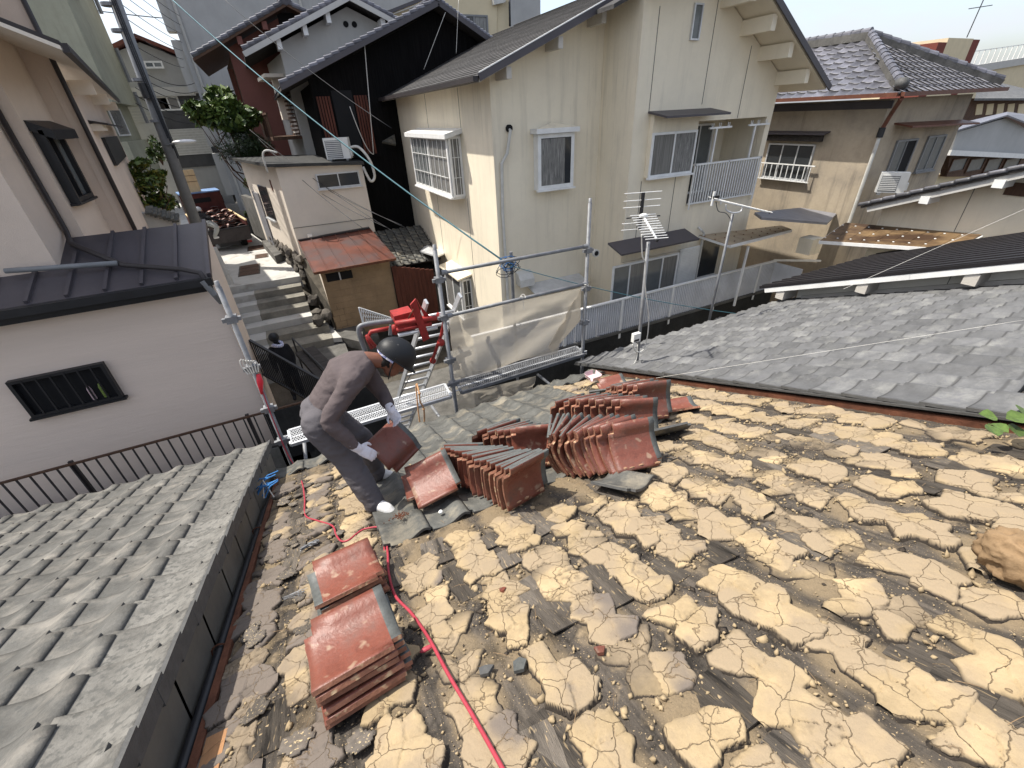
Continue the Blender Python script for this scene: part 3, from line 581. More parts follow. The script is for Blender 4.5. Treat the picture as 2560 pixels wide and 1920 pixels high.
# two flat piles near the hose, built down from the measured top tile
NRM = Vector((0, SA, CA))
def pile(x, y, n, step, yaw, mirror, top, rest, group):
    p0 = rp(x, y, .03+step*n)
    for k in range(n):
        p = p0-NRM*(step*(n-1-k))+Vector((random.uniform(-.008, .008), random.uniform(-.014, .010), 0)) if k < n-1 else p0
        m = Matrix.Translation(p) @ RX @ Matrix.Rotation(R(yaw+(random.uniform(-5, 5) if k < n-1 else 0)), 4, 'Z') @ Matrix.Rotation(R(random.uniform(-1.5, 1.5)), 4, 'X') @ Matrix.Rotation(R(-4), 4, 'Y')
        o = red(m, top if k == n-1 else '%s tile from the top in %s' % (ORD[n-1-k], rest), group, lump=False)
        if mirror: o.data = red_me_l
pile(862, 1432, 5, .030, 97, True, 'topmost tile of the smaller flat pile, grey band down its left end', 'the smaller flat pile of red tiles by the hose', 'red tiles in the smaller flat pile')
pile(880, 1592, 6, .030, 95, False, 'topmost tile of the larger flat pile, white mortar stain on it', 'the larger flat pile of red tiles by the hose', 'red tiles in the larger flat pile')
# loose grey tiles lying among the stacks
for k, (x, y, yaw, ty) in enumerate(((1560, 1200, 20, 10), (1668, 1075, 70, 30), (1512, 985, 50, 35))):
    o = link('loose_grey_tile', grey_me, None, ('grey tile lying loose at the edge of the clay, below the right-hand row', 'curved grey tile tipped up beside the single bright red tile', 'bent grey tile tipped over behind the stacks')[k], 'roof tile')
    o.matrix_world = Matrix.Translation(rp(x, y, .06)) @ RX @ Matrix.Rotation(R(yaw), 4, 'Z') @ Matrix.Rotation(R(ty), 4, 'Y')

# ---------------------------------------------------------------- hose, sack, small things on the roof
def smooth_path(pts, n=6):
    P = [pts[0]]+list(pts)+[pts[-1]]; out = []
    for i in range(1, len(P)-2):
        a, b, c, d = P[i-1:i+3]
        for k in range(n):
            t = k/n; out.append(.5*((2*b)+(c-a)*t+(2*a-5*b+4*c-d)*t*t+(3*b-a-3*c+d)*t**3))
    return out+[P[-2]]
h1 = [rp(*zd(*p), .03) for p in ((150, 1150), (165, 1250), (170, 1360), (250, 1395), (350, 1430), (375, 1490), (410, 1532), (460, 1525), (510, 1485), (570, 1450), (680, 1440))]
hk = PY(646, 936, 4.9)
pole_bits = [PY(650, 960, 4.9), PY(675, 1030, 4.88), PY(713, 1122, 4.8), PY(743, 1178, 4.55)]
hz = lambda x, y: (600+x*.404, 1250+y*.404)
h2 = [rp(*hz(*p), u) for p, u in (((905, 250), .0), ((915, 340), .02), ((920, 450), .03), ((960, 590), .03), ((1060, 700), .03), ((1165, 850), .04), ((1290, 1080), .05), ((1450, 1350), .04), ((1640, 1690), .05), ((1800, 2000), .04))]
ho = thing('air_hose', 'red hose hooked to the scaffold pole and snaking down over the clay', 'hose', tuple(h1[0]))
mb = MB(); mb.tube(smooth_path(pole_bits+h1+[rp(*zd(690, 1500), .0), rp(*zd(700, 1600), .0)], 6), .0065, 8); mb.tube(smooth_path(h2), .0072, 10); mb.build('tube', M['hose'], ho, True)
MB().tube([hk, PY(650, 955, 4.9), PY(654, 985, 4.9)], [.022, .034, .012], 8).build('hook', M['red_hook'], ho, True)
MB().ball(rp(*hz(1155, 920), .04), .03, .012, .008).build('tape_flag', M['hose'], ho)
def lumpy(c, r, seed, m, name, label, cat, sub=3):
    bm = bmesh.new(); bmesh.ops.create_icosphere(bm, subdivisions=sub, radius=1)
    for v in bm.verts:
        n = mn.fractal(v.co*1.7+Vector((seed, 0, 0)), 1., 2., 4)
        v.co = Vector((v.co.x*r[0], v.co.y*r[1], v.co.z*r[2]))*(1+.22*n); v.co += c
    me = bpy.data.meshes.new(name); bm.to_mesh(me); bm.free(); me.materials.append(m)
    me.polygons.foreach_set('use_smooth', [True]*len(me.polygons)); return link(name, me, None, label, cat)
bgm = bmesh.new(); bmesh.ops.create_icosphere(bgm, subdivisions=5, radius=1); bc = rp(2562, 1405, .09)
for v in bgm.verts:
    q = v.co.copy(); f = abs(mn.noise(q*2.1+Vector((4, 1, 7))))*.34+abs(mn.noise(q*4.7+Vector((9, 2, 3))))*.17+abs(mn.noise(q*10))*.06
    k_ = 1.08-f; z = q.z*k_; z = max(z, -.55); v.co = bc+Vector((q.x*.10*k_, q.y*.13*k_, z*.115))
me = bpy.data.meshes.new('sack'); bgm.to_mesh(me); bgm.free(); me.materials.append(M['bag']); me.polygons.foreach_set('use_smooth', [True]*len(me.polygons))
link('sack', me, None, 'crumpled brown sack cut off by the right edge of the clay roof', 'sack')
lumpy(rp(1102, 1280, .05), (.016, .016, .014), 8, M['white_plastic'], 'plaster_lump', 'small white lump lying on the grey eave tiles', 'lump', 2)
for (x, y, s, m, lab) in ((1500, 1630, .022, 'red_tile', 'small bright orange-red tile fragment lying in a trough of the clay roof'), (1258, 1478, .016, 'red_tile', 'small dark red tile fragment beside the clay right of the hose'), (1300, 1665, .03, 'tile_glaze', 'broken grey tile fragment low on the roof right of the hose'), (1215, 1680, .028, 'tile_edge', 'dark broken tile fragment close to the red hose')):
    c = rp(x, y, .02); P_ = [c+(RX @ Vector((s*math.cos(a)*random.uniform(.6, 1.3), s*math.sin(a)*random.uniform(.6, 1.3), .004*math.sin(3*a)))) for a in [k*1.2 for k in range(5)]]
    tag(MB().slab(P_, NRM*.014).build('tile_fragment', M[m]), lab, 'fragment')
for (x, y, lab) in ((735, 1490, 'loose tangle of thin grey wire beside the left edge board'), (775, 1365, 'short twisted grey wire lying on the clay by the hose')):
    c = rp(x, y, .035); w_ = MB()
    for k in range(5): w_.tube(smooth_path([c+(RX @ Vector((random.uniform(-.07, .07), random.uniform(-.03, .03), random.uniform(0, .015)))) for _ in range(5)], 4), .0013 if x < 760 else .004, 4)
    tag(w_.build('wire_scrap', M['galv']), lab, 'wire')
# debris heap on the grey tile by the shoe
db = MB()
for i in range(160):
    a, q = random.uniform(0, 6.3), abs(random.gauss(0, .035)); p = rp(1000, 1290, .075)+Vector((q*math.cos(a), q*math.sin(a)*CA, -q*math.sin(a)*SA))
    db.ball(p+Vector((0, 0, random.uniform(0, .01))), random.uniform(.002, .006), None, None, 4, 3)
tag(db.build('debris_heap', M['rust'], None, kind='stuff'))
# ================================================================ neighbouring roofs
def seen(p, mx=160):
    d = p.dot(Fv)
    if d < .15: return False
    x = 1280+FPX*p.dot(Rv)/d; y = 960-FPX*p.dot(Uv)/d
    return -mx < x < 2560+mx and -mx < y < 1920+mx
# ---- left: its right-hand edge tiles have a downturned flap
lt = kawara(SAN); left_me = tile_mesh('roof_tile', lt, M['grey_tile'], M['tile_edge'])
left_edge = tile_mesh('edge_tile', kawara([(-.1525, .010), (-.13, .002), (-.08, -.012), (-.02, -.018), (.04, -.014), (.09, .0), (.14, .008)], flap=.075), M['mottled_tile'], M['tile_edge'])
leftr = thing('tiled_house', 'house on the left with weathered grey pantiles and a flapped edge beside the gutter', 'house', (-3, 2, -7))
HL = 1.21
for r in range(25):
    Y = 4.80-.12-r*EXP
    for c in range(16):
        x = -.87-.15-PITCHW*c
        if not seen(roofpt(x, Y, 0, HL), 260): continue
        tile_at(left_edge if c == 0 else left_me, x, Y, HL, leftr, 'edge_tile' if c == 0 else 'roof_tile', .03)
def rbx(xa, xb, ya, yb, ha, hb, h):
    mb = MB(); P = [roofpt(x, y, u, h) for u in (ha, hb) for x, y in ((xa, ya), (xb, ya), (xb, yb), (xa, yb))]
    return mb.add(P, [(3,2,1,0),(4,5,6,7),(0,1,5,4),(1,2,6,5),(2,3,7,6),(3,0,4,7)])
rbx(-5.6, -.90, -1.6, 4.62, -.08, -.005, HL).build('roof_deck', M['old_wood'], leftr)
MB().slab([(-.95, -1.5, -7), (-.95, 4.3, -7), (-.95, 4.3, -1.3-TR*4.3), (-.95, -1.5, -1.3+TR*1.5)], (-4.6, 0, 0)).build('wall', M['old_concrete'], leftr)
gt = MB()
for i in range(14):   # overlapping sheets of the metal lining in the gap
    Y = -1.1+i*.42; rbx_ = [roofpt(x, y, u, 1.5) for u in (-.16, -.12) for x, y in ((-.97, Y), (-.838, Y), (-.838, Y+.45), (-.97, Y+.45))]
    gt.add([p+Vector((0, 0, .004*(i % 2))) for p in rbx_], [(3,2,1,0),(4,5,6,7),(0,1,5,4),(1,2,6,5),(2,3,7,6),(3,0,4,7)])
for i in range(14):
    Y = -1.1+i*.42; a_, b_, c_, d_ = [roofpt(-.90, y, u, HL) for u in (-.05, -.33) for y in (Y, Y+.44)]
    gt.slab([a_, b_, d_, c_], (-.006-.003*(i % 2), 0, 0))
lining = gt.build('gap_lining', mat('lining', (.15, .14, .118), .6, .2, 3, .1, 30), leftr)
gp = thing('drain_pipe', 'black plastic pipe lying in the gap between the left roof and the stripped roof', 'pipe', tuple(roofpt(-.9, 2, 0)))
MB().tube([roofpt(-.865, -1.2, -.05, 1.45), roofpt(-.865, 3.35, -.05, 1.45), roofpt(-.86, 3.6, -.06, 1.45), roofpt(-.80, 3.75, -.06, 1.45), roofpt(-.74, 3.9, -.2, 1.45)], .024, 10).build('tube', M['black_metal'], gp, True)
for Y in (.25, 1.7, 3.0): MB().tube([roofpt(-.865+.035*math.cos(a), Y, -.05+.035*math.sin(a), 1.45) for a in [k*math.pi/6 for k in range(13)]], .005, 5).build('tie', M['rust'], gp)
cord = MB(); cb = roofpt(-.83, 3.62, .03, 1.4)
for k in range(9):
    a = random.uniform(-.6, .9); p = cb+Vector((random.uniform(-.05, .05), random.uniform(-.1, .1), random.uniform(0, .04)))
    cord.tube([p-Vector((math.cos(a), math.sin(a)*.6, .3))*.09, p+Vector((0, 0, .05)), p+Vector((math.cos(a), math.sin(a)*.6, .5))*.10], .006, 6)
tag(cord.build('cord_bundle', M['blue_cord']), 'tangle of blue and white cord tied in the gap by the roof corner', 'cord')
MB().tube([cb+Vector((-.03, -.1, -.02)), cb+Vector((.0, 0, .1)), cb+Vector((.05, -.12, -.03))], .006, 6).build('white_cord', M['white_cord'], COL.objects['cord_bundle'])
# ---- right: long run of bluish grey tiles
HR = 1.40
right_me = tile_mesh('roof_tile', kawara(SANL, t=.022), M['grey_tile_blue'], M['tile_edge'])
rightr = thing('tiled_house', 'house on the right with a long slope of clean blue-grey pantiles', 'house', (5, 2, -7))
for r in range(22):
    Y = 4.86-.12-r*EXP
    for c in range(17):
        x = 3.42+.15+PITCHW*c
        if x > 8.12 or not seen(roofpt(x, Y, 0, HR), 25): continue
        tile_at(right_me, x, Y, HR, rightr, up=.03)
rbx(3.50, 8.19, -1.6, 4.66, -.12, -.005, HR).build('roof_deck', M['old_wood'], rightr)
for r in range(21): # little flat end pieces of the edge course
    Y = 4.80-r*EXP
    if seen(roofpt(3.42, Y, 0, HR)): rbx(3.405, 3.47, Y-.12, Y+.10, -.012, .003+.002*(r % 2), HR).build('edge_tile', M['tile_edge'], rightr)
MB().slab([(3.5, -1.5, -7), (3.5, 4.2, -7), (3.5, 4.2, -1.5-TR*4.2), (3.5, -1.5, -1.5+TR*1.5)], (4.65, 0, 0)).build('wall', M['old_concrete'], rightr)
# ---- next house: dark ribbed roof with white bargeboard
rib = thing('ribbed_roof_house', 'pale house behind the right tiles with black ribbed metal roof and white bargeboard', 'house', (9, 2, -7))
HB = 1.0 # height of this slope under the eye at Y = 0
hb = .965
def bx(xa, xb, ya, yb, ha, hb_, h, name, m, par): return rbx(xa, xb, ya, yb, ha, hb_, h).build(name, m, par)
bx(7.88, 12.1, -.6, 5.10, -.03, 0, HB, 'roof_sheet', mat('rib_sheet', (.032, .029, .031), .6, .15, 4, .05, 30, spec=.2), rib)
ribm = mat('rib_metal', (.018, .0165, .018), .6, .15, 4, .05, 30, spec=.2)
for k in range(14): bx(7.885+.29*k, 8.01+.29*k, -.6, 5.12, .0005, .035, HB, 'rib', ribm, rib)
bx(7.84, 7.88, -.6, 5.14, -.03, .02, HB, 'edge_trim', ribm, rib)
bx(7.845, 7.90, -.6, 5.05, -.115, -.033, HB, 'bargeboard', M['white_metal'], rib)
for Y in (4.72, 3.47, 2.29, 1.06): p = roofpt(8.09, Y, -.2, HB); MB().box(7.86, 8.26, Y-.075, Y+.075, p.z-.09, p.z+.07).build('purlin', M['cream_wall'], rib)
MB().slab([(8.20, -.6, -7), (8.20, 4.6, -7), (8.20, 4.6, -HB-TR*4.6-.04), (8.20, -.6, -HB+TR*.6-.04)], (3.6, 0, 0)).build('wall', mat('pale_render', (.72, .69, .61), .9, .06, 1.5, .2, 50), rib)
for Y in (2.6, 1.3): MB().box(8.194, 8.202, Y-.004, Y+.004, -5, -HB-TR*Y-.1).build('panel_joint', M['old_concrete'], rib)
fl_ = MB()
for k in range(14): Y = .3+.237*CA*k*1.35; fl_.add([roofpt(x, y, u, HR) for u in (.0, .10) for x, y in ((8.15, Y), (8.196, Y), (8.196, Y+.30), (8.15, Y+.30))], [(3,2,1,0),(4,5,6,7),(0,1,5,4),(1,2,6,5),(2,3,7,6),(3,0,4,7)])
fl_.build('flashing', M['cream_wall'], rib)
# ---- the one after it: tiled edge with white boards, wall half in the sun
XD = 12.3; vD = PX(*z5(690, 1080), XD-.45); HD = -(vD.z+TR*vD.y)
nxt = thing('tiled_house', 'stucco house with grey tile edge and white purlin ends beyond the black ribbed roof', 'house', (13, 3, -7))
bx(XD-.45, XD+4, -.4, vD.y, -.05, 0, HD, 'roof_deck', M['old_wood'], nxt)
vt = tile_mesh('verge_tile', kawara([(-.15, -.06), (-.148, .0), (-.13, .03), (-.1, .042), (-.05, .03), (0, .0), (.1, -.012), (.15, .0)]), M['dark_tile'], M['tile_edge'])
for r in range(26):
    Y = vD.y-.1-r*EXP
    for c in range(6):
        if Y > -.2: o = tile_at(vt if c == 0 else right_me, XD-.32+PITCHW*c, Y, HD, nxt, up=.035)
bx(XD-.42, XD-.34, -.4, vD.y-.1, -.16, -.03, HD, 'bargeboard', M['white_stucco'], nxt)
for Y in (4.75, 3.75, 2.8): p = roofpt(XD, Y, -.2, HD); MB().box(XD-.45, XD+.1, Y-.08, Y+.08, p.z-.07, p.z+.07).build('purlin', M['white_metal'], nxt)
MB().slab([(XD, -.4, -7), (XD, vD.y-.25, -7), (XD, vD.y-.25, -HD-TR*(vD.y-.25)-.05), (XD, -.4, -HD+TR*.4-.05)], (4, 0, 0)).build('wall', M['stucco'], nxt)
for Y in (4.2, 3.1): MB().box(XD-.006, XD+.002, Y-.005, Y+.005, -5, -HD-TR*Y-.12).build('panel_joint', M['old_concrete'], nxt)
q = PX(*z5(1620, 975), XD); MB().box(XD-.03, XD+.01, q.y-.2, q.y+.15, q.z-.12, q.z+.1).build('vent_grille', M['brown_wood'], nxt)
# ================================================================ ground, alley, path and steps
def setting(name, mb, m): return tag(mb.build(name, m), kind='structure')
setting('ground', MB().box(-900, 900, -60, 1500, -7.6, -7.02), M['earth'])
setting('alley_floor', MB().box(-12, 16, 4.0, 12.2, -7.02, -7.0), M['old_concrete'])
# upper lane: level slab that runs away between the houses
PE = [(-2.55, 16.78), (-.08, 16.70), (-.62, 20.7), (-1.35, 24), (-2.6, 30), (-4, 40), (-4.4, 60), (-12, 60), (-9, 40), (-5.6, 30), (-3.6, 22), (-2.7, 18)]
setting('lane', MB().slab([(x, y, -4.9) for x, y in PE], (0, 0, .4)), M['concrete'])
setting('terrace', MB().box(-12, -2.56, 12.2, 30, -7, -4.62).box(.7, 4.5, 14.9, 26, -7, -4.7), M['old_concrete'])
for k, (c, w, l) in enumerate((((-1.72, 18.65), .72, 1.5), ((-1.3, 20.6), .5, .7), ((-1.5, 22.3), .7, .9))):
    mh = thing('manhole_cover', ('large rusty rectangular manhole cover in the white lane near the steps', 'small rusty manhole cover further up the white lane', 'manhole cover in the shade right behind the truck')[k], 'manhole cover', (*c, -4.5), 'manhole covers in the lane')
    MB().box(c[0]-w/2, c[0]+w/2, c[1]-l/2, c[1]+l/2, -4.5, -4.488).build('frame', M['stone'], mh)
    for j in range(3): MB().box(c[0]-w/2+.05, c[0]+w/2-.05, c[1]-l/2+.05+j*l/3, c[1]-l/2-.0+(j+1)*l/3-.02, -4.488, -4.478).build('lid', M['brown_wood'], mh)
stp = thing('stone_stairs', 'broad worn concrete steps going down from the lane, left strip in paler concrete', 'stairs', (-1.2, 15, -6))
zs, ys = -4.5, 16.72
for i in range(6):
    zs -= .205; y1 = ys; ys -= .47 if i < 4 else .6
    xr = -.15+.02*i if i < 4 else .3
    MB().box(-1.62+.02*i, xr, ys, y1+.03 if i else y1-.06, -7, zs).build('step', M['step'] if i not in (3,) else M['concrete'], stp)
    MB().box(-2.5, -1.622+.02*i, ys, y1+.03 if i else y1-.06, -7, zs-.01).build('pale_step', M['concrete'], stp)  # left strip of each tread in a paler concrete
MB().box(-2.6, .6, 12.0, ys+.03, -7, -5.95).build('landing', M['old_concrete'], stp)
p = [PZ(*zg(*q), -5.75) for q in ((810, 545), (1040, 480), (1165, 610), (850, 640))]
MB().slab(p, (0, 0, -.15)).build('white_slab', M['concrete'], stp)
MB().slab([PZ(*zg(*q), -5.8) for q in ((1040, 480), (1100, 470), (1400, 480), (1380, 660), (1165, 610))], (0, 0, -.3)).build('yard_slab', M['old_concrete'], stp)
for i in range(5): q = PZ(*zg(900-20*i, 690+70*i), -6.0-.2*i); MB().box(q.x-.3, q.x+1.9, q.y-.35, q.y+.12, -7, q.z).build('step', M['old_concrete'], stp)
# stone bank under the sheds
bank = thing('stone_wall', 'rough dark stone footing under the cream shed beside the steps', 'stone wall', (0, 16, -5))
random.seed(5)
def rock(c, r, par, m=None, sd=None):
    bm = bmesh.new(); bmesh.ops.create_icosphere(bm, subdivisions=2, radius=1); sd = random.random()*50
    for v in bm.verts: v.co = Vector([v.co[i]*r[i] for i in range(3)])*(1+.3*mn.noise(v.co*1.4+Vector((sd, 0, 0))))+Vector(c)
    me = bpy.data.meshes.new('stone'); bm.to_mesh(me); bm.free(); me.materials.append(m or M['stone']); return link('stone', me, par)
for i in range(9):
    for j in range(3):
        t = i/8; rock((.02-.85*t+random.uniform(-.04, .04), 16.9+5*t, -4.42+.22*j), (.12, .34, .15), bank)
for i in range(16):
    rock((.02+.45*random.random(), 16.8-2.4*i/15, -4.75-.95*i/15+random.uniform(-.25, .35)), (.18, .2, .2), bank)
MB().slab([(.0, 17, -5), (.5, 14.4, -6), (.9, 14.4, -6), (.9, 17, -5)], (0, 0, 1.0)).build('bank', M['earth'], bank)
blk = thing('stone_step', 'dark stone block on the lane at the foot of the cream shed', 'step', (-.7, 21.6, -4.5))
MB().slab([PZ(*zc(*q), -4.2) for q in ((425, 115), (535, 105), (600, 190), (515, 222))], (0, 0, -.3)).build('slab', M['old_concrete'], blk)

# ================================================================ building kit
def ob(mb, O, U, N, a0, a1, b0, b1, c0, c1):
    O, U, N = Vector(O), Vector(U), Vector(N); Z = Vector((0, 0, 1))
    P = [O+U*a+N*b+Z*c for c in (c0, c1) for a, b in ((a0, b0), (a1, b0), (a1, b1), (a0, b1))]
    F = [(3,2,1,0),(4,5,6,7),(0,1,5,4),(1,2,6,5),(2,3,7,6),(3,0,4,7)]
    if U.cross(N).z < 0: F = [tuple(reversed(f)) for f in F]
    return mb.add(P, F)
def window(par, tl, tr, bl, N, fm, cols=2, panes=('glass',), fr=.05, out=.05, sill=.06, grille=0, name='window', rows=1, w=None, h=None):
    tl, tr, bl, N = Vector(tl), Vector(tr), Vector(bl), Vector(N).normalized(); U = tr-tl; U.z = 0; w = w or U.length; U.normalize(); h = h or tl.z-bl.z
    O = tl-Vector((0, 0, h)); mb = MB()
    ob(mb, O, U, N, 0, fr, .002, out, 0, h); ob(mb, O, U, N, w-fr, w, .002, out, 0, h)
    ob(mb, O, U, N, fr, w-fr, .002, out, h-fr, h); ob(mb, O, U, N, fr, w-fr, .002, out, 0, fr)
    for i in range(1, cols): ob(mb, O, U, N, w*i/cols-fr*.4, w*i/cols+fr*.4, .002, out*.85, fr, h-fr)
    for j in range(1, rows): ob(mb, O, U, N, fr, w-fr, .002, out*.7, h*j/rows-fr*.3, h*j/rows+fr*.3)
    f = mb.build(name, fm, par)
    for i in range(cols):
        ob(MB(), O, U, N, max(fr, w*i/cols), min(w-fr, w*(i+1)/cols), .004, .02+.006*(i % 2), fr, h-fr).build('pane', M[panes[i % len(panes)]], f)
    if sill: ob(MB(), O, U, N, -.04, w+.04, .002, out+sill, -.04, -.002).build('sill', fm, f)
    if grille:
        g = MB()
        for i in range(1, grille): ob(g, O, U, N, w*i/grille-.008, w*i/grille+.008, out, out+.014, fr, h-fr)
        for j in (1, 2): ob(g, O, U, N, fr, w-fr, out+.0145, out+.026, h*j/3-.007, h*j/3+.007)
        g.build('grille', fm, f)
    return f
def hood(par, tl, tr, N, depth, m, drop=.12, th=.04, name='window_hood'):
    tl, tr, N = Vector(tl), Vector(tr), Vector(N).normalized(); d = Vector((0, 0, -drop))
    return MB().slab([tl, tr, tr+N*depth+d, tl+N*depth+d], (0, 0, th)).build(name, m, par)
def wall(par, pts, vec, m, name='wall'): return MB().slab(pts, vec).build(name, m, par)
def tiled(par, me, O, U, D, ncol, nrow, pc, pr, inside, name='roof_tile', up=.03, sc=1.):
    """courses of tiles on a plane: O eave start, U along the eave, D down the slope (unit)"""
    U, D = Vector(U).normalized(), Vector(D).normalized(); Nn = U.cross(D); rot = Matrix((U, D, Nn)).transposed().to_4x4()
    for r in range(nrow):
        for c in range(ncol):
            a, s = (c+.5)*pc, r*pr+.1
            if not inside(a, s): continue
            p = Vector(O)+U*a-D*s+Nn*up
            if not seen(p, 40): continue
            o = link(name, me, par); o.matrix_local = Matrix.Translation(p-WL[par.name]) @ rot @ TILT @ Matrix.Diagonal((sc, sc, 1, 1))
def PV(x, y, p, d): r = ray(x, y); n = Vector((d[1], -d[0], 0)); return r*(Vector((p[0], p[1], 0)).dot(n)/r.dot(n))
NX, PXn, NY = Vector((-1, 0, 0)), Vector((1, 0, 0)), Vector((0, -1, 0))
random.seed(21)
# ================================================================ big beige house
H = thing('stucco_house', 'big two-storey beige stucco house with dark shingle gable, white bay window and balcony', 'house', (8, 11, -7))
zl = lambda x: .60+.408*(x-4.26)            # underside of the left slope
zr = lambda x: 1.68-.607*(x-10.04)
AX = (1.68+.607*10.04-.60+.408*4.26)/(.408+.607)
wall(H, [(4.56, 10.012, -7), (4.56, 18.2, -7), (4.56, 18.2, zl(4.56)), (4.56, 10.012, zl(4.56))], (.2, 0, 0), M['stucco'])
wall(H, [(4.556, 10, -7), (7.42, 10, -7), (7.42, 10, zl(7.42)), (4.556, 10, zl(4.556))], (0, .2, 0), M['stucco'])
wall(H, [(7.42, 8.762, -7), (7.42, 10.1, -7), (7.42, 10.1, zl(7.42)), (7.42, 8.762, zl(7.42))], (.2, 0, 0), M['stucco'])
for pts in ([(7.416, -5.6), (9.40, -5.6), (9.40, zr(9.40)), (AX, zr(AX)), (7.416, zl(7.416))], [(9.401, -.34), (11.98, -.34), (11.98, zr(11.98)), (9.401, zr(9.401))], [(9.401, -5.6), (11.98, -5.6), (11.98, -2.22), (9.401, -2.22)], [(11.80, -2.219), (11.98, -2.219), (11.98, -.341), (11.80, -.341)]):
    wall(H, [(x, 8.75, z) for x, z in pts], (0, .18, 0), M['stucco'])
wall(H, [(11.976, 8.94, -7), (11.976, 16, -7), (11.976, 16, zr(11.98)), (11.976, 8.94, zr(11.98))], (-.18, 0, 0), M['stucco'])
wall(H, [(9.3, 10.0, -2.3), (11.9, 10.0, -2.3), (11.9, 10.0, 0), (9.3, 10.0, 0)], (0, .1, 0), M['stucco'])
MB().box(9.41, 11.79, 8.94, 10, -2.4, -2.225).build('balcony_floor', M['old_concrete'], H)
MB().box(9.41, 11.79, 8.94, 10, -.336, -.25).build('balcony_ceiling', M['stucco'], H)
MB().box(9.22, 9.40, 8.94, 10, -2.2, -.25).build('balcony_side', M['stucco'], H)
# seams between wall panels
def seam(par, a, b, N): a, b = Vector(a), Vector(b); MB().beam(a+Vector(N)*.001, b+Vector(N)*.001, .014, .008).build('panel_joint', M['old_concrete'], par)
for x, a, b in ((7.82, 1.7, -.1), (7.82, -1.5, -3), (9.40, 1.9, .0), (10.69, 1.1, -.32), (8.9, -1.5, -2.9)): seam(H, (x, 8.75, a), (x, 8.75, b), NY)
for y, a, b in ((11.9, .6, -.35), (14.6, .6, -.35), (11.9, -1.9, -7), (14.6, -1.9, -7)): seam(H, (4.56, y, a), (4.56, y, b), NX)
# shingle slopes: overlapping courses
def courses(par, xa, za, xb, zb_, ya, yb, n, m):
    a, b = Vector((xa, 0, za)), Vector((xb, 0, zb_)); d = (b-a)/n; nn = Vector((-(zb_-za), 0, xb-xa)).normalized(); nn = nn if nn.z > 0 else -nn
    for i in range(n):
        p = a+d*i+nn*.028; q = a+d*(i+1.25)+nn*.012; jy = random.uniform(-.006, .006)
        MB().slab([(p.x, ya+jy, p.z), (q.x, ya+jy, q.z), (q.x, yb, q.z), (p.x, yb, p.z)], -nn*.011).build('shingle_course', m, par)
L0 = (4.08, zl(4.08)+.10)
wall(H, [(L0[0], 9.45, L0[1]), (AX, 9.45, zl(AX)+.1), (AX, 9.45, zl(AX)+.02), (L0[0], 9.45, L0[1]-.08)], (0, 10.3, 0), M['cream_wall'], 'roof_deck')
courses(H, L0[0]-.03, L0[1], AX, zl(AX)+.1, 9.40, 19.8, 34, M['shingle'])
wall(H, [(7.36, 8.1, zl(7.36)+.02), (AX, 8.1, zl(AX)+.02), (AX, 8.1, zl(AX)+.1), (7.36, 8.1, zl(7.36)+.1)], (0, 1.345, 0), M['cream_wall'], 'roof_deck')
wall(H, [(6.72, 8.80, zl(6.72)+.03), (7.355, 8.80, zl(7.355)+.03), (7.355, 8.80, zl(7.355)+.1), (6.72, 8.80, zl(6.72)+.1)], (0, .66, 0), M['shingle'], 'roof_deck')  # overhang strip added to keep sun off the return wall below
courses(H, 7.3, zl(7.3)+.1, AX, zl(AX)+.1, 8.05, 9.395, 8, M['shingle'])
wall(H, [(AX+.001, 7.9, zr(AX)+.02), (12.55, 7.9, zr(12.55)+.02), (12.55, 7.9, zr(12.55)+.1), (AX+.001, 7.9, zr(AX)+.1)], (0, 9, 0), M['stucco'], 'roof_deck')
courses(H, 12.6, zr(12.6)+.1, AX+.02, zr(AX)+.1, 7.85, 17, 22, M['shingle'])
MB().beam((L0[0]-.02, 9.385, L0[1]+.0), (AX, 9.385, zl(AX)+.10), .03, .13).build('verge_trim', M['dark_metal'], H)
MB().beam((L0[0]-.02, 9.38, L0[1]+.075), (AX, 9.38, zl(AX)+.175), .04, .018).build('verge_cap', M['white_metal'], H)
MB().beam((AX, 7.84, zr(AX)+.09), (12.62, 7.84, zr(12.62)+.09), .03, .12).build('verge_trim', M['dark_metal'], H)
MB().beam((L0[0]-.09, 9.4, L0[1]-.02), (L0[0]-.09, 19.7, L0[1]-.02), .10, .09).build('gutter', M['brown_metal'], H)
for x in (4.75, 5.95, 7.0): MB().box(x-.055, x+.055, 9.46, 10.0, zl(x)-.2, zl(x)-.002).build('purlin', M['cream_wall'], H)
for x in (9.55, 10.3, 11.05, 11.85): MB().box(x-.07, x+.07, 7.98, 8.75, zr(x)-.26, zr(x)+.015).build('purlin', M['stucco'], H)
MB().tube([(4.0, 18.1, .55), (4.05, 18.3, .35), (4.5, 18.3, .1), (4.5, 18.3, -4.4)], .045, 8).build('downpipe', M['brown_metal'], H)
# bay window on the lit wall
bay = window(H, (4.22, 15.5, -.42), (4.22, 12.05, -.42), (4.22, 15.5, -1.86), NX, M['white_metal'], 2, ('frosted', 'lace'), .09, .04, .05, 9)
MB().box(4.23, 4.559, 12.06, 15.49, -1.92, -1.86).box(4.23, 4.559, 12.06, 15.49, -.44, -.36).build('bay_box', M['white_metal'], bay)
b2 = window(H, (4.22, 12.04, -.42), (4.558, 12.04, -.42), (4.22, 12.04, -1.86), NY, M['white_metal'], 1, ('lace',), .06, .03, 0, 3)
MB().box(4.23, 4.559, 12.06, 15.49, -1.85, -.45).build('curtain', M['curtain'], bay)
MB().slab([(4.08, 11.85, -.36), (4.56, 11.85, -.25), (4.56, 15.7, -.25), (4.08, 15.7, -.36)], (0, 0, -.11)).build('bay_hood', M['white_metal'], bay)
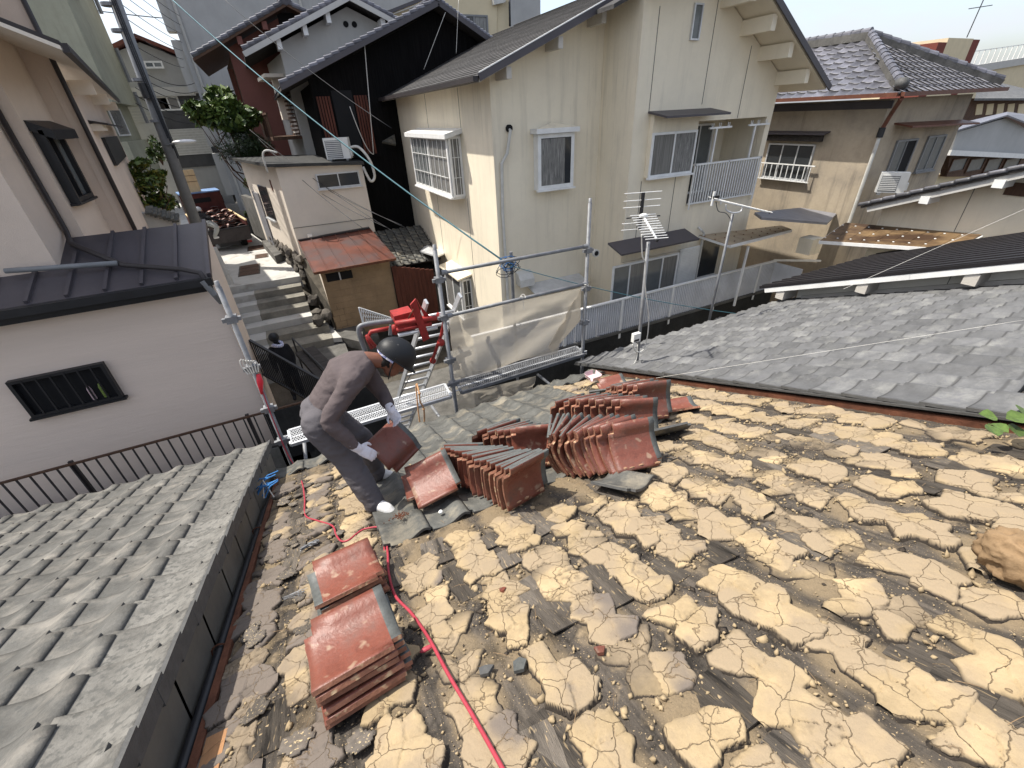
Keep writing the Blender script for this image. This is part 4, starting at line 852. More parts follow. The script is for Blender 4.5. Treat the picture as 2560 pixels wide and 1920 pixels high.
# single window on the gable wall with a box frame
w1 = window(H, (5.57, 9.80, -.42), (6.56, 9.80, -.42), (5.57, 9.80, -1.58), NY, M['white_metal'], 1, ('glass',), .085, .03, .05)
MB().box(5.58, 6.55, 9.802, 9.998, -1.60, -1.53).box(5.58, 5.64, 9.802, 9.998, -1.53, -.42).box(6.49, 6.55, 9.802, 9.998, -1.53, -.42).build('window_box', M['white_metal'], w1)
MB().box(5.66, 6.30, 9.772, 9.779, -1.50, -.52).build('lace_curtain', M['lace'], w1)
MB().box(5.50, 6.64, 9.68, 9.998, -.41, -.31).build('window_hood', M['white_metal'], w1)
MB().slab([(5.52, 9.70, -.309), (6.62, 9.70, -.309), (6.07, 9.998, -.2)], (0, 0, -.002)).build('hood_top', M['stucco'], w1)
# first-floor window, attic slot, ground-floor window
w2 = window(H, (7.87, 8.62, -.50), (9.24, 8.62, -.50), (7.87, 8.62, -1.42), NY, M['white_metal'], 2, ('curtain', 'lace'), .05, .04, .05)
MB().box(7.88, 9.25, 8.622, 8.749, -1.43, -.14).build('window_box', M['stucco'], w2)
hood(H, (7.80, 8.75, -.12), (9.72, 8.75, -.12), NY, .6, M['dark_metal'], .1)
wa = window(H, (8.72, 8.749, 1.78), (8.97, 8.749, 1.78), (8.72, 8.749, 1.17), NY, M['alu'], 1, ('frosted',), .03, .05, 0)
w3 = window(H, (7.08, 8.66, -3.40), (9.32, 8.66, -3.40), (7.08, 8.66, -4.55), NY, M['white_metal'], 4, ('frosted', 'curtain'), .05, .04, .05)
MB().box(7.43, 9.31, 8.662, 8.749, -4.6, -3.38).build('window_box', M['stucco'], w3)
hood(H, (6.95, 8.75, -2.85), (9.5, 8.75, -2.85), NY, .55, M['dark_metal'], .16)
sp = MB().box(9.34, 10.06, 8.60, 8.64, -4.35, -3.32)
sp.build('shutter_box', M['white_metal'], H)
for i in range(22): MB().box(9.36, 10.04, 8.585, 8.599, -4.32+.0455*i, -4.32+.0455*i+.034).build('shutter_slat', M['white_plastic'], H)
# balcony: door, railing, drying arms
bd = window(H, (9.75, 9.98, -.45), (11.3, 9.98, -.45), (9.75, 9.98, -2.2), NY, M['white_metal'], 3, ('glass', 'glass', 'frosted'), .05, .05, 0)
br = thing('balcony_railing', 'white vertical-bar railing across the recessed balcony of the beige house', 'railing', (10.6, 8.7, -2.2))
MB().box(9.40, 11.85, 8.66, 8.72, -1.29, -1.25).build('top_rail', M['white_metal'], br); MB().box(9.40, 11.85, 8.67, 8.71, -2.2, -2.165).build('bottom_rail', M['white_metal'], br)
for i in range(27): MB().box(9.42+.0925*i, 9.448+.0925*i, 8.675, 8.705, -2.163, -1.292).build('bar', M['white_metal'], br)
for x in (9.42, 10.6, 11.8): MB().box(x-.01, x+.03, 8.66, 8.674, -2.32, -1.24).build('post', M['white_metal'], br)
for k, x in enumerate((9.98, 11.35)):
    dp = thing('drying_arm', ('left white T-shaped laundry arm standing on the balcony rail', 'right white T-shaped laundry arm standing on the balcony rail')[k], 'laundry arm', (x, 8.7, -1.25), 'laundry arms on the balcony')
    MB().box(x-.02, x+.02, 8.68, 8.72, -1.245, -.52).build('post', M['white_metal'], dp); MB().box(x-.25, x+.5, 8.675, 8.725, -.52, -.48).build('arm', M['white_metal'], dp)
    for dx in (-.15, .1, .4): MB().tube([(x+dx-.03, 8.7, -.40), (x+dx-.03, 8.7, -.46), (x+dx, 8.7, -.482), (x+dx+.03, 8.7, -.46), (x+dx+.03, 8.7, -.40)], .008, 5).build('hook', M['white_metal'], dp)
# entrance side
hd = MB().slab([PX(*zc(*q), X_) for q, X_ in (((1390, 155), 3.95), ((1535, 112), 4.56), ((1690, 212), 4.56), ((1640, 232), 3.95))], (0, 0, .05)); hd.build('door_hood', M['alu'], H)
door = MB().box(4.50, 4.558, 15.55, 17.3, -6.9, -4.75).build('door', M['white_metal'], H)
MB().box(4.492, 4.4995, 15.65, 17.2, -4.95, -4.78).build('transom', M['glass'], door)
for i in range(9): MB().box(4.47, 4.4995, 16.45+.08*i, 16.48+.08*i, -6.6, -5.1).build('door_bar', M['white_metal'], door)
MB().box(4.45, 4.4995, 15.66, 15.70, -6.1, -5.8).build('handle', M['black_metal'], door)
lb = window(H, (4.25, 13.75, -4.22), (4.25, 12.25, -4.22), (4.25, 13.75, -5.5), NX, M['white_metal'], 2, ('lace', 'frosted'), .07, .04, .04)
window(H, (4.25, 12.24, -4.22), (4.558, 12.24, -4.22), (4.25, 12.24, -5.5), NY, M['white_metal'], 1, ('glass',), .05, .03, 0, 2)
MB().box(4.26, 4.559, 12.26, 13.74, -5.52, -4.2).build('bay_box', M['white_metal'], lb); MB().slab([(4.1, 12.1, -4.2), (4.56, 12.1, -4.1), (4.56, 13.9, -4.1), (4.1, 13.9, -4.2)], (0, 0, .05)).build('bay_hood', M['stucco'], lb)
# pipe from the round vent, small hoods
MB().tube([(4.95, 9.985, -.28), (4.95, 9.90, -.30), (4.86, 9.93, -.75), (4.72, 9.95, -.95), (4.68, 9.95, -2.0), (4.70, 9.95, -3.6), (4.70, 9.95, -6)], .035, 8).build('pipe', M['pvc_white'], H)
MB().tube([(4.95, 9.99, -.27), (4.95, 9.93, -.27)], .075, 12).build('pipe_collar', M['dark'], H)
q = PY(*ze(675, 350), 9.9); MB().slab([(q.x-.2, 9.99, q.z-.15), (q.x-.2, 9.72, q.z-.18), (q.x-.2, 9.74, q.z+.0), (q.x-.2, 9.85, q.z+.13), (q.x-.2, 9.99, q.z+.18)], (.42, 0, 0)).build('vent_cowl', M['pvc_white'], H)
hood(H, (5.3, 10, -3.95), (7.0, 10, -3.95), NY, .5, M['alu'], .12)
q = PY(*ze(1135, 187), 8.74); MB().tube([(q.x, 8.749, q.z), (q.x, 8.68, q.z)], .09, 14).build('vent_ring', M['pvc_white'], H); MB().tube([(q.x, 8.68, q.z), (q.x, 8.676, q.z)], .06, 14).build('vent_hole', M['dark'], H)
MB().tube([(10.0, 8.74, -2.85), (10.0, 8.62, -2.9), (10.12, 8.62, -3.0), (10.12, 8.62, -4.6)], .03, 8).build('pipe', M['pvc_white'], H)
# dim porch behind the fence
MB().box(10.25, 11.0, 8.735, 8.748, -5.4, -3.25).build('porch_door', M['glass'], H); MB().box(10.2, 10.25, 8.70, 8.749, -5.4, -3.2).box(10.25, 11, 8.70, 8.749, -4.4, -4.3).build('porch_frame', M['white_metal'], H)

# ---- corrugated fence on the black retaining wall
rw = thing('retaining_wall', 'black stained concrete retaining wall below the white corrugated fence', 'retaining wall', (8, 8.2, -7))
MB().box(2.9, 13.0, 8.06, 8.3, -7, -5.0).build('wall_face', M['wet_concrete'], rw); MB().box(2.9, 13.0, 8.03, 8.33, -5.0, -4.93).build('coping', M['old_concrete'], rw)
MB().box(2.9, 13, 8.3, 10, -5.7, -5.3).build('terrace_edge', M['old_concrete'], rw)
fe = thing('corrugated_fence', 'white corrugated sheet fence on the black retaining wall', 'fence', (8, 8.1, -5))
x = 2.95; k = 0
while x < 12.7:
    mb = MB(); n = 5; pts = []
    for i in range(n):
        a = x+i*.066; pts += [(a, 8.11), (a+.018, 8.11), (a+.026, 8.085), (a+.058, 8.085)]
    for i in range(len(pts)-1):
        (a, b), (c, d) = pts[i], pts[i+1]; mb.slab([(a, b, -4.93), (c, d, -4.93), (c, d, -4.09), (a, b, -4.09)], (0, .004, 0))
    mb.build('corrugated_sheet', M['corr_white'], fe); x += n*.066; k += 1
MB().box(2.9, 12.75, 8.05, 8.13, -4.09, -4.055).build('top_rail', M['white_metal'], fe); MB().box(2.9, 12.75, 8.055, 8.125, -4.965, -4.931).build('bottom_rail', M['white_metal'], fe)
for x in (3.6, 5.3, 7.0, 8.7, 10.4, 12.1): MB().box(x-.03, x+.03, 8.045, 8.08, -5.15, -4.05).build('post', M['white_metal'], fe)
MB().box(12.70, 12.74, 7.2, 8.04, -4.93, -4.1).build('return_sheet', M['corr_white'], fe); MB().beam((12.7, 8.1, -4.05), (14.2, 7.6, -4.2), .05, .05).build('side_rail', M['white_metal'], fe)

# ---- canopies
def canopy(label, P4, n, m, frame, loc, th=.015):
    t = thing('canopy', label, 'canopy', loc); a, b, c, d = [Vector(p) for p in P4]   # a,b high edge; d,c low edge
    for i in range(n):
        u, v = i/n, (i+.97)/n
        MB().slab([a.lerp(b, u), a.lerp(b, v), d.lerp(c, v), d.lerp(c, u)], (0, 0, th)).build('sheet', m, t)
        for w in (.15, .5, .85):
            q = a.lerp(b, u+.1/n).lerp(d.lerp(c, u+.1/n), w); MB().ball(q+Vector((0, 0, th+.004)), .022, .022, .012, 6, 4).build('screw_cap', M['white_plastic'] if m is M['amber_sheet'] else M['rust'], t)
    MB().beam(d-Vector((0, 0, .03)), c-Vector((0, 0, .03)), .06, .07).build('front_rail', frame, t); MB().beam(a-Vector((0, 0, .03)), b-Vector((0, 0, .03)), .05, .05).build('back_rail', frame, t)
    for p, q in ((a, d), (b, c)): MB().beam(p-Vector((0, 0, .03)), q-Vector((0, 0, .03)), .04, .05).build('side_rail', frame, t)
    return t
canopy('pale brown corrugated porch canopy below the balcony of the beige house', [PY(*zf(830, 128), 8.74), PY(*zf(1740, 20), 8.74), PY(*zf(1850, 62), 7.7), PY(*zf(1170, 238), 7.7)], 8, M['pale_sheet'], M['white_metal'], (11, 8, -3))
MB().box(10.9, 10.95, 7.75, 7.8, -5, -3.3).build('post', M['white_metal'], COL.objects['canopy'])
canopy('amber stained plastic canopy with white frame in front of the brown house', [PX(*z5(600, 1180), 12.26), PX(*z5(1412, 1252), 12.26), PX(*z5(1250, 1335), 11.4), PX(*z5(450, 1285), 11.4)], 9, M['amber_sheet'], M['white_metal'], (14, 7, -3.4))

# ================================================================ brown stained house
B = thing('stained_house', 'weathered brown stucco house with hipped dark tile roof and white window rail', 'house', (17, 9, -7))
wall(B, [(14.74, 7.512, -7), (14.74, 14, -7), (14.74, 14, -.08), (14.74, 7.512, -.08)], (.2, 0, 0), M['brown_stucco'])
wall(B, [(14.736, 7.5, -7), (18.94, 7.5, -7), (18.94, 7.5, -.08), (14.736, 7.5, -.08)], (0, .2, 0), M['brown_stucco'])
MB().box(14.70, 14.739, 7.4, 14, -.30, -.12).build('eave_beam', M['dark_metal'], B)
ex0, ex1, ey, ez, pit = 14.15, 19.45, 7.05, .02, .52; axm = (ex0+ex1)/2; run = axm-ex0; az = ez+run*pit
MB().slab([(ex0, ey, ez), (axm, ey+run, az), (axm, 15, az), (ex0, 15, ez)], (0, 0, -.05)).build('roof_deck', M['old_wood'], B)
MB().slab([(ex0, ey, ez), (ex1, ey, ez), (axm, ey+run, az)], (0, 0, -.05)).build('roof_deck', M['old_wood'], B)
MB().slab([(ex1, ey, ez), (ex1, 15, ez), (axm, 15, az), (axm, ey+run, az)], (0, 0, -.05)).build('roof_deck', M['old_wood'], B)
dk = tile_mesh('roof_tile', kawara(SANL, nw=10, nl=1, notch=False), M['dark_tile'], M['tile_edge'])
sl = math.hypot(1, pit); dL = Vector((-1, 0, -pit)).normalized(); dF = Vector((0, -1, -pit)).normalized()
pc_, pr_ = .31, .30
tiled(B, dk, (ex0, ey, ez), (0, 1, 0), dL, 26, 11, pc_, pr_, lambda a, s: a > s/sl and s < run*sl, sc=1.12)
tiled(B, dk, (ex1, ey, ez), (-1, 0, 0), dF, 18, 11, pc_, pr_, lambda a, s: s/sl < a < (ex1-ex0)-s/sl and s < run*sl, sc=1.12)
def ridge(par, a, b, base=.16, w=.2, n=None):
    a, b = Vector(a), Vector(b); MB().beam(a+Vector((0, 0, base/2)), b+Vector((0, 0, base/2)), w, base).build('ridge_bed', M['old_concrete'], par)
    n = n or max(2, int((b-a).length/.26))
    for i in range(n):
        p, q = a.lerp(b, i/n), a.lerp(b, (i+1.06)/n); up = Vector((0, 0, base+.01))
        MB().tube([p+up, q+up+Vector((0, 0, -.012))], [.105, .095], 10).build('ridge_tile', M['dark_tile'], par)
apex = Vector((axm, ey+run, az))
ridge(B, apex, (axm, 15, az), .2); ridge(B, Vector((ex0+.1, ey+.1, ez+.05)), apex); ridge(B, Vector((ex1-.1, ey+.1, ez+.05)), apex)
lumpy(Vector((ex0+.1, ey+.08, ez+.2)), (.13, .16, .14), 2, M['tile_edge'], 'ridge_end', None, None, 2).parent = B; COL.objects['ridge_end'].location = -WL[B.name]
MB().beam((ex0-.06, ey, ez-.02), (ex0-.06, 15, ez-.02), .1, .09).build('gutter', M['copper_gutter'], B); MB().beam((ex0, ey-.06, ez-.02), (ex1, ey-.06, ez-.02), .1, .09).build('gutter', M['copper_gutter'], B)
MB().tube([(ex0+.05, ey-.05, -.08), (14.6, 7.3, -.4), (14.66, 7.42, -.75)], .05, 8).build('downpipe', M['copper_gutter'], B)
MB().tube([(14.66, 7.42, -.72), (14.66, 7.42, -.95)], .08, 8).build('rain_head', M['black_metal'], B); MB().tube([(14.66, 7.42, -.95), (14.66, 7.42, -3.2), (14.8, 7.38, -3.4)], .045, 8).build('downpipe', M['pvc_white'], B)
k = .714
window(B, (14.739, 14.86*k, -1.63*k), (14.739, 12.72*k, -1.63*k), (14.739, 14.86*k, -3.03*k), NX, M['alu'], 3, ('glass', 'glass', 'glass'), .04, .05, .05)
MB().box(14.60, 14.738, 12.5*k, 15*k, -1.52*k, -1.30*k).build('lintel_box', M['old_wood'], B); hood(B, (14.738, 15.1*k, -1.2*k), (14.738, 12.3*k, -1.2*k), NX, .25, M['dark_metal'], .05)
rl = thing('window_railing', 'white bar railing under the window of the brown stained house', 'railing', (14.5, 9.5, -2.2))
MB().box(14.60, 14.64, 12.4*k, 15*k, -2.44*k, -2.40*k).box(14.605, 14.635, 12.5*k, 15*k, -3.08*k, -3.05*k).build('rail', M['white_metal'], rl)
for i in range(10): y = (12.55+.26*i)*k; MB().box(14.607, 14.633, y, y+.018, -3.05*k, -2.44*k).build('bar', M['white_metal'], rl)
f1 = window(B, PY(*z5(905, 690), 7.499), PY(*z5(1050, 670), 7.499), PY(*z5(850, 880), 7.499), NY, M['pvc_grey'], 2, ('frosted', 'dark'), .05, .05, .05, w=1.05, h=1.05)
f2 = window(B, PY(*z5(1090, 665), 7.499), PY(*z5(1230, 655), 7.499), PY(*z5(1010, 870), 7.499), NY, M['pvc_grey'], 2, ('frosted', 'frosted'), .05, .05, .05, w=1.0, h=.95)
hood(B, PY(*z5(890, 595), 7.499), PY(*z5(1290, 575), 7.499), NY, .45, M['copper_gutter'], .08)
MB().slab([PY(*z5(60, 1130), 7.9), PY(*z5(330, 1100), 8.6), PY(*z5(545, 1135), 7.9), PY(*z5(490, 1190), 7.2), PY(*z5(100, 1160), 7.2)], (0, 0, .06)).build('lean_to_roof', M['sheet_grey'], B)
q = PY(*z5(360, 1300), 7.45); MB().box(q.x-.25, q.x+.2, 7.1, 7.49, q.z-.22, q.z+.2).build('vent_cowl', M['stucco'], B)
def aircon(name, label, c, U, N, w=.75, h=.56, d=.28, loc=None):
    t = thing(name, label, 'air conditioner', tuple(c)); U, N = Vector(U), Vector(N)
    ob(MB(), c, U, N, -w/2, w/2, -d/2, d/2, .06, .06+h).build('casing', M['white_plastic'], t)
    gb = MB()
    for i in range(9): ob(gb, c, U, N, -w*.42, w*.18, d/2+.001, d/2+.012, .12+i*h*.09, .12+i*h*.09+.02)
    ob(MB(), c, U, N, -w*.44, w*.2, d/2, d/2+.004, .09, h*.98).build('fan_opening', M['pvc_grey'], t); gb.build('fan_grille', M['white_plastic'], t)
    ob(MB(), c, U, N, w/2+.001, w/2+.05, -.08, .08, .12, .3).build('valve_cover', M['white_plastic'], t)
    for s in (-.35, .35): ob(MB(), c, U, N, s*w-.04, s*w+.04, -d/2-.03, d/2+.03, 0, .058).build('foot', M['pvc_grey'], t)
    return t
aircon('air_conditioner', 'white outdoor air conditioner beside the corner downpipe of the brown house', PY(*z5(850, 1010), 6.9), Vector((.45, -.75, 0)).normalized(), Vector((-.75, -.45, 0)).normalized(), .62, .5)
# ---- far right
G = thing('grey_gable_house', 'pale grey gabled house with white board over brown windows at the far right', 'house', (22, 8, -7))
e_ = [PY(*z5(*p), 8.2) for p in ((1225, 760), (1700, 790), (1700, 640), (1560, 555), (1265, 640))]
wall(G, e_, (0, .2, 0), M['grey_stucco']); MB().beam(PY(*z5(1215, 762), 8.05), PY(*z5(1700, 785), 8.05), .1, .16).build('eave_board', M['white_metal'], G)
wall(G, [PY(*z5(*p), 8.35) for p in ((1200, 905), (1700, 900), (1700, 780), (1220, 780))], (0, .2, 0), M['brown_wood'])
for i in range(4): a = 1235+105*i; window(G, PY(*z5(a, 800), 8.349), PY(*z5(a+85, 803), 8.349), PY(*z5(a-15, 880), 8.349), NY, M['brown_wood'], 1, ('frosted',), .04, .05, 0)
MB().slab([PY(*z5(1250, 632), 8.0), PY(*z5(1560, 538), 8.0), PY(*z5(1560, 520), 9.5), PY(*z5(1330, 575), 9.5)], (0, 0, -.05)).build('roof', M['dark_tile'], G); MB().slab([PY(*z5(1560, 538), 8.0), PY(*z5(1720, 600), 8.0), PY(*z5(1720, 540), 9.5), PY(*z5(1560, 520), 9.5)], (0, 0, -.05)).build('roof', M['dark_tile'], G)
wall(G, [PY(*z5(*p), 8.6) for p in ((1100, 1000), (1700, 1000), (1700, 890), (1150, 890))], (0, .2, 0), M['yellow_stucco'])
W = thing('timber_house', 'dark half-timbered house with grey roof behind the grey gable', 'house', (27, 12, -7))
wall(W, [PY(*z5(*p), 11) for p in ((1270, 640), (1720, 640), (1720, 440), (1340, 440))], (0, .2, 0), M['brown_wood'])
for i in range(6): a = 1370+62*i; wall(W, [PY(*z5(*p), 10.98) for p in ((a, 540), (a+40, 535), (a+50, 470), (a+12, 475))], (0, .02, 0), M['yellow_stucco'], 'plaster_panel')
MB().slab([PY(*z5(1370, 440), 10.5), PY(*z5(1720, 440), 10.5), PY(*z5(1720, 395), 14), PY(*z5(1400, 320), 14)], (0, 0, -.08)).build('roof', M['grey_tile_blue'], W)
Tw = thing('roof_tower', 'cream and maroon stair tower standing on a far rooftop', 'tower', (75, 48, 0))
zz = 48.; pts = [PY(*z5(*p), zz) for p in ((1050, 300), (1225, 300), (1310, 85), (1095, 110))]
O_ = PY(*z5(1070, 330), zz); U_ = PXn; top = PY(*z5(1310, 85), zz).z
wd = PY(*z5(1310, 85), zz).x-PY(*z5(1095, 112), zz).x
ob(MB(), O_, U_, NY, 0, wd*.24, -6, 0, -12, top-O_.z-.6).build('wall', M['maroon'], Tw); ob(MB(), O_, U_, NY, wd*.24, wd, -6, .0, -12, top-O_.z).build('wall', M['yellow_stucco'], Tw); ob(MB(), O_, U_, NY, wd+.001, wd*1.22, -6, .0, -12, top-O_.z-.1).build('wall', M['maroon'], Tw)
q = PY(*z5(1320, 80), zz); MB().tube([q, q+Vector((.6, 0, 6))], .08, 5).tube([q+Vector((-3, 0, 3.6)), q+Vector((4, 0, 4.3))], .06, 5).build('aerial', M['wire'], Tw)
Wb = thing('flat_block', 'pale flat-roofed block with a roof railing at the right edge', 'building', (85, 50, 0))
pa, pb = PY(*z5(1250, 300), 50), PY(*z5(1760, 215), 50)
MB().slab([pa, pb, Vector((pb.x, 50, -30)), Vector((pa.x, 50, -30))], (0, 15, 0)).build('wall', M['yellow_stucco'], Wb); MB().beam(pa+Vector((0, -.2, .4)), pb+Vector((0, -.2, .4)), .4, 1.2).build('parapet', M['white_stucco'], Wb)
for i in range(16): q = pa.lerp(pb, (i+.3)/16); MB().box(q.x-.06, q.x+.06, 49.7, 49.8, q.z+.8, q.z+3.2).build('rail_post', M['white_metal'], Wb)
MB().beam(pa+Vector((0, -.25, 3.2)), pb+Vector((0, -.25, 3.2)), .1, .12).build('rail', M['white_metal'], Wb)
# ================================================================ left house
LH = thing('pink_stucco_house', 'tall pinkish stucco house with dark metal lower roof and shuttered side windows', 'house', (-4, 10, -7))
wall(LH, [(-12, 9, -7), (-1.45, 9, -7), (-1.45, 9, -2.0), (-12, 9, -2.0)], (0, .2, 0), M['pink_stucco_comb'])
wall(LH, [(-1.452, 9.21, -7), (-1.452, 10.6, -7), (-1.452, 10.6, -1.6), (-1.452, 9.21, -1.95)], (-.2, 0, 0), M['pink_stucco'])
ra, rb_ = Vector((0, 8.6, -2.07)), Vector((0, 11.9, -.95))
zrf = lambda y: -2.07+(y-8.6)*.345
MB().slab([(-12, 8.6, zrf(8.6)), (-1.38, 8.6, zrf(8.6)), (-1.38, 10.3, zrf(10.3)), (-12, 10.3, zrf(10.3))], (0, 0, -.05)).build('metal_roof', M['dark_metal'], LH)
for x in (-1.85, -2.32, -2.79, -3.26, -3.73, -4.2, -4.67): MB().beam((x, 8.62, zrf(8.62)+.025), (x, 10.28 if x > -3.0 else 9.9, zrf(10.28 if x > -3.0 else 9.9)+.025), .05, .05).build('roof_seam', M['dark_metal'], LH)
MB().beam((-1.39, 8.6, zrf(8.6)+.01), (-1.39, 10.3, zrf(10.3)+.01), .06, .09).build('edge_trim', M['dark_metal'], LH)
MB().beam((-12, 8.53, -2.13), (-1.36, 8.53, -2.13), .12, .12).build('gutter', M['black_metal'], LH); MB().box(-12, -1.42, 8.66, 8.70, -2.33, -2.12).build('fascia', M['black_metal'], LH); MB().box(-12, -1.45, 8.70, 8.998, -2.25, -2.2).build('soffit', M['brown_metal'], LH)
MB().tube([(-1.5, 8.5, -2.1), (-1.42, 8.52, -2.35), (-1.40, 8.7, -2.55), (-1.38, 8.93, -2.65), (-1.38, 8.93, -6)], .05, 8).build('downpipe', M['pvc_grey'], LH)
# upper storey, stepped back towards the lane
X0_, Ya, Yb, Yc, Xs, Xc = -3.45, 9.4, 10.3, 11.75, -3.21, -2.86
zt_ = 4.5
wall(LH, [(-12, Ya, zrf(Ya)), (X0_, Ya, zrf(Ya)), (X0_, Ya, zt_), (-12, Ya, zt_)], (0, .2, 0), M['pink_stucco'])
wall(LH, [(X0_-.004, Ya+.012, zrf(Ya)), (X0_-.004, Yb, zrf(Yb)), (X0_-.004, Yb, zt_), (X0_-.004, Ya+.012, zt_)], (-.2, 0, 0), M['pink_stucco'])
wall(LH, [(X0_-.2, Yb, -3), (Xs, Yb, -3), (Xs, Yb, zt_), (X0_-.2, Yb, zt_)], (0, .1, 0), M['pink_stucco'])
wall(LH, [(Xs-.004, Yb+.01, -3), (Xs-.004, Yc+.1, -3), (Xs-.004, Yc+.1, zt_), (Xs-.004, Yb+.01, zt_)], (-.15, 0, 0), M['pink_stucco'])
dC = ray(400, 388); dC = Vector((dC.x, dC.y, 0)).normalized(); nC = Vector((dC.y, -dC.x, 0))
pC = Vector((Xc, Yc, 0))
wall(LH, [(Xs-.2, Yc, -4), (Xc, Yc, -4), (Xc, Yc, zt_), (Xs-.2, Yc, zt_)], (0, .1, 0), M['pink_stucco'])
farC = PV(*z6(1007, 1300), pC, dC); topC = PV(250, 243, pC, dC); ec = PV(262, 225, pC+nC*.42, dC)
ze_ = ec.z
cA = pC+dC*.012-nC*.004
endC = Vector((topC.x, topC.y, 0))
wall(LH, [Vector((cA.x, cA.y, -4)), Vector((endC.x, endC.y, -4)), Vector((endC.x, endC.y, ze_-.02)), Vector((cA.x, cA.y, ze_-.02))], -nC*.15, M['pink_stucco'])
ea, eb = pC-dC*3.0+nC*.42, endC+dC*.35+nC*.42
for w_, zo, th, m in ((.5, .02, .05, M['cream']), (.56, .075, .05, M['brown_metal'])):
    MB().slab([ea+Vector((0, 0, ze_+zo))+nC*.0, eb+Vector((0, 0, ze_+zo)), eb-nC*1.6+Vector((0, 0, ze_+zo+.75)), ea-nC*1.6+Vector((0, 0, ze_+zo+.75))], (0, 0, th)).build('eave', m, LH)
MB().beam(ea+nC*.03+Vector((0, 0, ze_+.05)), eb+nC*.03+Vector((0, 0, ze_+.05)), .08, .10).build('gutter', M['brown_metal'], LH)
L_ = (endC-pC).length
for t in (.12, .55, .98): q = pC+dC*(L_*t)+Vector((0, 0, ze_-.12)); ob(MB(), q, dC, nC, -.06, .06, 0, .36, -.12, .12).build('eave_beam', M['cream'], LH)
# drain pipes on the corners
def pipe(par, pts, r, m, name='downpipe'): MB().tube(pts, r, 8).build(name, m, par, True)
pipe(LH, [(X0_+.06, Yb-.06, 4), (X0_+.06, Yb-.06, zrf(Yb)+.12), (X0_+.15, 9.9, zrf(9.9)+.1), (-2.55, 9.1, zrf(9.1)+.09), (-1.75, 8.75, zrf(8.75)+.09), (-1.5, 8.62, -2.0), (-1.45, 8.5, -2.12)], .042, M['brown_metal'])
pipe(LH, [(-4.0, 9.25, zrf(9.25)+.16), (-2.62, 9.12, zrf(9.12)+.12)], .04, M['pvc_grey'], 'branch_pipe')
pipe(LH, [(Xc+.05, Yc-.06, 4), (Xc+.05, Yc-.06, -3)], .04, M['brown_metal'])
MB().beam((-12, 9.38, -.83), (-3.9, 9.38, -.83), .05, .06).build('ledge', M['dark_metal'], LH)
# shutter window
sw = window(LH, (Xs, 10.47, .15), (Xs, 11.45, .15), (Xs, 10.47, -.98), PXn, M['black_metal'], 2, ('dark', 'frosted'), .07, .10, .03)
MB().slab([(Xs, 10.40, .24), (Xs, 11.52, .24), (Xs+.26, 11.52, .14), (Xs+.28, 11.52, -.02), (Xs+.28, 10.40, -.02), (Xs+.26, 10.40, .14)][:2]+[(Xs+.28, 11.52, .10), (Xs+.28, 10.40, .10)], (0, 0, -.14)).build('shutter_box', M['black_metal'], sw)
MB().box(Xs+.1, Xs+.16, 10.40, 10.46, -1.0, .1).build('side_rail', M['black_metal'], sw)
cw = [PV(*z6(*p), pC, dC) for p in ((745, 1020), (855, 1022), (850, 1228))]
ob(MB(), cw[0]-Vector((0, 0, .58)), dC, nC, 0, (cw[1]-cw[0]).length, .002, .07, 0, .58).build('slatted_window', M['black_metal'], LH)
hq = [PV(*z6(*p), pC, dC) for p in ((655, 905), (830, 945))]; hood(LH, hq[0], Vector((hq[1].x, hq[1].y, hq[0].z)), nC, .3, M['brown_metal'], .07); ob(MB(), hq[0]-Vector((0, 0, .16)), dC, nC, .05, 1.1, 0, .2, 0, .13).build('hood_box', M['cream'], LH)
# barred window in the ground-floor wall
g4 = [PY(*za(*p), 8.999) for p in ((50, 940), (370, 868), (480, 1045), (180, 1118))]
w0, h0_ = 1.22, g4[0].z-g4[3].z
gw = window(LH, Vector((g4[3].x, 8.999, g4[0].z+.02)), Vector((g4[3].x+1.25, 8.999, g4[0].z)), Vector((g4[3].x, 8.999, g4[3].z)), NY, M['black_metal'], 1, ('dark',), .05, .10, .02)
for i in range(1, 7): MB().box(g4[3].x+.178*i-.012, g4[3].x+.178*i+.012, 8.89, 8.91, g4[3].z+.03, g4[0].z).build('bar', M['black_metal'], gw)
for dx, m in ((.86, 'pink_plastic'), (1.02, 'leaf_light')): MB().tube([(g4[3].x+dx, 8.975, g4[3].z+.06), (g4[3].x+dx, 8.975, g4[3].z+.26), (g4[3].x+dx, 8.975, g4[3].z+.33)], [.035, .035, .015], 8).build('bottle', M[m], gw)
# railing along the foot of that wall
rg = thing('wall_railing', 'brown bar railing along the foot of the pink stucco wall', 'railing', (-4, 8.4, -5.8))
lw = PY(300, 1220, 8.45); rz = PY(0, 1206, 8.4).z
MB().box(-9, -.55, 8.38, 8.42, rz-.035, rz).build('top_rail', M['brown_wood'], rg); MB().box(-9, -.55, 8.385, 8.415, rz-.86, rz-.83).build('bottom_rail', M['brown_metal'], rg)
for i in range(48):
    x = -9+.176*i; MB().box(x, x+.022, 8.388, 8.412, rz-.829, rz-.036).build('bar', M['brown_metal'], rg)
for x in (-7.1, -4.4, -1.7): MB().box(x-.03, x+.03, 8.42, 8.47, rz-1.0, rz+.02).build('post', M['brown_metal'], rg)
bw = thing('low_wall', 'low grey block wall with dark openings under the brown railing', 'wall', (-4, 8.4, -7))
MB().box(-12, -.9, 8.36, 8.56, -7, rz-.87).build('wall_face', M['old_concrete'], bw)
for x in (-3.3, -1.35, -5.4): MB().box(x, x+.55, 8.34, 8.359, rz-1.2, rz-.92).build('opening', M['dark'], bw)
MB().box(-1.4, .9, 8.36, 8.5, -7, rz-.04).build('wall_face', M['wet_concrete'], bw)

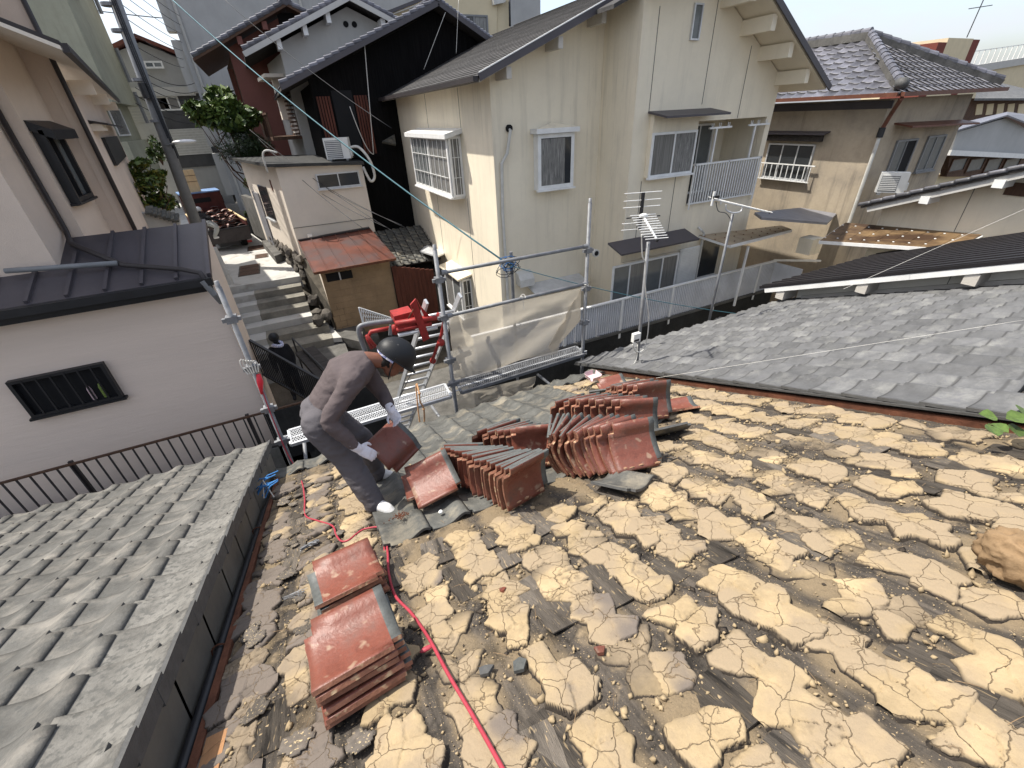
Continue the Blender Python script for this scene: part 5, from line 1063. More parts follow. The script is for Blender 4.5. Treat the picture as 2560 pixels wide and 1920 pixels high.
# ---- diagonal stair fence, handrail, planks
sf = thing('stair_fence', 'black metal bar fence slanting down beside the steps', 'fence', (-1, 10, -6))
fa, fb = PY(*zc(342, 805), 10.3), PY(*zc(832, 1080), 8.9); fa2, fb2 = PY(*zc(352, 915), 10.3), PY(*zc(760, 1190), 9.05)
dz_ = .85
MB().beam(fa, fb, .05, .05).build('top_rail', M['black_metal'], sf); MB().beam(fa-Vector((0, 0, dz_)), fb-Vector((0, 0, dz_)), .05, .05).build('bottom_rail', M['black_metal'], sf)
for i in range(31): q = fa.lerp(fb, i/30); MB().box(q.x-.012, q.x+.012, q.y-.012, q.y+.012, q.z-dz_+.02, q.z-.02).build('bar', M['black_metal'], sf)
hr = thing('handrail', 'thin dark steel handrail beside the lower steps', 'handrail', (0, 10.5, -6))
qa, qb = PY(*zg(640, 615), 11.2), PY(*zg(990, 960), 9.6); MB().tube([qa-Vector((0, 0, .9)), qa, qb], .02, 6).build('rail', M['black_metal'], hr); MB().tube([qa.lerp(qb, .5), qa.lerp(qb, .5)-Vector((0, 0, .9))], .018, 6).build('post', M['black_metal'], hr)
for k, (a, b) in enumerate((((740, 770), (960, 1010)), ((815, 735), (1040, 960)))):
    pl = thing('timber_plank', ('left dark weathered timber leaning below the steps', 'right dark weathered timber leaning below the steps')[k], 'plank', tuple(PY(*zg(*a), 10.6)), 'dark timbers leaning below the steps')
    MB().beam(PY(*zg(*a), 10.8), PY(*zg(b[0]+60, b[1]+70), 9.3), .28, .10).build('board', M['old_wood'], pl)

# ================================================================ cream shed and brown-roofed shed
S = thing('cream_shed', 'small cream flat-roofed shed with door, long low window and rooftop air conditioner', 'shed', (1, 18, -5))
sA = Vector((.14, 17, 0)); q = PZ(*zc(592, 140), -4.1); sB = Vector((-1.02, 22.3, 0)); dS = (sB-sA).normalized(); nS = Vector((-dS.y, dS.x, 0)); nS = nS if nS.x < 0 else -nS
wall(S, [(.136, 17, -5.6), (2.80, 17, -5.6), (2.80, 17, -1.22), (.136, 17, -1.12)], (0, .2, 0), M['cream'])
wall(S, [sA+dS*.015+Vector((0, 0, -4.2)), sB+Vector((0, 0, -4.2)), sB+Vector((0, 0, -1.12)), sA+dS*.015+Vector((0, 0, -1.12))], -nS*.2, M['cream'])
MB().slab([(-.08, 16.8, -1.08), (2.85, 16.8, -1.24), (2.9, 22.5, -1.24), (-1.4, 22.6, -1.08)], (0, 0, .09)).build('flat_roof', mat('roof_felt', (.05, .05, .048), .9, .3, 3, .2, 30), S)
MB().box(.136, 2.8, 16.985, 16.999, -2.98, -2.965).build('panel_joint', M['old_concrete'], S)
window(S, PY(*zb(1005, 1130), 16.999), PY(*zb(1285, 1110), 16.999), PY(*zb(1022, 1228), 16.999), NY, M['alu'], 2, ('glass', 'glass'), .04, .05, .05)
wq = [PV(*z1(*p), sA, dS) for p in ((1700, 1115), (1768, 1135), (1760, 1310))]
ln = (sB-sA).length
ob(MB(), sA+dS*(ln*.40)+Vector((0, 0, -3.0)), dS, nS, 0, 1.2, .002, .05, 0, 1.15).build('side_window', M['glass'], S)
ob(MB(), sA+dS*(ln*.40)+Vector((0, 0, -3.06)), dS, nS, -.05, 1.25, .003, .1, 0, .055).build('sill', M['alu'], S)
ob(MB(), sA+dS*(ln*.70)+Vector((0, 0, -4.2)), dS, nS, 0, 1.0, .002, .05, 0, 2.0).build('door', M['sheet_grey'], S)
ob(MB(), sA+dS*(ln*.22)+Vector((0, 0, -1.9)), dS, nS, 0, .12, .002, .02, 0, .35).build('vent_slot', M['red_wood'], S)
pipe(S, smooth_path([PY(*zb(700, 1120), 16.9), PY(*zb(668, 1010), 16.85), PY(*zb(690, 975), 16.8), PY(*zb(760, 990), 16.8)], 4), .03, M['pvc_white'], 'pipe')
ac = aircon('air_conditioner', 'white outdoor air conditioner standing on the flat roof of the cream shed', (2.2, 17.4, -1.1), Vector((.92, -.39, 0)), Vector((-.39, -.92, 0)), .8, .62)
MB().tube(smooth_path([Vector((2.5, 17.2, -.75)), Vector((2.8, 17.0, -.72)), Vector((3.05, 16.8, -1.1)), Vector((3.12, 16.8, -1.6)), Vector((2.95, 16.8, -1.75)), Vector((2.8, 16.85, -1.3))], 5), .045, 8).build('hose', M['pvc_white'], ac, True)
K = thing('block_shed', 'small brown block shed with rusty red seamed metal roof', 'shed', (1.5, 15, -6))
wall(K, [(.496, 14.4, -6.2), (2.62, 14.4, -6.2), (2.62, 14.4, -3.78), (.496, 14.4, -3.78)], (0, .15, 0), M['block'])
wall(K, [(.5, 14.41, -6.2), (.5, 16.9, -6.2), (.5, 16.9, -3.2), (.5, 14.41, -3.75)], (.15, 0, 0), M['cream'])
for j in range(10):
    for i in range(6):
        a = .52+.36*i-(.18 if j % 2 else 0); xa, xb = max(.5, a), min(2.615, a+.35)
        if xb-xa > .05 and not (j == 9 and .7 < a < 1.5): MB().box(xa, xb, 14.392, 14.3985, -6.15+.205*j, -6.15+.205*j+.197).build('block', M['block'], K)
MB().box(.62, 1.4, 14.37, 14.39, -4.2, -3.95).build('slot_window', M['dark'], K); MB().box(1.0, 1.04, 14.36, 14.369, -4.2, -3.95).build('window_post', M['alu'], K)
ka, kb, kc, kd = Vector((.17, 16.3, -3.26)), Vector((2.5, 16.3, -3.18)), Vector((2.75, 13.9, -3.72)), Vector((.30, 13.9, -3.74))
MB().slab([ka, kb, kc, kd], (0, 0, -.04)).build('roof', M['rust_roof'], K)
for i in range(7): MB().beam(ka.lerp(kb, i/6)+Vector((0, 0, .015)), kd.lerp(kc, i/6)+Vector((0, 0, .015)), .03, .035).build('roof_seam', M['rust_roof'], K)
MB().beam(kd, kc, .05, .07).build('eave_trim', M['rust'], K); MB().beam(ka+Vector((0, 0, .03)), kb+Vector((0, 0, .03)), .12, .05).build('flashing', M['brown_metal'], K)
for i in range(9): MB().box(2.64+.16*i, 2.79+.16*i, 14.3+.03*i, 14.35+.03*i, -6.4, -4.05-.05*i).build('fence_board', M['red_wood'], K)
Pr = thing('small_tiled_roof', 'small grey pantile lean-to roof between the black house and the beige house', 'roof', (3.6, 16, -4))
pa_, pb_ = Vector((2.75, 16.2, -3.55)), Vector((4.2, 15.0, -4.35)); Dn = Vector((.62, -.62, -.42)).normalized(); Un = Vector((-.70, -.70, 0))
prO = Vector((4.35, 15.9, -4.35)); Uu_ = Vector((-.62, -.78, 0)).normalized(); Dd_ = Vector((.68, -.56, -.5)); Dd_ = (Dd_-Uu_*Dd_.dot(Uu_)).normalized()
sm_me = tile_mesh('roof_tile', kawara(SAN, nw=10, nl=1), M['old_grey_tile'], M['tile_edge'])
MB().slab([(2.6, 17.0, -3.45), (4.5, 17.0, -3.45), (4.5, 15.0, -4.25), (2.75, 15.0, -4.25)], (0, 0, -.05)).build('roof_deck', M['old_wood'], Pr)
tiled(Pr, sm_me, (4.5, 15.0, -4.25), (-1, 0, 0), Vector((0, -1, -.4)), 7, 9, .27, .235, lambda a, s: True)

# ================================================================ houses behind
Bk = thing('black_timber_house', 'black charred-timber house with big gable and red-brown window shutters', 'house', (5, 20, -5))
yk = 18.
gz = lambda x: 3.02-.405*abs(x-6.3)*(1 if x < 6.3 else 1.3)
wall(Bk, [(1.85, yk, -7), (8.6, yk, -7), (8.6, yk, gz(8.6)), (6.3, yk, gz(6.3)), (1.85, yk, gz(1.85))], (0, .2, 0), M['black_wood'])
wall(Bk, [(1.86, yk+.01, -1.2), (1.86, 23, -1.2), (1.86, 23, 1.1), (1.86, yk+.01, 1.1)], (.2, 0, 0), M['black_wood'])
for xa, xb in ((.95, 6.3), (8.9, 6.3)):
    a, b = Vector((xa, 17.5, gz(xa)+.06)), Vector((xb, 17.5, gz(xb)+.06)); MB().slab([a, b, b+Vector((0, 7, 0)), a+Vector((0, 7, 0))], (0, 0, .08)).build('roof_deck', M['old_wood'], Bk)
    nt = 22
    for i in range(nt): p, q = a.lerp(b, i/nt), a.lerp(b, (i+1.1)/nt); MB().tube([p+Vector((0, .05, .19)), q+Vector((0, .05, .15))], [.085, .08], 8).build('verge_tile', M['dark_tile'], Bk)
    MB().beam(a+Vector((0, -.05, .07)), b+Vector((0, -.05, .07)), .05, .14).build('verge_board', M['dark_metal'], Bk)
    uu = (b-a).normalized(); D_ = -uu
    for i in range(18):
        p = a+(b-a)*(i/18); o = MB().slab([p+Vector((0, .1, .12)), p+uu*.36+Vector((0, .1, .16)), p+uu*.36+Vector((0, 6.9, .16)), p+Vector((0, 6.9, .12))], (0, 0, .03)).build('tile_course', M['dark_tile'], Bk)
MB().tube([(6.3, 17.4, 3.32), (6.3, 24, 3.32)], .14, 8).build('ridge_tile', M['dark_tile'], Bk)
for x, z in ((1.95, 0), (3.15, 0)):
    for i in range(5): MB().box(x+.09*i, x+.06+.09*i, yk-.05, yk-.002, -1.0, .75).build('shutter_slat', M['red_wood'], Bk)
MB().box(2.45, 3.1, yk-.03, yk-.002, -.9, .9).build('window', M['dark'], Bk); MB().box(1.9, 3.7, yk-.10, yk-.052, -1.1, -1.0).build('ledge', M['black_wood'], Bk)
MB().slab([PY(*zb(1440, 915), 17.6), PY(*zb(1530, 935), 17.6), PY(*zb(1520, 870), 17.98)], (0, .1, -.06)).build('small_hood', M['old_grey_tile'], Bk)
Gw = thing('grey_white_house', 'pale grey-white gabled house with brown balcony behind the black house', 'house', (3, 22, -5))
yg_ = 22.; gz2 = lambda x: 3.72-.42*abs(x-4.25)
wall(Gw, [(1.5, yg_, -6), (7, yg_, -6), (7, yg_, gz2(7)), (4.25, yg_, gz2(4.25)), (1.5, yg_, gz2(1.5))], (0, .2, 0), M['white_stucco'])
wall(Gw, [(1.504, yg_+.01, -6), (1.1, 26, -6), (1.1, 26, 2.3), (1.504, yg_+.01, 2.3)], (.2, 0, 0), M['white_stucco'])
for xa, xb in ((.25, 4.25), (8.2, 4.25)):
    a, b = Vector((xa, 21.3, gz2(xa)+.12)), Vector((xb, 21.3, gz2(xb)+.12)); MB().slab([a, b, b+Vector((0, 6, 0)), a+Vector((0, 6, 0))], (0, 0, .10)).build('roof_deck', M['old_wood'], Gw)
    for i in range(18): p, q = a.lerp(b, i/18), a.lerp(b, (i+1.1)/18); MB().tube([p+Vector((0, .05, .2)), q+Vector((0, .05, .16))], [.09, .085], 8).build('verge_tile', M['dark_tile'], Gw)
    MB().beam(a+Vector((0, -.04, .02)), b+Vector((0, -.04, .02)), .06, .16).build('bargeboard', M['white_stucco'], Gw)
for x in (1.5, 2.5, 3.4, 5.4, 6.4): MB().box(x-.08, x+.08, 21.4, 22, gz2(x)-.22, gz2(x)+.08).build('purlin', M['white_metal'], Gw)
for dx in (-.16, .16): MB().tube([(4.25+dx, 21.995, 3.2), (4.25+dx, 21.97, 3.2)], .1, 12).build('vent_hole', M['dark'], Gw)
# side windows and balcony on the lane side
dG = Vector((-.4, 4, 0)).normalized(); nG = Vector((-dG.y, dG.x, 0)); oG = Vector((1.48, 22.2, 0))
def og(name, m, a0, a1, b0, b1, c0, c1): return ob(MB(), oG, dG, nG, a0, a1, b0, b1, c0, c1).build(name, m, Gw)
og('side_window', M['frosted'], .5, 1.0, .005, .05, .3, 1.4); og('side_window', M['glass'], 1.5, 2.3, .005, .05, .2, 1.4); og('window_post', M['cream'], 1.1, 1.4, .002, .35, .2, 1.6); og('window_hood', M['cream'], .3, 2.6, .002, .7, 1.6, 1.72)
og('balcony_floor', M['brown_wood'], -.2, 2.6, .01, 1.1, -.5, -.38); og('balcony_rail', M['brown_wood'], -.2, 2.6, 1.03, 1.1, .38, .45)
og('balcony_end', M['brown_wood'], 1.9, 2.6, 1.04, 1.1, -.38, .38)
for i in range(9): og('balcony_bar', M['brown_wood'], -.15+.23*i, -.12+.23*i, 1.05, 1.08, -.38, .38)
for i in range(14): og('blind_slat', M['brown_wood'], -.02, .32, .03, .25, -.35+.14*i, -.29+.14*i)
og('lower_roof', M['dark_tile'], -.4, 3.2, .01, 1.2, -1.55, -1.42)
Rd = thing('red_wall_house', 'dark red stucco house with tiled gable behind the grey-white house', 'house', (2, 26, -5))
yr = 26.; gz3 = lambda x: 4.1-.46*abs(x-2.42)
wall(Rd, [(-.25, yr, -6), (6, yr, -6), (6, yr, gz3(6)), (2.42, yr, gz3(2.42)), (-.25, yr, gz3(-.25))], (0, .2, 0), M['red_stucco'])
wall(Rd, [(-.254, yr+.01, -6), (-.6, 31, -6), (-.6, 31, 2.6), (-.254, yr+.01, 2.6)], (.2, 0, 0), M['brown_wood'])
for xa in (-1.6, 6.4):
    a, b = Vector((xa, 25.2, gz3(xa)+.1)), Vector((2.42, 25.2, gz3(2.42)+.1)); MB().slab([a, b, b+Vector((0, 7, 0)), a+Vector((0, 7, 0))], (0, 0, .10)).build('roof_deck', M['brown_wood'], Rd)
    for i in range(16): p, q = a.lerp(b, i/16), a.lerp(b, (i+1.1)/16); MB().tube([p+Vector((0, .05, .2)), q+Vector((0, .05, .16))], [.10, .095], 8).build('verge_tile', M['dark_tile'], Rd)
for x in (.3, 1.4): MB().box(x-.1, x+.1, 25.3, 26, gz3(x)-.2, gz3(x)+.08).build('purlin', M['red_stucco'], Rd)
MB().tube([(2.42, 25.1, 4.45), (2.42, 25.5, 4.6), (2.42, 32, 4.6)], [.25, .2, .16], 8).build('ridge_tile', M['dark_tile'], Rd)
q = PY(*zb(830, 125), 25.99); MB().box(q.x-.4, q.x+.4, 25.95, 25.995, q.z-.2, q.z+.2).build('vent_opening', M['dark'], Rd)
for i in range(4): MB().box(-.5-.0*i, -.3, 26.6+.8*i, 26.75+.8*i, -2, 2.2).build('post', M['red_wood'], Rd)
T = thing('grey_tall_building', 'tall plain grey block behind the red house', 'building', (6, 40, -5))
wall(T, [(-2.75, 38, -5), (22, 38, -5), (22, 38, 13.5), (-2.75, 38, 13.5)], (0, 12, 0), M['grey_stucco'])
for i in range(5): MB().box(-3.25, -2.76, 38.3, 39.2, -4+3*i, -1.4+3*i).build('duct', M['white_stucco'], T)
MB().tube([(-2.4, 37.9, -5), (-2.4, 37.9, 12)], .08, 6).build('downpipe', M['white_stucco'], T); MB().tube([(4.5, 37.9, 0), (4.5, 37.9, 13)], .08, 6).build('downpipe', M['white_stucco'], T)
for x in (-.5, 1.5, 3, 6): MB().box(x, x+1.2, 37.95, 37.995, 9.6, 11.2).build('window', M['glass'], T)
Yl = thing('yellow_house', 'pale yellow house with dark roof edge behind the black gable', 'house', (9, 24, -5))
yq = [PY(*z3(*p), 24) for p in ((210, 105), (530, -40), (530, 700), (210, 700))]
wall(Yl, [PY(*z3(*p), 24.4) for p in ((180, 105), (530, -20), (530, 600), (180, 600))], (0, .2, 0), M['yellow_stucco']); wall(Yl, [PY(*z3(*p), 23.6) for p in ((528, -30), (888, -30), (888, 300), (528, 300))], (0, 5, 0), M['yellow_stucco'])
wall(Yl, [PY(*z3(*p), 23.7) for p in ((889, -30), (972, -30), (972, 300), (889, 300))], (0, 5, 0), M['yellow_stucco'])
window(Yl, PY(*z3(640, 92), 23.59), PY(*z3(825, 110), 23.59), PY(*z3(640, 300), 23.59), NY, M['pvc_grey'], 2, ('glass', 'lace'), .07, .06, .05); MB().beam(PY(*z3(130, 105), 24.2), PY(*z3(520, -50), 24.2), .5, .12).build('eave', M['dark_metal'], Yl)
pipe(Yl, [PY(*z3(522, -30), 23.5), PY(*z3(522, 100), 23.5)], .05, M['wire']); pipe(Yl, [PY(*z3(968, -30), 23.5), PY(*z3(972, 170), 23.5)], .05, M['wire'])
MB().slab([PY(*z3(*p), 23.4) for p in ((860, -20), (960, -20), (940, 15), (870, 30))], (0, .3, 0)).build('vent_box', M['pvc_white'], Yl)
# left of the lane
Gn = thing('green_building', 'pale green stucco building with overhanging upper floor beside the utility pole', 'building', (-8, 34, -6))
wall(Gn, [(-6.5, 33.8, 1.43), (-6.5, 40.3, 1.43), (-6.5, 40.3, 9.62), (-6.5, 33.8, 9.62)], (-7.8, 0, 0), M['green_stucco']); wall(Gn, [(-7.02, 33.93, -1.95), (-7.02, 40.04, -1.95), (-7.02, 40.04, 1.43), (-7.02, 33.93, 1.43)], (-6.5, 0, 0), M['green_stucco'])
wall(Gn, [(-6.63, 33.8, -2.21), (-6.63, 39.78, -2.21), (-6.63, 39.78, -0.39), (-6.63, 33.8, -0.39)], (-0.36, 0, 0), M['green_stucco'], 'balcony_wall'); wall(Gn, [(-7.28, 33.93, -6.5), (-7.28, 39, -6.5), (-7.28, 39, -2.21), (-7.28, 33.93, -2.21)], (-6.5, 0, 0), M['green_stucco'])
MB().box(-6.49, -6.41, 33.8, 36.4, 5.98, 6.17).build('ledge', M['maroon'], Gn)
window(Gn, (-7.0, 34.5, 1.23), (-7.0, 37.2, 1.23), (-7.0, 34.5, -.13), PXn, M['white_metal'], 1, ('lace',), .08, .06, 0)
for z in (.5, 2.7, 6.0, 8.3): MB().tube([(-6.37, 40.2, z), (-6.37, 40.2, z+1.7)], .11, 6).build('downpipe', M['pvc_grey'], Gn)
En = thing('end_house', 'grey clad house with low red gable closing the end of the lane', 'house', (-5, 42, -5))
ye = 42.
wall(En, [(-7.6, ye, -5), (-3.2, ye, -5), (-3.2, ye, 4.0), (-5.3, ye, 4.9), (-7.6, ye, 4.1)], (0, 8, 0), M['grey_stucco'])
for a, b in (((-8.2, 3.9), (-5.3, 5.05)), ((-2.7, 3.9), (-5.3, 5.05))): MB().slab([(a[0], ye-.7, a[1]), (b[0], ye-.7, b[1]), (b[0], ye+8, b[1]), (a[0], ye+8, a[1])], (0, 0, .22)).build('roof', M['red_roof'], En)
MB().box(-7.6, -3.2, ye-.5, ye-.002, 2.0, 2.5).build('balcony_band', M['white_stucco'], En); MB().box(-7.6, -3.2, ye-.04, ye-.003, .6, 1.95).build('siding', M['white_stucco'], En)
for i in range(8): MB().box(-7.6, -3.2, ye-.07, ye-.041, .62+.17*i, .75+.17*i).build('siding_board', M['grey_stucco'], En)
window(En, PY(*z1(925, 395), ye-.5), PY(*z1(1050, 400), ye-.5), PY(*z1(935, 445), ye-.5), NY, M['white_metal'], 2, ('glass', 'frosted'), .1, .06, 0); window(En, PY(*z1(1000, 625), ye-.1), PY(*z1(1150, 625), ye-.1), PY(*z1(1030, 720), ye-.1), NY, M['white_metal'], 2, ('glass', 'frosted'), .1, .06, 0)
qs = PY(*z1(1085, 840), ye-.1); MB().box(qs.x-.3, qs.x+2.6, ye-.12, ye-.01, qs.z-2.4, qs.z+2.4).build('dark_cladding', mat('cladding', (.085, .085, .088), .8, .15, 2, .1, 30), En)
sh_ = MB().box(qs.x+.1, qs.x+2.2, ye-.2, ye-.125, qs.z-1.6, qs.z+.0).build('shutter', M['white_plastic'], En)
for i in range(10): MB().box(qs.x+.12, qs.x+2.18, ye-.22, ye-.201, qs.z-1.55+.155*i, qs.z-1.42+.155*i).build('shutter_slat', M['pvc_white'], En)

# ================================================================ street things: pole, wires, truck, cars, plants
pole = thing('utility_pole', 'grey concrete utility pole with street lamp leaning over the lane', 'utility pole', (-3.05, 20, -4.6))
MB().tube([(-3.05, 20, -4.7), (-2.6, 20, 6)], [.19, .14], 14).build('shaft', M['pvc_grey'], pole, True)
for z in (.3, 1.4, 2.6, 3.2): MB().tube([(-2.9, 20, z-.04), (-2.9, 20, z+.04)], .21, 12).build('band', M['galv'], pole)
for k in range(3): MB().tube(smooth_path([Vector((-2.72+.03*k, 19.8, 5.5)), Vector((-2.78+.05*k, 19.75, 2.2)), Vector((-2.75+.03*k, 19.75, -.2-.3*k))], 5), .022, 5).build('cable', M['wire'], pole)
MB().tube([(-2.95, 19.9, -.4), (-2.6, 19.6, -.36)], .03, 6).build('lamp_arm', M['galv'], pole); MB().ball((-2.3, 19.5, -.32), .36, .14, .07).build('lamp_head', M['white_metal'], pole, True)
MB().tube([(-2.86, 19.78, .9), (-2.86, 19.78, 1.3)], .12, 8).build('junction_box', M['black_metal'], pole)
ORD1 = ['lowest']+ORD[1:]
def cable(label, a, b, sag, r, m, name='cable', group='overhead wires'):
    a, b = Vector(a), Vector(b); pts = [a.lerp(b, i/14)-Vector((0, 0, sag*4*(i/14)*(1-i/14))) for i in range(15)]
    return tag(MB().tube(pts, r, 5).build(name, m, None, True), label, 'cable', group)
pt = lambda z: Vector((-2.75, 19.85, z))
junc = PY(*ze(585, 270), 7.6)
cable('blue-green twisted cable crossing from the pole to the tangle by the scaffold', PY(*zb(60, -20), 20), junc, .25, .018, M['teal_wire'])
cable('blue service cable running on from the tangle past the mast to the right roof', junc, PY(*zf(1560, 1030), 5.2), .12, .008, M['teal_wire'])
for k, (a, b) in enumerate((((700, 975), (1600, 1480)), ((740, 1020), (1570, 1460)), ((760, 1060), (1480, 1480)), ((420, 0), (1500, 830)), ((580, 840), (1560, 1530)), ((640, 900), (1330, 1490)))):
    cable('%s thin dark service wire slanting past the cream shed' % ('first second third fourth fifth sixth'.split()[k]+' from the top of the'), PY(*zb(*a), 19.5), PY(*zb(*b), 13.8), .15, .008, M['wire'])
for k in range(7):
    cable('%s thin overhead wire between pole and grey block, counted from below' % ORD1[k], pt(2.3+.35*k), Vector((-3.0+.12*k, 37.5, 3.2+.4*k)), .12, .012, M['wire'], group='wires beyond the pole')
for k in range(6):
    cable('%s wire strung across the lane in front of the end house, counted from below' % ORD1[k], Vector((-4.9, 30+.8*k, 1.2+.35*k)), Vector((-2.7, 37, .4+.4*k)), .4, .018, M['wire'], group='wires across the lane')
for k in range(3): cable('%s power line crossing the sky beyond the end house' % ('lowest', 'middle', 'highest')[k], Vector((-13, 60, 9.5+1.3*k)), Vector((4, 60, 8.6+1.3*k)), .3, .04, M['wire'], group='power lines in the sky')
cable('white cable hanging in a loop down the black timber wall', PY(*zb(1325, 280), 17.6), PY(*zb(1385, 1000), 17.6), 0, .014, M['white_cord'], group='white cables on the black wall'); cable('white cable rising from the shed roof against the black wall', PY(*zb(1230, 690), 17.6), PY(*zb(1385, 1000), 17.6), .35, .014, M['white_cord'], group='white cables on the black wall')
for n_, a, b in (('upright', (1935, 0), (1920, 345)), ('slanting', (1850, 80), (1710, 450))): cable('%s stay wire rising from the edge of the shingle roof' % n_, PY(*zb(*a), 17.4), PY(*zb(*b), 17.3), 0, .008, M['white_cord'], group='stay wires')
cable('long white string stretched over the right-hand grey tiles', PR(1640, 945, 1.28), PR(2560, 800, 1.20), .0, .0018, M['white_cord'], 'string', 'white strings'); cable('white string tied above the black ribbed roof', PX(*z5(590, 1570), 6.7), PX(*z5(1700, 1080), 10), .0, .0026, M['white_cord'], 'string', 'white strings')
# tangle of service wires at the small mast behind the scaffold
tg = thing('wire_tangle', 'tangle of black and blue service wires on a thin mast by the beige house corner', 'wires', tuple(junc))
MB().tube([junc+Vector((.05, .05, .25)), junc+Vector((.08, .05, -3.2))], .035, 8).build('mast', M['galv'], tg)
for k in range(9):
    c_ = junc+Vector((random.uniform(-.15, .1), 0, random.uniform(-.12, .08))); r_ = random.uniform(.08, .2)
    MB().tube([c_+Vector((r_*math.cos(a*.6+k), .04*math.sin(a), r_*.6*math.sin(a*.6+k))) for a in range(12)], .007, 4).build('loop', M['blue_cord' if k % 4 == 0 else 'wire'], tg)

# ---- truck
d0 = PZ(570, 590, -3.95); ax = Vector((-.22, .975, 0)).normalized(); sx = Vector((ax.y, -ax.x, 0))
tq = PZ(575, 598, -4.0); O = Vector((tq.x-.02, tq.y, 0))   # middle of the tail
BL = 4.2
tr = thing('dump_truck', 'dark red tipper truck seen from behind, its bed full of old red roof tiles', 'truck', (O.x, O.y, -4.5))
def tb(name, m, a0, a1, b0, b1, z0, z1, par=None): return ob(MB(), O, sx, ax, a0, a1, b0, b1, z0, z1).build(name, m, par or tr)
tb('bed_floor', M['truck_red'], -.83, .83, .05, BL, -3.82, -3.74); tb('tailgate', M['truck_dark'], -.86, .86, 0, .05, -4.12, -3.62); tb('tailgate_rail', M['black_metal'], -.87, .87, -.02, .06, -3.62, -3.56)
for s in (-1, 1): tb('side_panel', M['truck_red'], s*.86-.025, s*.86+.025, .05, BL, -3.82, -3.38); tb('side_rail', M['ply'], s*.86-.04, s*.86+.04, .05, BL, -3.379, -3.33)
tb('headboard', M['truck_red'], -.84, .84, BL, BL+.06, -3.9, -2.55); tb('headboard_slot', M['dark'], -.5, .35, BL-.01, BL-.001, -2.95, -2.75)
tb('cab', M['truck_dark'], -.80, .80, BL+.2, BL+1.6, -4.1, -2.6); tb('cab_roof', M['blue_tarp'], -.84, .84, BL-.02, BL+1.2, -2.54, -2.49)
tb('rear_window', M['glass'], -.5, .5, BL+.18, BL+.199, -3.2, -2.7); tb('chassis', M['black_metal'], -.4, .4, .2, BL+1.4, -4.3, -4.121)
for a in (-.62, .62):
    for b in (.9, BL+.9):
        c = O+sx*a+ax*b+Vector((0, 0, -4.2)); w = MB().tube([c-sx*.11, c+sx*.11], .3, 14).build('wheel', M['rubber'], tr); MB().tube([c-sx*.12, c+sx*.12], .16, 10).build('rim', M['galv'], w)
for a in (-.72, .72): tb('tail_lamp', M['red_paint'], a-.09, a+.09, -.02, -.001, -4.26, -4.16)
for a, b in ((-.95, BL+1.1), (.95, BL+1.1)): tb('mirror', M['black_metal'], a-.04, a+.06, b, b+.05, -3.2, -2.85)
pv = thing('plywood_sheet', 'pale plywood sheet standing up on the truck cab roof', 'board', tuple(O+ax*(BL+.5)+Vector((0, 0, -2.5))))
ob(MB(), O, sx, ax, -.46, .12, BL+.2, BL+.24, -2.49, -1.55).build('sheet', M['ply'], pv)
for z in (-2.05, -1.8): ob(MB(), O, sx, ax, -.46, .12, BL+.185, BL+.199, z, z+.015).build('joint', M['brown_wood'], pv)
rnd = random.Random(4); tl_me = tile_mesh('red_tile', kawara(LOOSE, nl=1, nw=9, notch=False), M['red_tile'], M['tile_glaze'])
for i in range(5):
    for j in range(11):
        n = 1 if (j < 1) else rnd.choice((2, 3, 3, 4))
        if j == 0 and i not in (1, 4): continue
        for q in range(n):
            p = O+sx*(-.66+.33*i+rnd.uniform(-.03, .03))+ax*(.28+.35*j+rnd.uniform(-.04, .04))+Vector((0, 0, -3.70+.085*q+.045*j*.6))
            o = link('red_roof_tile', tl_me, None, 'old red roof tile heaped in the bed of the truck', 'roof tile', 'tiles in the truck bed')
            o.matrix_world = Matrix.Translation(p) @ Matrix.Rotation(math.atan2(sx.y, sx.x)+rnd.uniform(-.2, .2), 4, 'Z') @ Matrix.Rotation(rnd.uniform(-.3, .1), 4, 'X') @ Matrix.Rotation(math.pi+rnd.uniform(-.2, .2) if rnd.random() < .8 else rnd.uniform(-.4, .4), 4, 'Y')
cars = thing('white_van', 'white van parked at the end of the lane beyond the truck', 'van', tuple(PZ(535, 420, -3.9)))
cp = PZ(*z1(1330, 1110), -3.8); C0 = Vector((cp.x-.1, cp.y+1, 0))
def cb_(name, m, a0, a1, b0, b1, z0, z1): return ob(MB(), C0, sx, ax, a0, a1, b0, b1, z0, z1).build(name, m, cars)
cb_('body', M['car_white'], -.8, .8, 0, 3.2, -4.3, -3.3); cb_('cabin', M['car_white'], -.75, .75, .3, 2.9, -3.3, -2.6); cb_('rear_window', M['glass'], -.62, .62, .27, .299, -3.2, -2.75); cb_('side_window', M['glass'], .751, .76, .6, 2.4, -3.2, -2.75); cb_('bumper', M['pvc_grey'], -.8, .8, -.05, -.001, -4.3, -4.1)
for a in (-.7, .7):
    for b in (.6, 2.6): c = C0+sx*a+ax*b+Vector((0, 0, -4.22)); MB().tube([c-sx*.1, c+sx*.1], .28, 12).build('wheel', M['rubber'], cars)

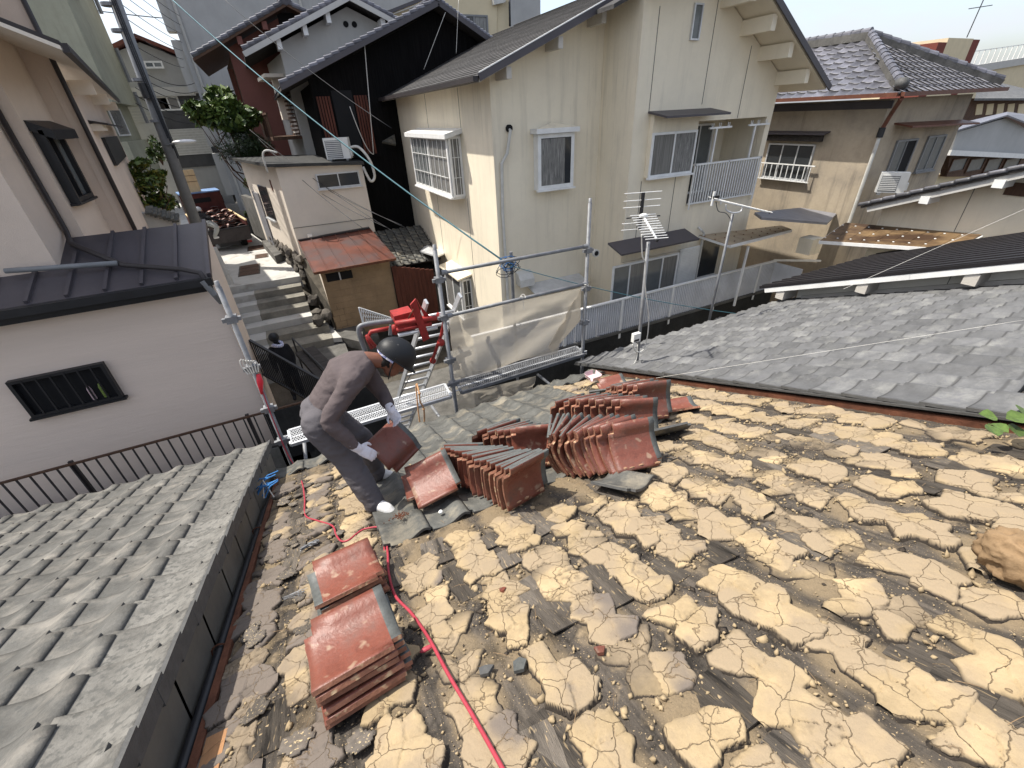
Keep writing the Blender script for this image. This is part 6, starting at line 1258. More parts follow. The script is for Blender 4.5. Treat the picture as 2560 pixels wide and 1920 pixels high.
# ---- plants
def leafmesh(name, pts, size, m, aspect=.5, droop=.3, n4=True):
    n = len(pts); V = np.zeros((n, 4, 3)); N3 = rng.normal(size=(n, 3)); N3[:, 2] = np.abs(N3[:, 2])+.6; N3 /= np.linalg.norm(N3, axis=1)[:, None]
    A = rng.normal(size=(n, 3)); A -= N3*(A*N3).sum(1)[:, None]; A /= np.linalg.norm(A, axis=1)[:, None]; A[:, 2] -= droop; B = np.cross(N3, A); B /= np.linalg.norm(B, axis=1)[:, None]
    s = size*rng.uniform(.6, 1.35, n)[:, None]; P = np.asarray(pts)
    V[:, 0] = P-A*s; V[:, 1] = P-B*s*aspect+N3*s*.12; V[:, 2] = P+A*s; V[:, 3] = P+B*s*aspect+N3*s*.12
    F = np.arange(n*4).reshape(n, 4); return npmesh(name, V.reshape(-1, 3), F, m, False)
def crown(par, c, r, n, size, mats, clumps=14, aspect=.5, name='crown'):
    c = np.array(c); cs = rng.normal(size=(clumps, 3)); cs /= np.linalg.norm(cs, axis=1)[:, None]; cs = c+cs*np.array(r)*rng.uniform(.45, .95, (clumps, 1)); cr_ = rng.uniform(.25, .48, clumps)
    k = rng.integers(0, clumps, n); d = rng.normal(size=(n, 3)); d /= np.linalg.norm(d, axis=1)[:, None]; P = cs[k]+d*np.array(r)*(cr_[k]*rng.uniform(.55, 1., n)**.5)[:, None]
    cut = np.array_split(np.arange(n), len(mats))
    for i, m in enumerate(mats): link('leaves' if i else name, leafmesh('leaves', P[cut[i]], size, M[m], aspect), par, kind='stuff' if i else None)
def tree(name, label, cat, base, height, cc, rr, n, size, mats, clumps=14, aspect=.5, group=None, tr_=.09):
    t = thing(name, label, cat, base, group); b = Vector(base); c = Vector(cc)
    tm = MB().tube([b, b.lerp(c, .5)+Vector((.06, .04, 0)), c], [tr_, tr_*.75, tr_*.4], 7)
    for i in range(8): e = c+Vector((random.uniform(-.8, .8)*rr[0], random.uniform(-.8, .8)*rr[1], random.uniform(-.5, .8)*rr[2])); tm.tube([b.lerp(c, random.uniform(.5, .95)), b.lerp(e, .8), e], [tr_*.4, tr_*.25, tr_*.1], 5)
    tm.build('trunk', M['brown_wood'], t); crown(t, cc, rr, n, size, mats, clumps, aspect); return t
tc_ = PY(*zb(410, 760), 23.5)
tree('broadleaf_tree', 'glossy broadleaf tree standing over the lane beside the red house', 'tree', (tc_.x+.5, 23.6, -4.5), 4, (tc_.x, tc_.y, tc_.z+.1), (1.3, 1.0, .72), 3000, .17, ('leaf', 'leaf_light', 'leaf_dark', 'leaf'), 16, .5)
tp = PY(*zb(450, 990), 22.8)
tree('pine_tree', 'dark shaggy pine below the broadleaf tree behind the truck', 'tree', (tp.x+.7, 22.9, -4.5), 4, tuple(tp+Vector((.4, 0, .15))), (1.15, .7, .62), 3400, .13, ('needle', 'needle', 'leaf_dark', 'needle'), 22, .09)
def shrub(name, label, c, r, n, size, mats, pot=None, group=None):
    t = thing(name, label, 'shrub', (c[0], c[1], c[2]-r[2]), group)
    if pot: MB().tube([(c[0], c[1], c[2]-r[2]-.3), (c[0], c[1], c[2]-r[2]+.1)], [.2, .28], 10).build('pot', M[pot], t)
    sb = MB()
    for i in range(6): sb.tube([(c[0], c[1], c[2]-r[2]), (c[0]+random.uniform(-.7, .7)*r[0], c[1]+random.uniform(-.7, .7)*r[1], c[2]+random.uniform(-.2, .8)*r[2])], [.02, .01], 4)
    sb.build('stems', M['brown_wood'], t); crown(t, c, r, n, size, mats, 9, .5, 'foliage'); return t
q = PZ(*zt(1100, 1010), -3.85); shrub('potted_shrub', 'leafy potted shrub with yellow-green leaves against the cream shed', (q.x, q.y, -3.75), (.5, .5, .6), 700, .09, ('leaf', 'leaf_light', 'leaf_yellow', 'leaf_dark'), 'dark')
q = PZ(*zt(1290, 1300), -4.1); shrub('potted_shrub', 'low potted shrub between the tall one and the shed door', (q.x, q.y, -4.1), (.3, .3, .35), 260, .07, ('leaf', 'leaf_dark'), 'dark')
q = PZ(*zt(1010, 540), -3.2); shrub('bush', 'feathery green bush by the grey gate post behind the truck', (q.x, q.y, -3.3), (.45, .4, .7), 500, .08, ('leaf_light', 'leaf'))
MB().slab([PZ(*zt(840, 280), -2.6), PZ(*zt(1010, 280), -2.6), PZ(*zt(1180, 950), -4.5), PZ(*zt(1000, 860), -4.5)], (.25, 0, 0))
gp_ = thing('gate_post', 'pale grey concrete gate wall beside the lane behind the truck', 'gate wall', (-1.3, 25, -4.5)); MB().slab([(-1.05, 23.4, -4.5), (-1.6, 25.5, -4.5), (-1.6, 25.5, -2.7), (-1.05, 23.4, -2.7)], (.2, .05, 0)).build('wall_face', M['old_concrete'], gp_)
for k, (a, c, r, n, m) in enumerate((((935, 1110), -2.4, (.75, .6, .34), 1300, ('leaf_light', 'leaf', 'leaf_yellow', 'leaf')), ((1010, 1270), -2.9, (.78, .7, .52), 1700, ('leaf', 'leaf_light', 'leaf_yellow', 'leaf_dark')), ((1010, 960), -1.6, (.4, .5, .6), 400, ('leaf_dark', 'leaf')))):
    q = PY(*z1(*a), 18.5+1.2*(k == 0)+5*(k == 2)); shrub('garden_shrub', ('clipped cloud-shaped shrub beside the utility pole, upper one', 'rounded yellow-green shrub beside the utility pole, lower one', 'dark shrub behind the utility pole')[k], tuple(q), r, n, .085, m)
gwl = thing('garden_wall', 'small tiled garden wall between the pink house and the pole', 'wall', (-4, 16, -3)); p = [PY(*z1(*a), 16.5) for a in ((970, 1365), (1140, 1415))]
MB().beam(p[0]-Vector((.3, 0, .3)), p[1]-Vector((0, 0, .3)), .2, .6).build('wall_face', M['white_stucco'], gwl)
for i in range(7): a = p[0].lerp(p[1], i/6); MB().beam(a+Vector((0, -.25, -.05)), a+Vector((0, .2, .08)), .17, .06).build('coping_tile', M['old_grey_tile'], gwl)
MB().box(-8, -4.3, 12.3, 12.5, -5, -2.6).build('wall_face', M['old_concrete'], gwl)
# bent white gutter pieces by the steps
gb_ = thing('white_post', 'pale pipe-like concrete post at the head of the steps', 'post', tuple(PZ(*zc(200, 410), -4.6))); a, b = PY(*zc(85, 165), 16.2), PY(*zc(205, 415), 16.2); MB().tube([b, a], [.13, .12], 10).build('shaft', M['concrete'], gb_)
# vine at the right edge of the stripped roof
vn = thing('vine', 'green leafy shoot growing over the roof edge at the far right', 'plant', tuple(rp(2540, 1075, .1)))
for k, (x, y) in enumerate(((2470, 1040), (2500, 1070), (2545, 1045), (2540, 1075), (2585, 1050), (2480, 1075), (2560, 1030), (2600, 1080))):
    c = rp(x, y, .12+.03*(k % 3)); a = random.uniform(0, 6.3); n = 9; L = .075; d = Vector((math.cos(a), math.sin(a)*.5, .1)); s = d.cross(Vector((0, -.3, 1))).normalized()
    vs_ = [c-d*L]+[c+d*L*(-.9+1.8*t)+s*w*L+Vector((0, 0, .02*w)) for t, w in ((.15, .45), (.4, .62), (.7, .42))]+[c+d*L]+[c+d*L*(-.9+1.8*t)-s*w*L+Vector((0, 0, .02*w)) for t, w in ((.7, .42), (.4, .62), (.15, .45))]+[c]
    o = link('leaf', (lambda me: (me.from_pydata([tuple(v) for v in vs_], [], [(8, i, (i+1) % 8) for i in range(8)]), me.materials.append(M['leaf']), me)[2])(bpy.data.meshes.new('leaf')), vn); o.modifiers.new('t', 'SOLIDIFY').thickness = .001
MB().tube([rp(2600, 1100, .05), rp(2540, 1070, .1), rp(2470, 1060, .1)], .004, 5).build('stem', M['leaf'], vn)
# ================================================================ scaffold
random.seed(33)
def clamp(par, p, s=1.):
    MB().box(p.x-.05*s, p.x+.05*s, p.y-.045*s, p.y+.045*s, p.z-.035, p.z+.035).build('clamp', M['galv'], par)
    MB().box(p.x+.05*s, p.x+.085*s, p.y-.03, p.y+.012, p.z-.02, p.z+.02).box(p.x-.085*s, p.x-.05*s, p.y-.03, p.y+.012, p.z-.02, p.z+.02).build('wedge', M['galv'], par)
def standard(label, x, y, z0, z1, cl):
    t = thing('scaffold_pole', label, 'scaffold pole', (x, y, z0), 'scaffold poles'); MB().tube([(x, y, z0), (x, y, z1)], .027, 12).build('tube', M['galv'], t, True)
    MB().tube([(x, y, z1-.16), (x, y, z1+.06)], .021, 12).build('spigot', M['galv'], t, True)
    for z in cl: clamp(t, Vector((x, y, z)))
    return t
fl1 = PY(541, 705, 4.95)
p0 = standard('leaning-looking grey scaffold pole at the left house corner with the red hose hook on it', fl1.x, 4.95, -7, fl1.z-.05, [PY(*zc(230, 655), 4.95).z, PY(*zc(370, 990), 4.95).z, PY(*zc(480, 1275), 4.95).z, PY(*zc(560, 1500), 4.95).z])
s1 = standard('grey scaffold pole standing beside the red hoist', 1.51, 5.2, -7, -1.36, [PY(*ze(130, 360), 5.2).z, PY(1123, 790, 5.2).z, PY(*ze(200, 880), 5.2).z, PY(*ze(225, 1030), 5.2).z])
s2 = standard('grey scaffold pole at the right end of the netting', 3.775, 5.2, -7, -1.08, [PY(*ze(1085, 170), 5.2).z, PY(*ze(1065, 420), 5.2).z, PY(*ze(1055, 640), 5.2).z])
def rail(label, a, b, r=.024):
    t = thing('scaffold_rail', label, 'scaffold rail', tuple(a), 'scaffold rails'); MB().tube([a, b], r, 12).build('tube', M['galv'], t, True)
    for p, q in ((a, b), (b, a)): MB().tube([p, p.lerp(q, .03)], r*1.35, 10).build('coupler', M['galv'], t)
    return t
rail('upper horizontal scaffold rail crossing in front of the beige house', PY(1104, 682, 5.16), PY(1468, 615, 5.16))
rail('lower horizontal scaffold rail along the top of the netting', PY(1118, 790, 5.16), PY(1466, 709, 5.16))
def walk(label, P4, loc):
    t = thing('scaffold_plank', label, 'scaffold plank', loc); a, b, c, d = P4   # a-b far edge, d-c near edge
    U, V = (b-a), (d-a)
    for p, q in ((a, b), (d, c), (a, d), (b, c)): MB().beam(p, q, .035, .045).build('frame', M['galv'] if 'dusty' in label else M['alu'], t)
    MB().beam(a.lerp(d, .5), b.lerp(c, .5), .03, .012).build('middle_strip', M['alu'], t)
    n = int(U.length/.034); mb = MB(); up = Vector((0, 0, .012))
    for lo, hi in ((.05, .47), (.53, .95)):
        rows = 4
        for j in range(rows):
            for i in range(n):
                f = lambda u, w: a+U*(min(1, u/n))+V*(lo+(hi-lo)*w/rows)+up
                o_ = .5*(j % 2); mb.beam(f(i+o_, j), f(i+o_+.5, j+1), .008, .004); mb.beam(f(i+o_+1, j), f(i+o_+.5, j+1), .008, .004)
    mb.build('mesh_panel', M['galv'] if 'dusty' in label else M['alu'], t, kind='stuff')
    for p in (a.lerp(d, .3), b.lerp(c, .3), a.lerp(d, .7), b.lerp(c, .7)):
        e = (p-(a+c)/2).normalized()*.09; MB().tube([p, p+e, p+e+Vector((0, 0, -.06))], .012, 6).build('hook', M['alu'], t)
    return t
zA, zB = -3.62, -3.42
walk('bright expanded-metal scaffold plank behind the working man', [PZ(722, 1078, zA), PZ(1112, 962, zA), PZ(1128, 992, zA), PZ(728, 1112, zA)], tuple(PZ(900, 1040, zA)))
walk('dusty grey expanded-metal scaffold plank in front of the netting', [PZ(1141, 955, zB), PZ(1440, 868, zB), PZ(1461, 886, zB), PZ(1154, 982, zB)], tuple(PZ(1300, 920, zB)))
def brace(label, pts):
    return tag(MB().tube(pts, .022, 10).build('scaffold_brace', M['galv'], None, True), label, 'scaffold brace', 'scaffold braces')
brace('slanting brace tube under the right end of the bright plank', [PY(*zd(1012, 628), 5.15), PY(*zd(1125, 780), 4.75)])
brace('slanting brace tube under the dusty plank', [PY(*ze(762, 975), 5.2), PY(*ze(900, 1085), 4.7)])
brace('short upright tube under the left end of the bright plank', [PY(*zd(162, 875), 4.95), PY(*zd(185, 1090), 4.7)])
brace('horizontal tube low behind the eave by the working man', [PY(*zd(225, 1032), 4.9), PY(*zd(400, 980), 5.0)])
brace('horizontal tube low beside the ladder', [PY(*zd(890, 830), 5.1), PY(*zd(1050, 775), 5.1)])
m = mat('net', (.70, .635, .53), .95, .1, 4, .1, 80, alpha=.9); N_, L_2 = m.node_tree.nodes, m.node_tree.links; tb_ = N_.new('ShaderNodeBsdfTranslucent'); tb_.inputs[0].default_value = (.5, .46, .39, 1); tp_ = N_.new('ShaderNodeBsdfTransparent')
mx1 = N_.new('ShaderNodeMixShader'); mx1.inputs[0].default_value = .5; mx2 = N_.new('ShaderNodeMixShader'); mx2.inputs[0].default_value = .70; pb = N_['Principled BSDF']; pb.inputs['Alpha'].default_value = 1
L_2.new(pb.outputs[0], mx1.inputs[1]); L_2.new(tb_.outputs[0], mx1.inputs[2]); L_2.new(tp_.outputs[0], mx2.inputs[1]); L_2.new(mx1.outputs[0], mx2.inputs[2]); L_2.new(mx2.outputs[0], N_['Material Output'].inputs[0]); M['net'] = m
def net(label, poly, seed, res=26):
    """netting: a sagging grid cut to the outline, folds and creases in depth"""
    P = [Vector(p) for p in poly]; a, b, c, d = P; V = []; F = []
    for j in range(res+1):
        for i in range(res+1):
            u, w = i/res, j/res; p = a.lerp(b, u).lerp(d.lerp(c, u), w); n = mn.fractal(Vector((u*3.2+seed, w*3.2, seed)), 1, 2, 4)
            p.y += .10*n*math.sin(math.pi*min(1, w*1.6))+.05*math.sin(u*9+w*7+seed)*w; p.z -= .05*(4*u*(1-u))*(1-w)*0; V.append(p)
    for j in range(res):
        for i in range(res): k = j*(res+1)+i; F.append((k, k+1, k+res+2, k+res+1))
    return tag(npmesh_link('safety_net', V, F, M['net']), label, 'netting', 'netting on the scaffold')
def npmesh_link(name, V, F, m): return link(name, npmesh(name, [tuple(v) for v in V], F, m))
net('upper dusty translucent netting hung between the two poles', [PY(*ze(190, 602), 5.22), PY(*ze(1045, 412), 5.22), PY(*ze(880, 830), 5.3), PY(*ze(225, 1010), 5.3)], 1.3)
net('netting hanging below the dusty plank', [PY(*ze(225, 1110), 5.42), PY(*ze(752, 985), 5.42), PY(*ze(690, 1170), 5.42), PY(*ze(270, 1310), 5.35)], 6.1)
MB().slab([PY(*ze(1045, 412), 5.24), PY(*ze(1040, 625), 5.26), PY(*ze(860, 830), 5.3), PY(*ze(830, 800), 5.3)], (0, .004, 0)).build('net_flap', M['net'], COL.objects['safety_net'])
tie = MB()
for x, y in ((665, 470), (1075, 395)):
    c = PY(*ze(x, y), 5.14); tie.tube([c+Vector((.04*math.cos(a), .04*math.sin(a), .02*math.sin(2*a))) for a in [k*.7 for k in range(10)]], .005, 5).tube([c, c+Vector((.02, 0, -.2))], .004, 4)
tag(tie.build('tie_string', M['white_cord']), 'white tie strings knotted on the lower scaffold rail', 'string')
kn = MB(); c = PY(*zc(350, 975), 4.9)
for k in range(6): kn.tube(smooth_path([c, c+Vector((-.06+.02*k, -.03, .10-.01*k)), c+Vector((-.08+.03*k, -.03, .02)), c+Vector((-.05+.02*k, -.04, -.08))], 3), .006, 5)
tag(kn.build('knotted_string', M['white_cord']), 'white knotted string hanging on the scaffold pole above the red hook', 'string')
orr = MB(); orr.tube(smooth_path([PY(*zd(915, 478), 5.1), PY(*zd(932, 545), 5.0), PY(*zd(938, 600), 5.0), PY(*zd(962, 650), 5.0), PY(*zd(966, 742), 5.0)], 5), .012, 6); orr.tube(smooth_path([PY(*zd(910, 485), 5.1), PY(*zd(918, 600), 5.05), PY(*zd(935, 740), 5.0), PY(*zd(952, 835), 4.9)], 5), .010, 6)
for x, y in ((932, 545), (962, 650)): orr.ball(PY(*zd(x, y), 5.0), .02)
tag(orr.build('orange_rope', M['orange_cord']), 'pale orange knotted rope tied to the plank', 'rope')

# ================================================================ ladder hoist with red carriage
hoist = thing('ladder_hoist', 'aluminium ladder hoist with red lifting carriage leaning on the scaffold behind the man', 'ladder hoist', tuple(PZ(1000, 1085, -6.9)))
lb_, lt_ = PZ(985, 1105, -6.9), PY(1100, 770, 5.65); U = Vector((1, -.05, 0)).normalized(); hw_ = .24
for s in (-1, 1): MB().beam(lb_+U*s*hw_, lt_+U*s*hw_+(lt_-lb_)*.04, .035, .08).build('side_rail', M['alu'], hoist)
nr = int((lt_-lb_).length/.30)
for i in range(nr): q = lb_.lerp(lt_, (i+.5)/nr); MB().tube([q-U*hw_, q+U*hw_], .024, 10).build('rung', M['alu'], hoist, True)
Hq = lambda x, y, Y=5.6: PY(*zc(x, y), Y)
def plate(pts, m, name, Y=5.6, t=.02, d=(0, 1, 0)): return MB().slab([Hq(x, y, Y) for x, y in pts], Vector(d)*t).build(name, m, hoist)
def htube(pts, r, m, name, Y=5.6): return MB().tube([Hq(x, y, Y) for x, y in pts], r, 8).build(name, m, hoist, True)
plate([(1455, 560), (1492, 518), (1590, 790), (1545, 815)], M['red_paint'], 'upright_plate', 5.45, .03); plate([(1500, 520), (1520, 560), (1590, 640), (1560, 660)], M['red_paint'], 'upright_plate', 5.55, .03)
plate([(1340, 640), (1470, 605), (1480, 650), (1350, 690)], M['red_paint'], 'motor_cover', 5.7, .25)
plate([(1360, 690), (1560, 655), (1570, 690), (1370, 740)], M['red_paint'], 'cross_plate', 5.5, .12)
htube([(1350, 690), (1690, 640)], .035, M['red_paint'], 'cross_tube', 5.5); htube([(1360, 735), (1600, 690)], .03, M['red_paint'], 'cross_tube', 5.5)
htube([(1640, 620), (1690, 650), (1670, 760), (1600, 960)], .025, M['red_paint'], 'guide_arm', 5.62); MB().ball(Hq(1665, 820, 5.6), .06).build('roller', M['red_paint'], hoist, True); MB().ball(Hq(1610, 945, 5.7), .05).build('roller', M['red_paint'], hoist, True)
htube([(1190, 860), (1160, 790), (1180, 745), (1340, 715)], .03, M['red_paint'], 'carriage_frame', 5.75); htube([(1215, 850), (1150, 770)], .025, M['red_paint'], 'carriage_strut', 5.7); htube([(1345, 700), (1350, 760)], .04, M['red_paint'], 'carriage_post', 5.6)
MB().tube(smooth_path([Hq(*p, 5.85) for p in ((1145, 880), (1115, 800), (1098, 735), (1112, 705), (1180, 688), (1340, 668))], 5), .035, 8).build('rubber_bumper', M['galv'], hoist, True)
htube([(1370, 770), (1640, 715)], .028, M['alu'], 'top_rung', 5.5); plate([(1310, 700), (1322, 700), (1330, 770), (1305, 770)], M['galv'], 'bracket', 5.55, .02)
htube([(1475, 590), (1440, 655)], .008, M['rust'], 'lever', 5.4); htube([(1480, 990), (1380, 1200)], .006, M['wire'], 'cable', 5.2)
lat = thing('lattice_gate', 'white triangular lattice gate end behind the red hoist', 'gate', tuple(Hq(1150, 650, 9.5)))
A_, B_, C_ = Hq(1097, 577, 9.5), Hq(1340, 655, 9.5), Hq(1130, 700, 9.5)
for p, q in ((A_, B_), (A_, C_), (C_, B_)): MB().beam(p, q, .025, .02).build('frame', M['white_metal'], lat)
lb2 = MB()
for i in range(1, 15):
    t = i/15; lb2.beam(A_.lerp(B_, t), C_.lerp(B_, max(0, t-.12)), .012, .012); lb2.beam(A_.lerp(B_, t), C_.lerp(B_, min(1, t+.1)), .012, .012, (0, 1, 0))
lb2.build('lattice', M['white_metal'], lat)

# ================================================================ TV aerials
def yagi(label, base, top, front, back, n, L0_, L1_, refl=None, box=None, cabl=None):
    t = thing('tv_aerial', label, 'aerial', tuple(base)); base, top, front, back = [Vector(v) for v in (base, top, front, back)]
    MB().tube([base, top], .022, 10).build('mast', M['galv'], t, True); MB().tube([front, back], .014, 8).build('boom', M['white_metal'], t, True)
    d = (front-back).normalized(); s = d.cross(Vector((0, 0, 1))).normalized()
    for i in range(n): q = back.lerp(front, i/(n-1))+Vector((0, 0, .012)); L = L0_+(L1_-L0_)*i/(n-1); MB().tube([q-s*L/2, q+s*L/2], .005, 6).build('director', M['white_metal'], t)
    MB().tube([front, front+d*.02], .017, 8).build('end_cap', M['black_metal'], t)
    if refl:
        a, b = back-d*.06-Vector((0, 0, refl*.8)), back-d*.06+Vector((0, 0, refl)); MB().beam(a, b, .03, .03).build('reflector_bar', M['black_metal'], t)
        for k in (0, .18, .62, .8, 1): q = a.lerp(b, k); MB().tube([q-s*.22, q+s*.22], .0045, 6).build('reflector', M['white_metal'], t)
        q = back+d*.02; MB().tube([q-s*.20, q+s*.20], .008, 6).build('dipole', M['black_metal'], t); MB().ball(q+Vector((0, 0, .015)), .06, .035, .025).build('feed_box', M['white_plastic'], t, True)
    return t
Ym = 3.85
a1 = yagi('tall aerial whose mast carries a small white box between the two roofs', PY(1588, 958, Ym)-Vector((0, 0, .15)), PY(1621, 605, Ym), PY(1642, 599, Ym-.25), PY(1607, 540, Ym+.15), 11, .30, .26, .22)
bxp = PY(1590, 843, Ym-.05); MB().box(bxp.x-.06, bxp.x+.05, bxp.y-.03, bxp.y+.02, bxp.z-.055, bxp.z+.06).build('booster_box', M['white_plastic'], a1); MB().box(bxp.x-.05, bxp.x+.03, bxp.y-.032, bxp.y-.0301, bxp.z-.045, bxp.z-.015).build('box_label', M['black_metal'], a1)
MB().tube(smooth_path([PY(1604, 585, Ym-.04), PY(1606, 640, Ym-.04), PY(1614, 660, Ym-.05), PY(1613, 715, Ym-.05), PY(1622, 800, Ym-.06), PY(1612, 868, Ym-.06), PY(1592, 880, Ym-.06), PY(1581, 862, Ym-.06)], 5), .008, 6).build('coax', M['pvc_white'], a1, True); MB().tube(smooth_path([PY(1594, 862, Ym-.04), PY(1592, 895, Ym-.05), PY(1584, 915, Ym-.05), PY(1587, 945, Ym-.04)], 4), .007, 6).build('coax', M['pvc_white'], a1, True)
a2 = yagi('aerial with a long boom pointing right on a grey mast behind the right roof', PY(1762, 850, 4.95), PY(1832, 535, 4.95), PY(1922, 531, 4.75), PY(1782, 497, 5.0), 14, .22, .16, None)
q = PY(1783, 497, 5.0); MB().box(q.x-.02, q.x+.10, q.y-.03, q.y+.03, q.z+.005, q.z+.04).build('feed_box', M['black_metal'], a2); MB().tube([q+Vector((0, 0, .1)), q-Vector((.01, 0, .1))], .02, 6).build('reflector_plate', M['white_plastic'], a2)
MB().tube(smooth_path([PY(1815, 512, 4.95), PY(1816, 525, 4.95), PY(1832, 532, 4.93), PY(1852, 528, 4.9), PY(1857, 512, 4.9)], 4), .012, 6).build('bracket', M['alu'], a2); MB().tube(smooth_path([PY(1790, 505, 4.97), PY(1796, 528, 4.97), PY(1815, 533, 4.97), PY(1828, 550, 4.96)], 4), .006, 5).build('coax', M['wire'], a2)
pk = thing('plastic_tray', 'small pale pink plastic tray lying at the eave by the stacks', 'tray', tuple(PY(1482, 945, 4.55)))
c = rp(1482, 944, .12)
for k, (x, y) in enumerate(((-1, 0), (1, 0), (0, -1), (0, 1))): MB().slab([c+Vector((.07*x-.05*abs(y)+0, .07*y-.05*abs(x), 0)), c+Vector((.07*x+.05*abs(y), .07*y+.05*abs(x), 0)), c+Vector((.09*x+.065*abs(y), .09*y+.065*abs(x), .05)), c+Vector((.09*x-.065*abs(y), .09*y-.065*abs(x), .05))], (.003, .003, .003)).build('side', M['pink_plastic'], pk)
MB().box(c.x-.07, c.x+.07, c.y-.07, c.y+.07, c.z-.004, c.z).build('base', M['pink_plastic'], pk)

# ================================================================ people
def blend(name, mb, m, parent, voxel=.012, smooth=8, fac=.6):
    """one continuous skin over overlapping closed shapes"""
    me = bpy.data.meshes.new(name); me.from_pydata(mb.v, [], mb.f); me.update(); o = bpy.data.objects.new(name, me); COL.objects.link(o)
    r = o.modifiers.new('r', 'REMESH'); r.mode = 'VOXEL'; r.voxel_size = voxel; s = o.modifiers.new('s', 'SMOOTH'); s.factor = fac; s.iterations = smooth
    dg = bpy.context.evaluated_depsgraph_get(); out = bpy.data.meshes.new_from_object(o.evaluated_get(dg)); bpy.data.objects.remove(o); bpy.data.meshes.remove(me)
    out.name = name; out.materials.clear(); out.materials.append(m); out.polygons.foreach_set('use_smooth', [True]*len(out.polygons)); return link(name, out, parent)
def limb(mb, pts, rs, n=14, k=4):
    sp = smooth_path([Vector(p) for p in pts], k); m_ = len(pts)-1; rr = []
    for i in range(len(sp)): t = i/k; a = min(int(t), m_-1); f = t-a; f = f*f*(3-2*f); rr.append(rs[a]*(1-f)+rs[a+1]*f)
    mb.tube(sp, rr, n); mb.ball(sp[0], rr[0]*.98, None, None, 12, 8); mb.ball(sp[-1], rr[-1]*.98, None, None, 12, 8); return mb
def loft(mb, cs, W, w, d, n=18):
    cs = [Vector(c) for c in cs]; rings = []; W = Vector(W).normalized()
    for i, c in enumerate(cs):
        ax_ = (cs[min(i+1, len(cs)-1)]-cs[max(0, i-1)]).normalized(); wd_ = (W-ax_*W.dot(ax_)).normalized(); dp_ = ax_.cross(wd_)
        rings.append([c+wd_*(w[i]*math.cos(2*math.pi*k/n))+dp_*(d[i]*math.sin(2*math.pi*k/n)) for k in range(n)])
    b = len(mb.v); vs_ = [p for g in rings for p in g]; fs = []
    for i in range(len(rings)-1):
        for k in range(n): fs.append((i*n+k, i*n+(k+1) % n, (i+1)*n+(k+1) % n, (i+1)*n+k))
    fs += [tuple(range(n-1, -1, -1)), tuple((len(rings)-1)*n+k for k in range(n))]; return mb.add(vs_, fs)
def hand(mb, wrist, dirv, palm_n, thumb_side, curl=.6, sc=1.):
    """palm, four unequal curled fingers and a thumb leaving the side of the palm"""
    d = Vector(dirv).normalized(); n = Vector(palm_n); n = (n-d*n.dot(d)).normalized(); s = d.cross(n)*thumb_side; w = Vector(wrist)
    loft(mb, [w, w+d*.035*sc, w+d*.07*sc, w+d*.098*sc], s, [.029*sc, .040*sc, .044*sc, .042*sc], [.022*sc, .020*sc, .017*sc, .014*sc])
    for i, (o_, L) in enumerate(((.031, .072), (.010, .082), (-.012, .076), (-.032, .060))):
        p = w+d*.088*sc+s*o_*sc; a = curl*(1+.08*i); q = p; dd = d.copy(); pts = [p-d*.02*sc, p]
        for j, l in enumerate((.45, .32, .23)):
            ang = a*(.55 if j == 0 else .8); dd = (dd*math.cos(ang)+n*math.sin(ang)).normalized(); q = q+dd*L*l*sc; pts.append(q)
        limb(mb, pts, [.0105*sc, .0105*sc, .0098*sc, .009*sc, .0078*sc], 8, 2)
    p = w+d*.03*sc+s*.032*sc; t1 = p+(d*.7+s*.8+n*.25).normalized()*.042*sc; t2 = t1+(d+s*.15+n*.45).normalized()*.034*sc; limb(mb, [p-s*.01*sc, p, t1, t2], [.014*sc, .015*sc, .012*sc, .0095*sc], 8, 3)
# ---- the man lifting tiles
man = thing('person', 'man in grey long-sleeved shirt, grey trousers and black helmet bending to lift a red tile', 'person', tuple(rp(940, 1230, 0)))
YN, YF = 2.80, 3.10
pel = PY(806, 1028, 2.97); chest = PY(863, 938, 2.97); neckb = PY(924, 900, 2.97); bel = PY(833, 984, 2.97)
Hn, Hf = PY(800, 1062, YN+.04), PY(822, 1045, YF+.02)
an_n = rp(934, 1252, .10); an_f = rp(940, 1178, .12)
kn_n = PY(866, 1146, YN-.06); kn_f = PY(905, 1100, YF+.02)
Sn, Sf = PY(881, 951, 2.79), PY(915, 930, 3.14)
En_, Ef = PY(822, 1052, 2.68), PY(957, 985, 3.02)
Wn, Wf = PY(890, 1119, 2.60), PY(976, 1022, 2.86)
hc = PY(980, 903, 2.95); hu = Vector((.70, .02, .71)).normalized(); hf = Vector((.70, -.12, -.70)); hf = (hf-hu*hf.dot(hu)).normalized(); hs = hu.cross(hf)
body = MB()
loft(body, [pel-(chest-pel)*.1, pel, bel, chest, neckb-(neckb-chest)*.35, neckb-(neckb-chest)*.1], (0, 1, .05), [.12, .14, .12, .135, .11, .075], [.09, .10, .085, .09, .075, .06])
for a, b, c in ((Hn, kn_n, an_n), (Hf, kn_f, an_f)): limb(body, [a, b, c], [.078, .055, .04])
for a, b, c in ((Sn, En_, Wn), (Sf, Ef, Wf)): limb(body, [chest.lerp(a, .5), a.lerp(chest, .12), b, c], [.04, .042, .034, .024])
limb(body, [neckb-(hc-neckb)*.15, neckb.lerp(hc, .5), hc-hu*.02], [.062, .056, .055])
body.ball(hc+hu*.03, .098, .078, .10, 18, 12, Matrix((hf, hs, hu)).transposed()); body.ball(hc-hu*.045+hf*.03, .062, .058, .07, 14, 10, Matrix((hf, hs, hu)).transposed())
nose = hc+hf*.098-hu*.015; body.tube([nose+hu*.03-hf*.012, nose+hf*.012-hu*.008, nose-hu*.016], [.008, .014, .012], 8)
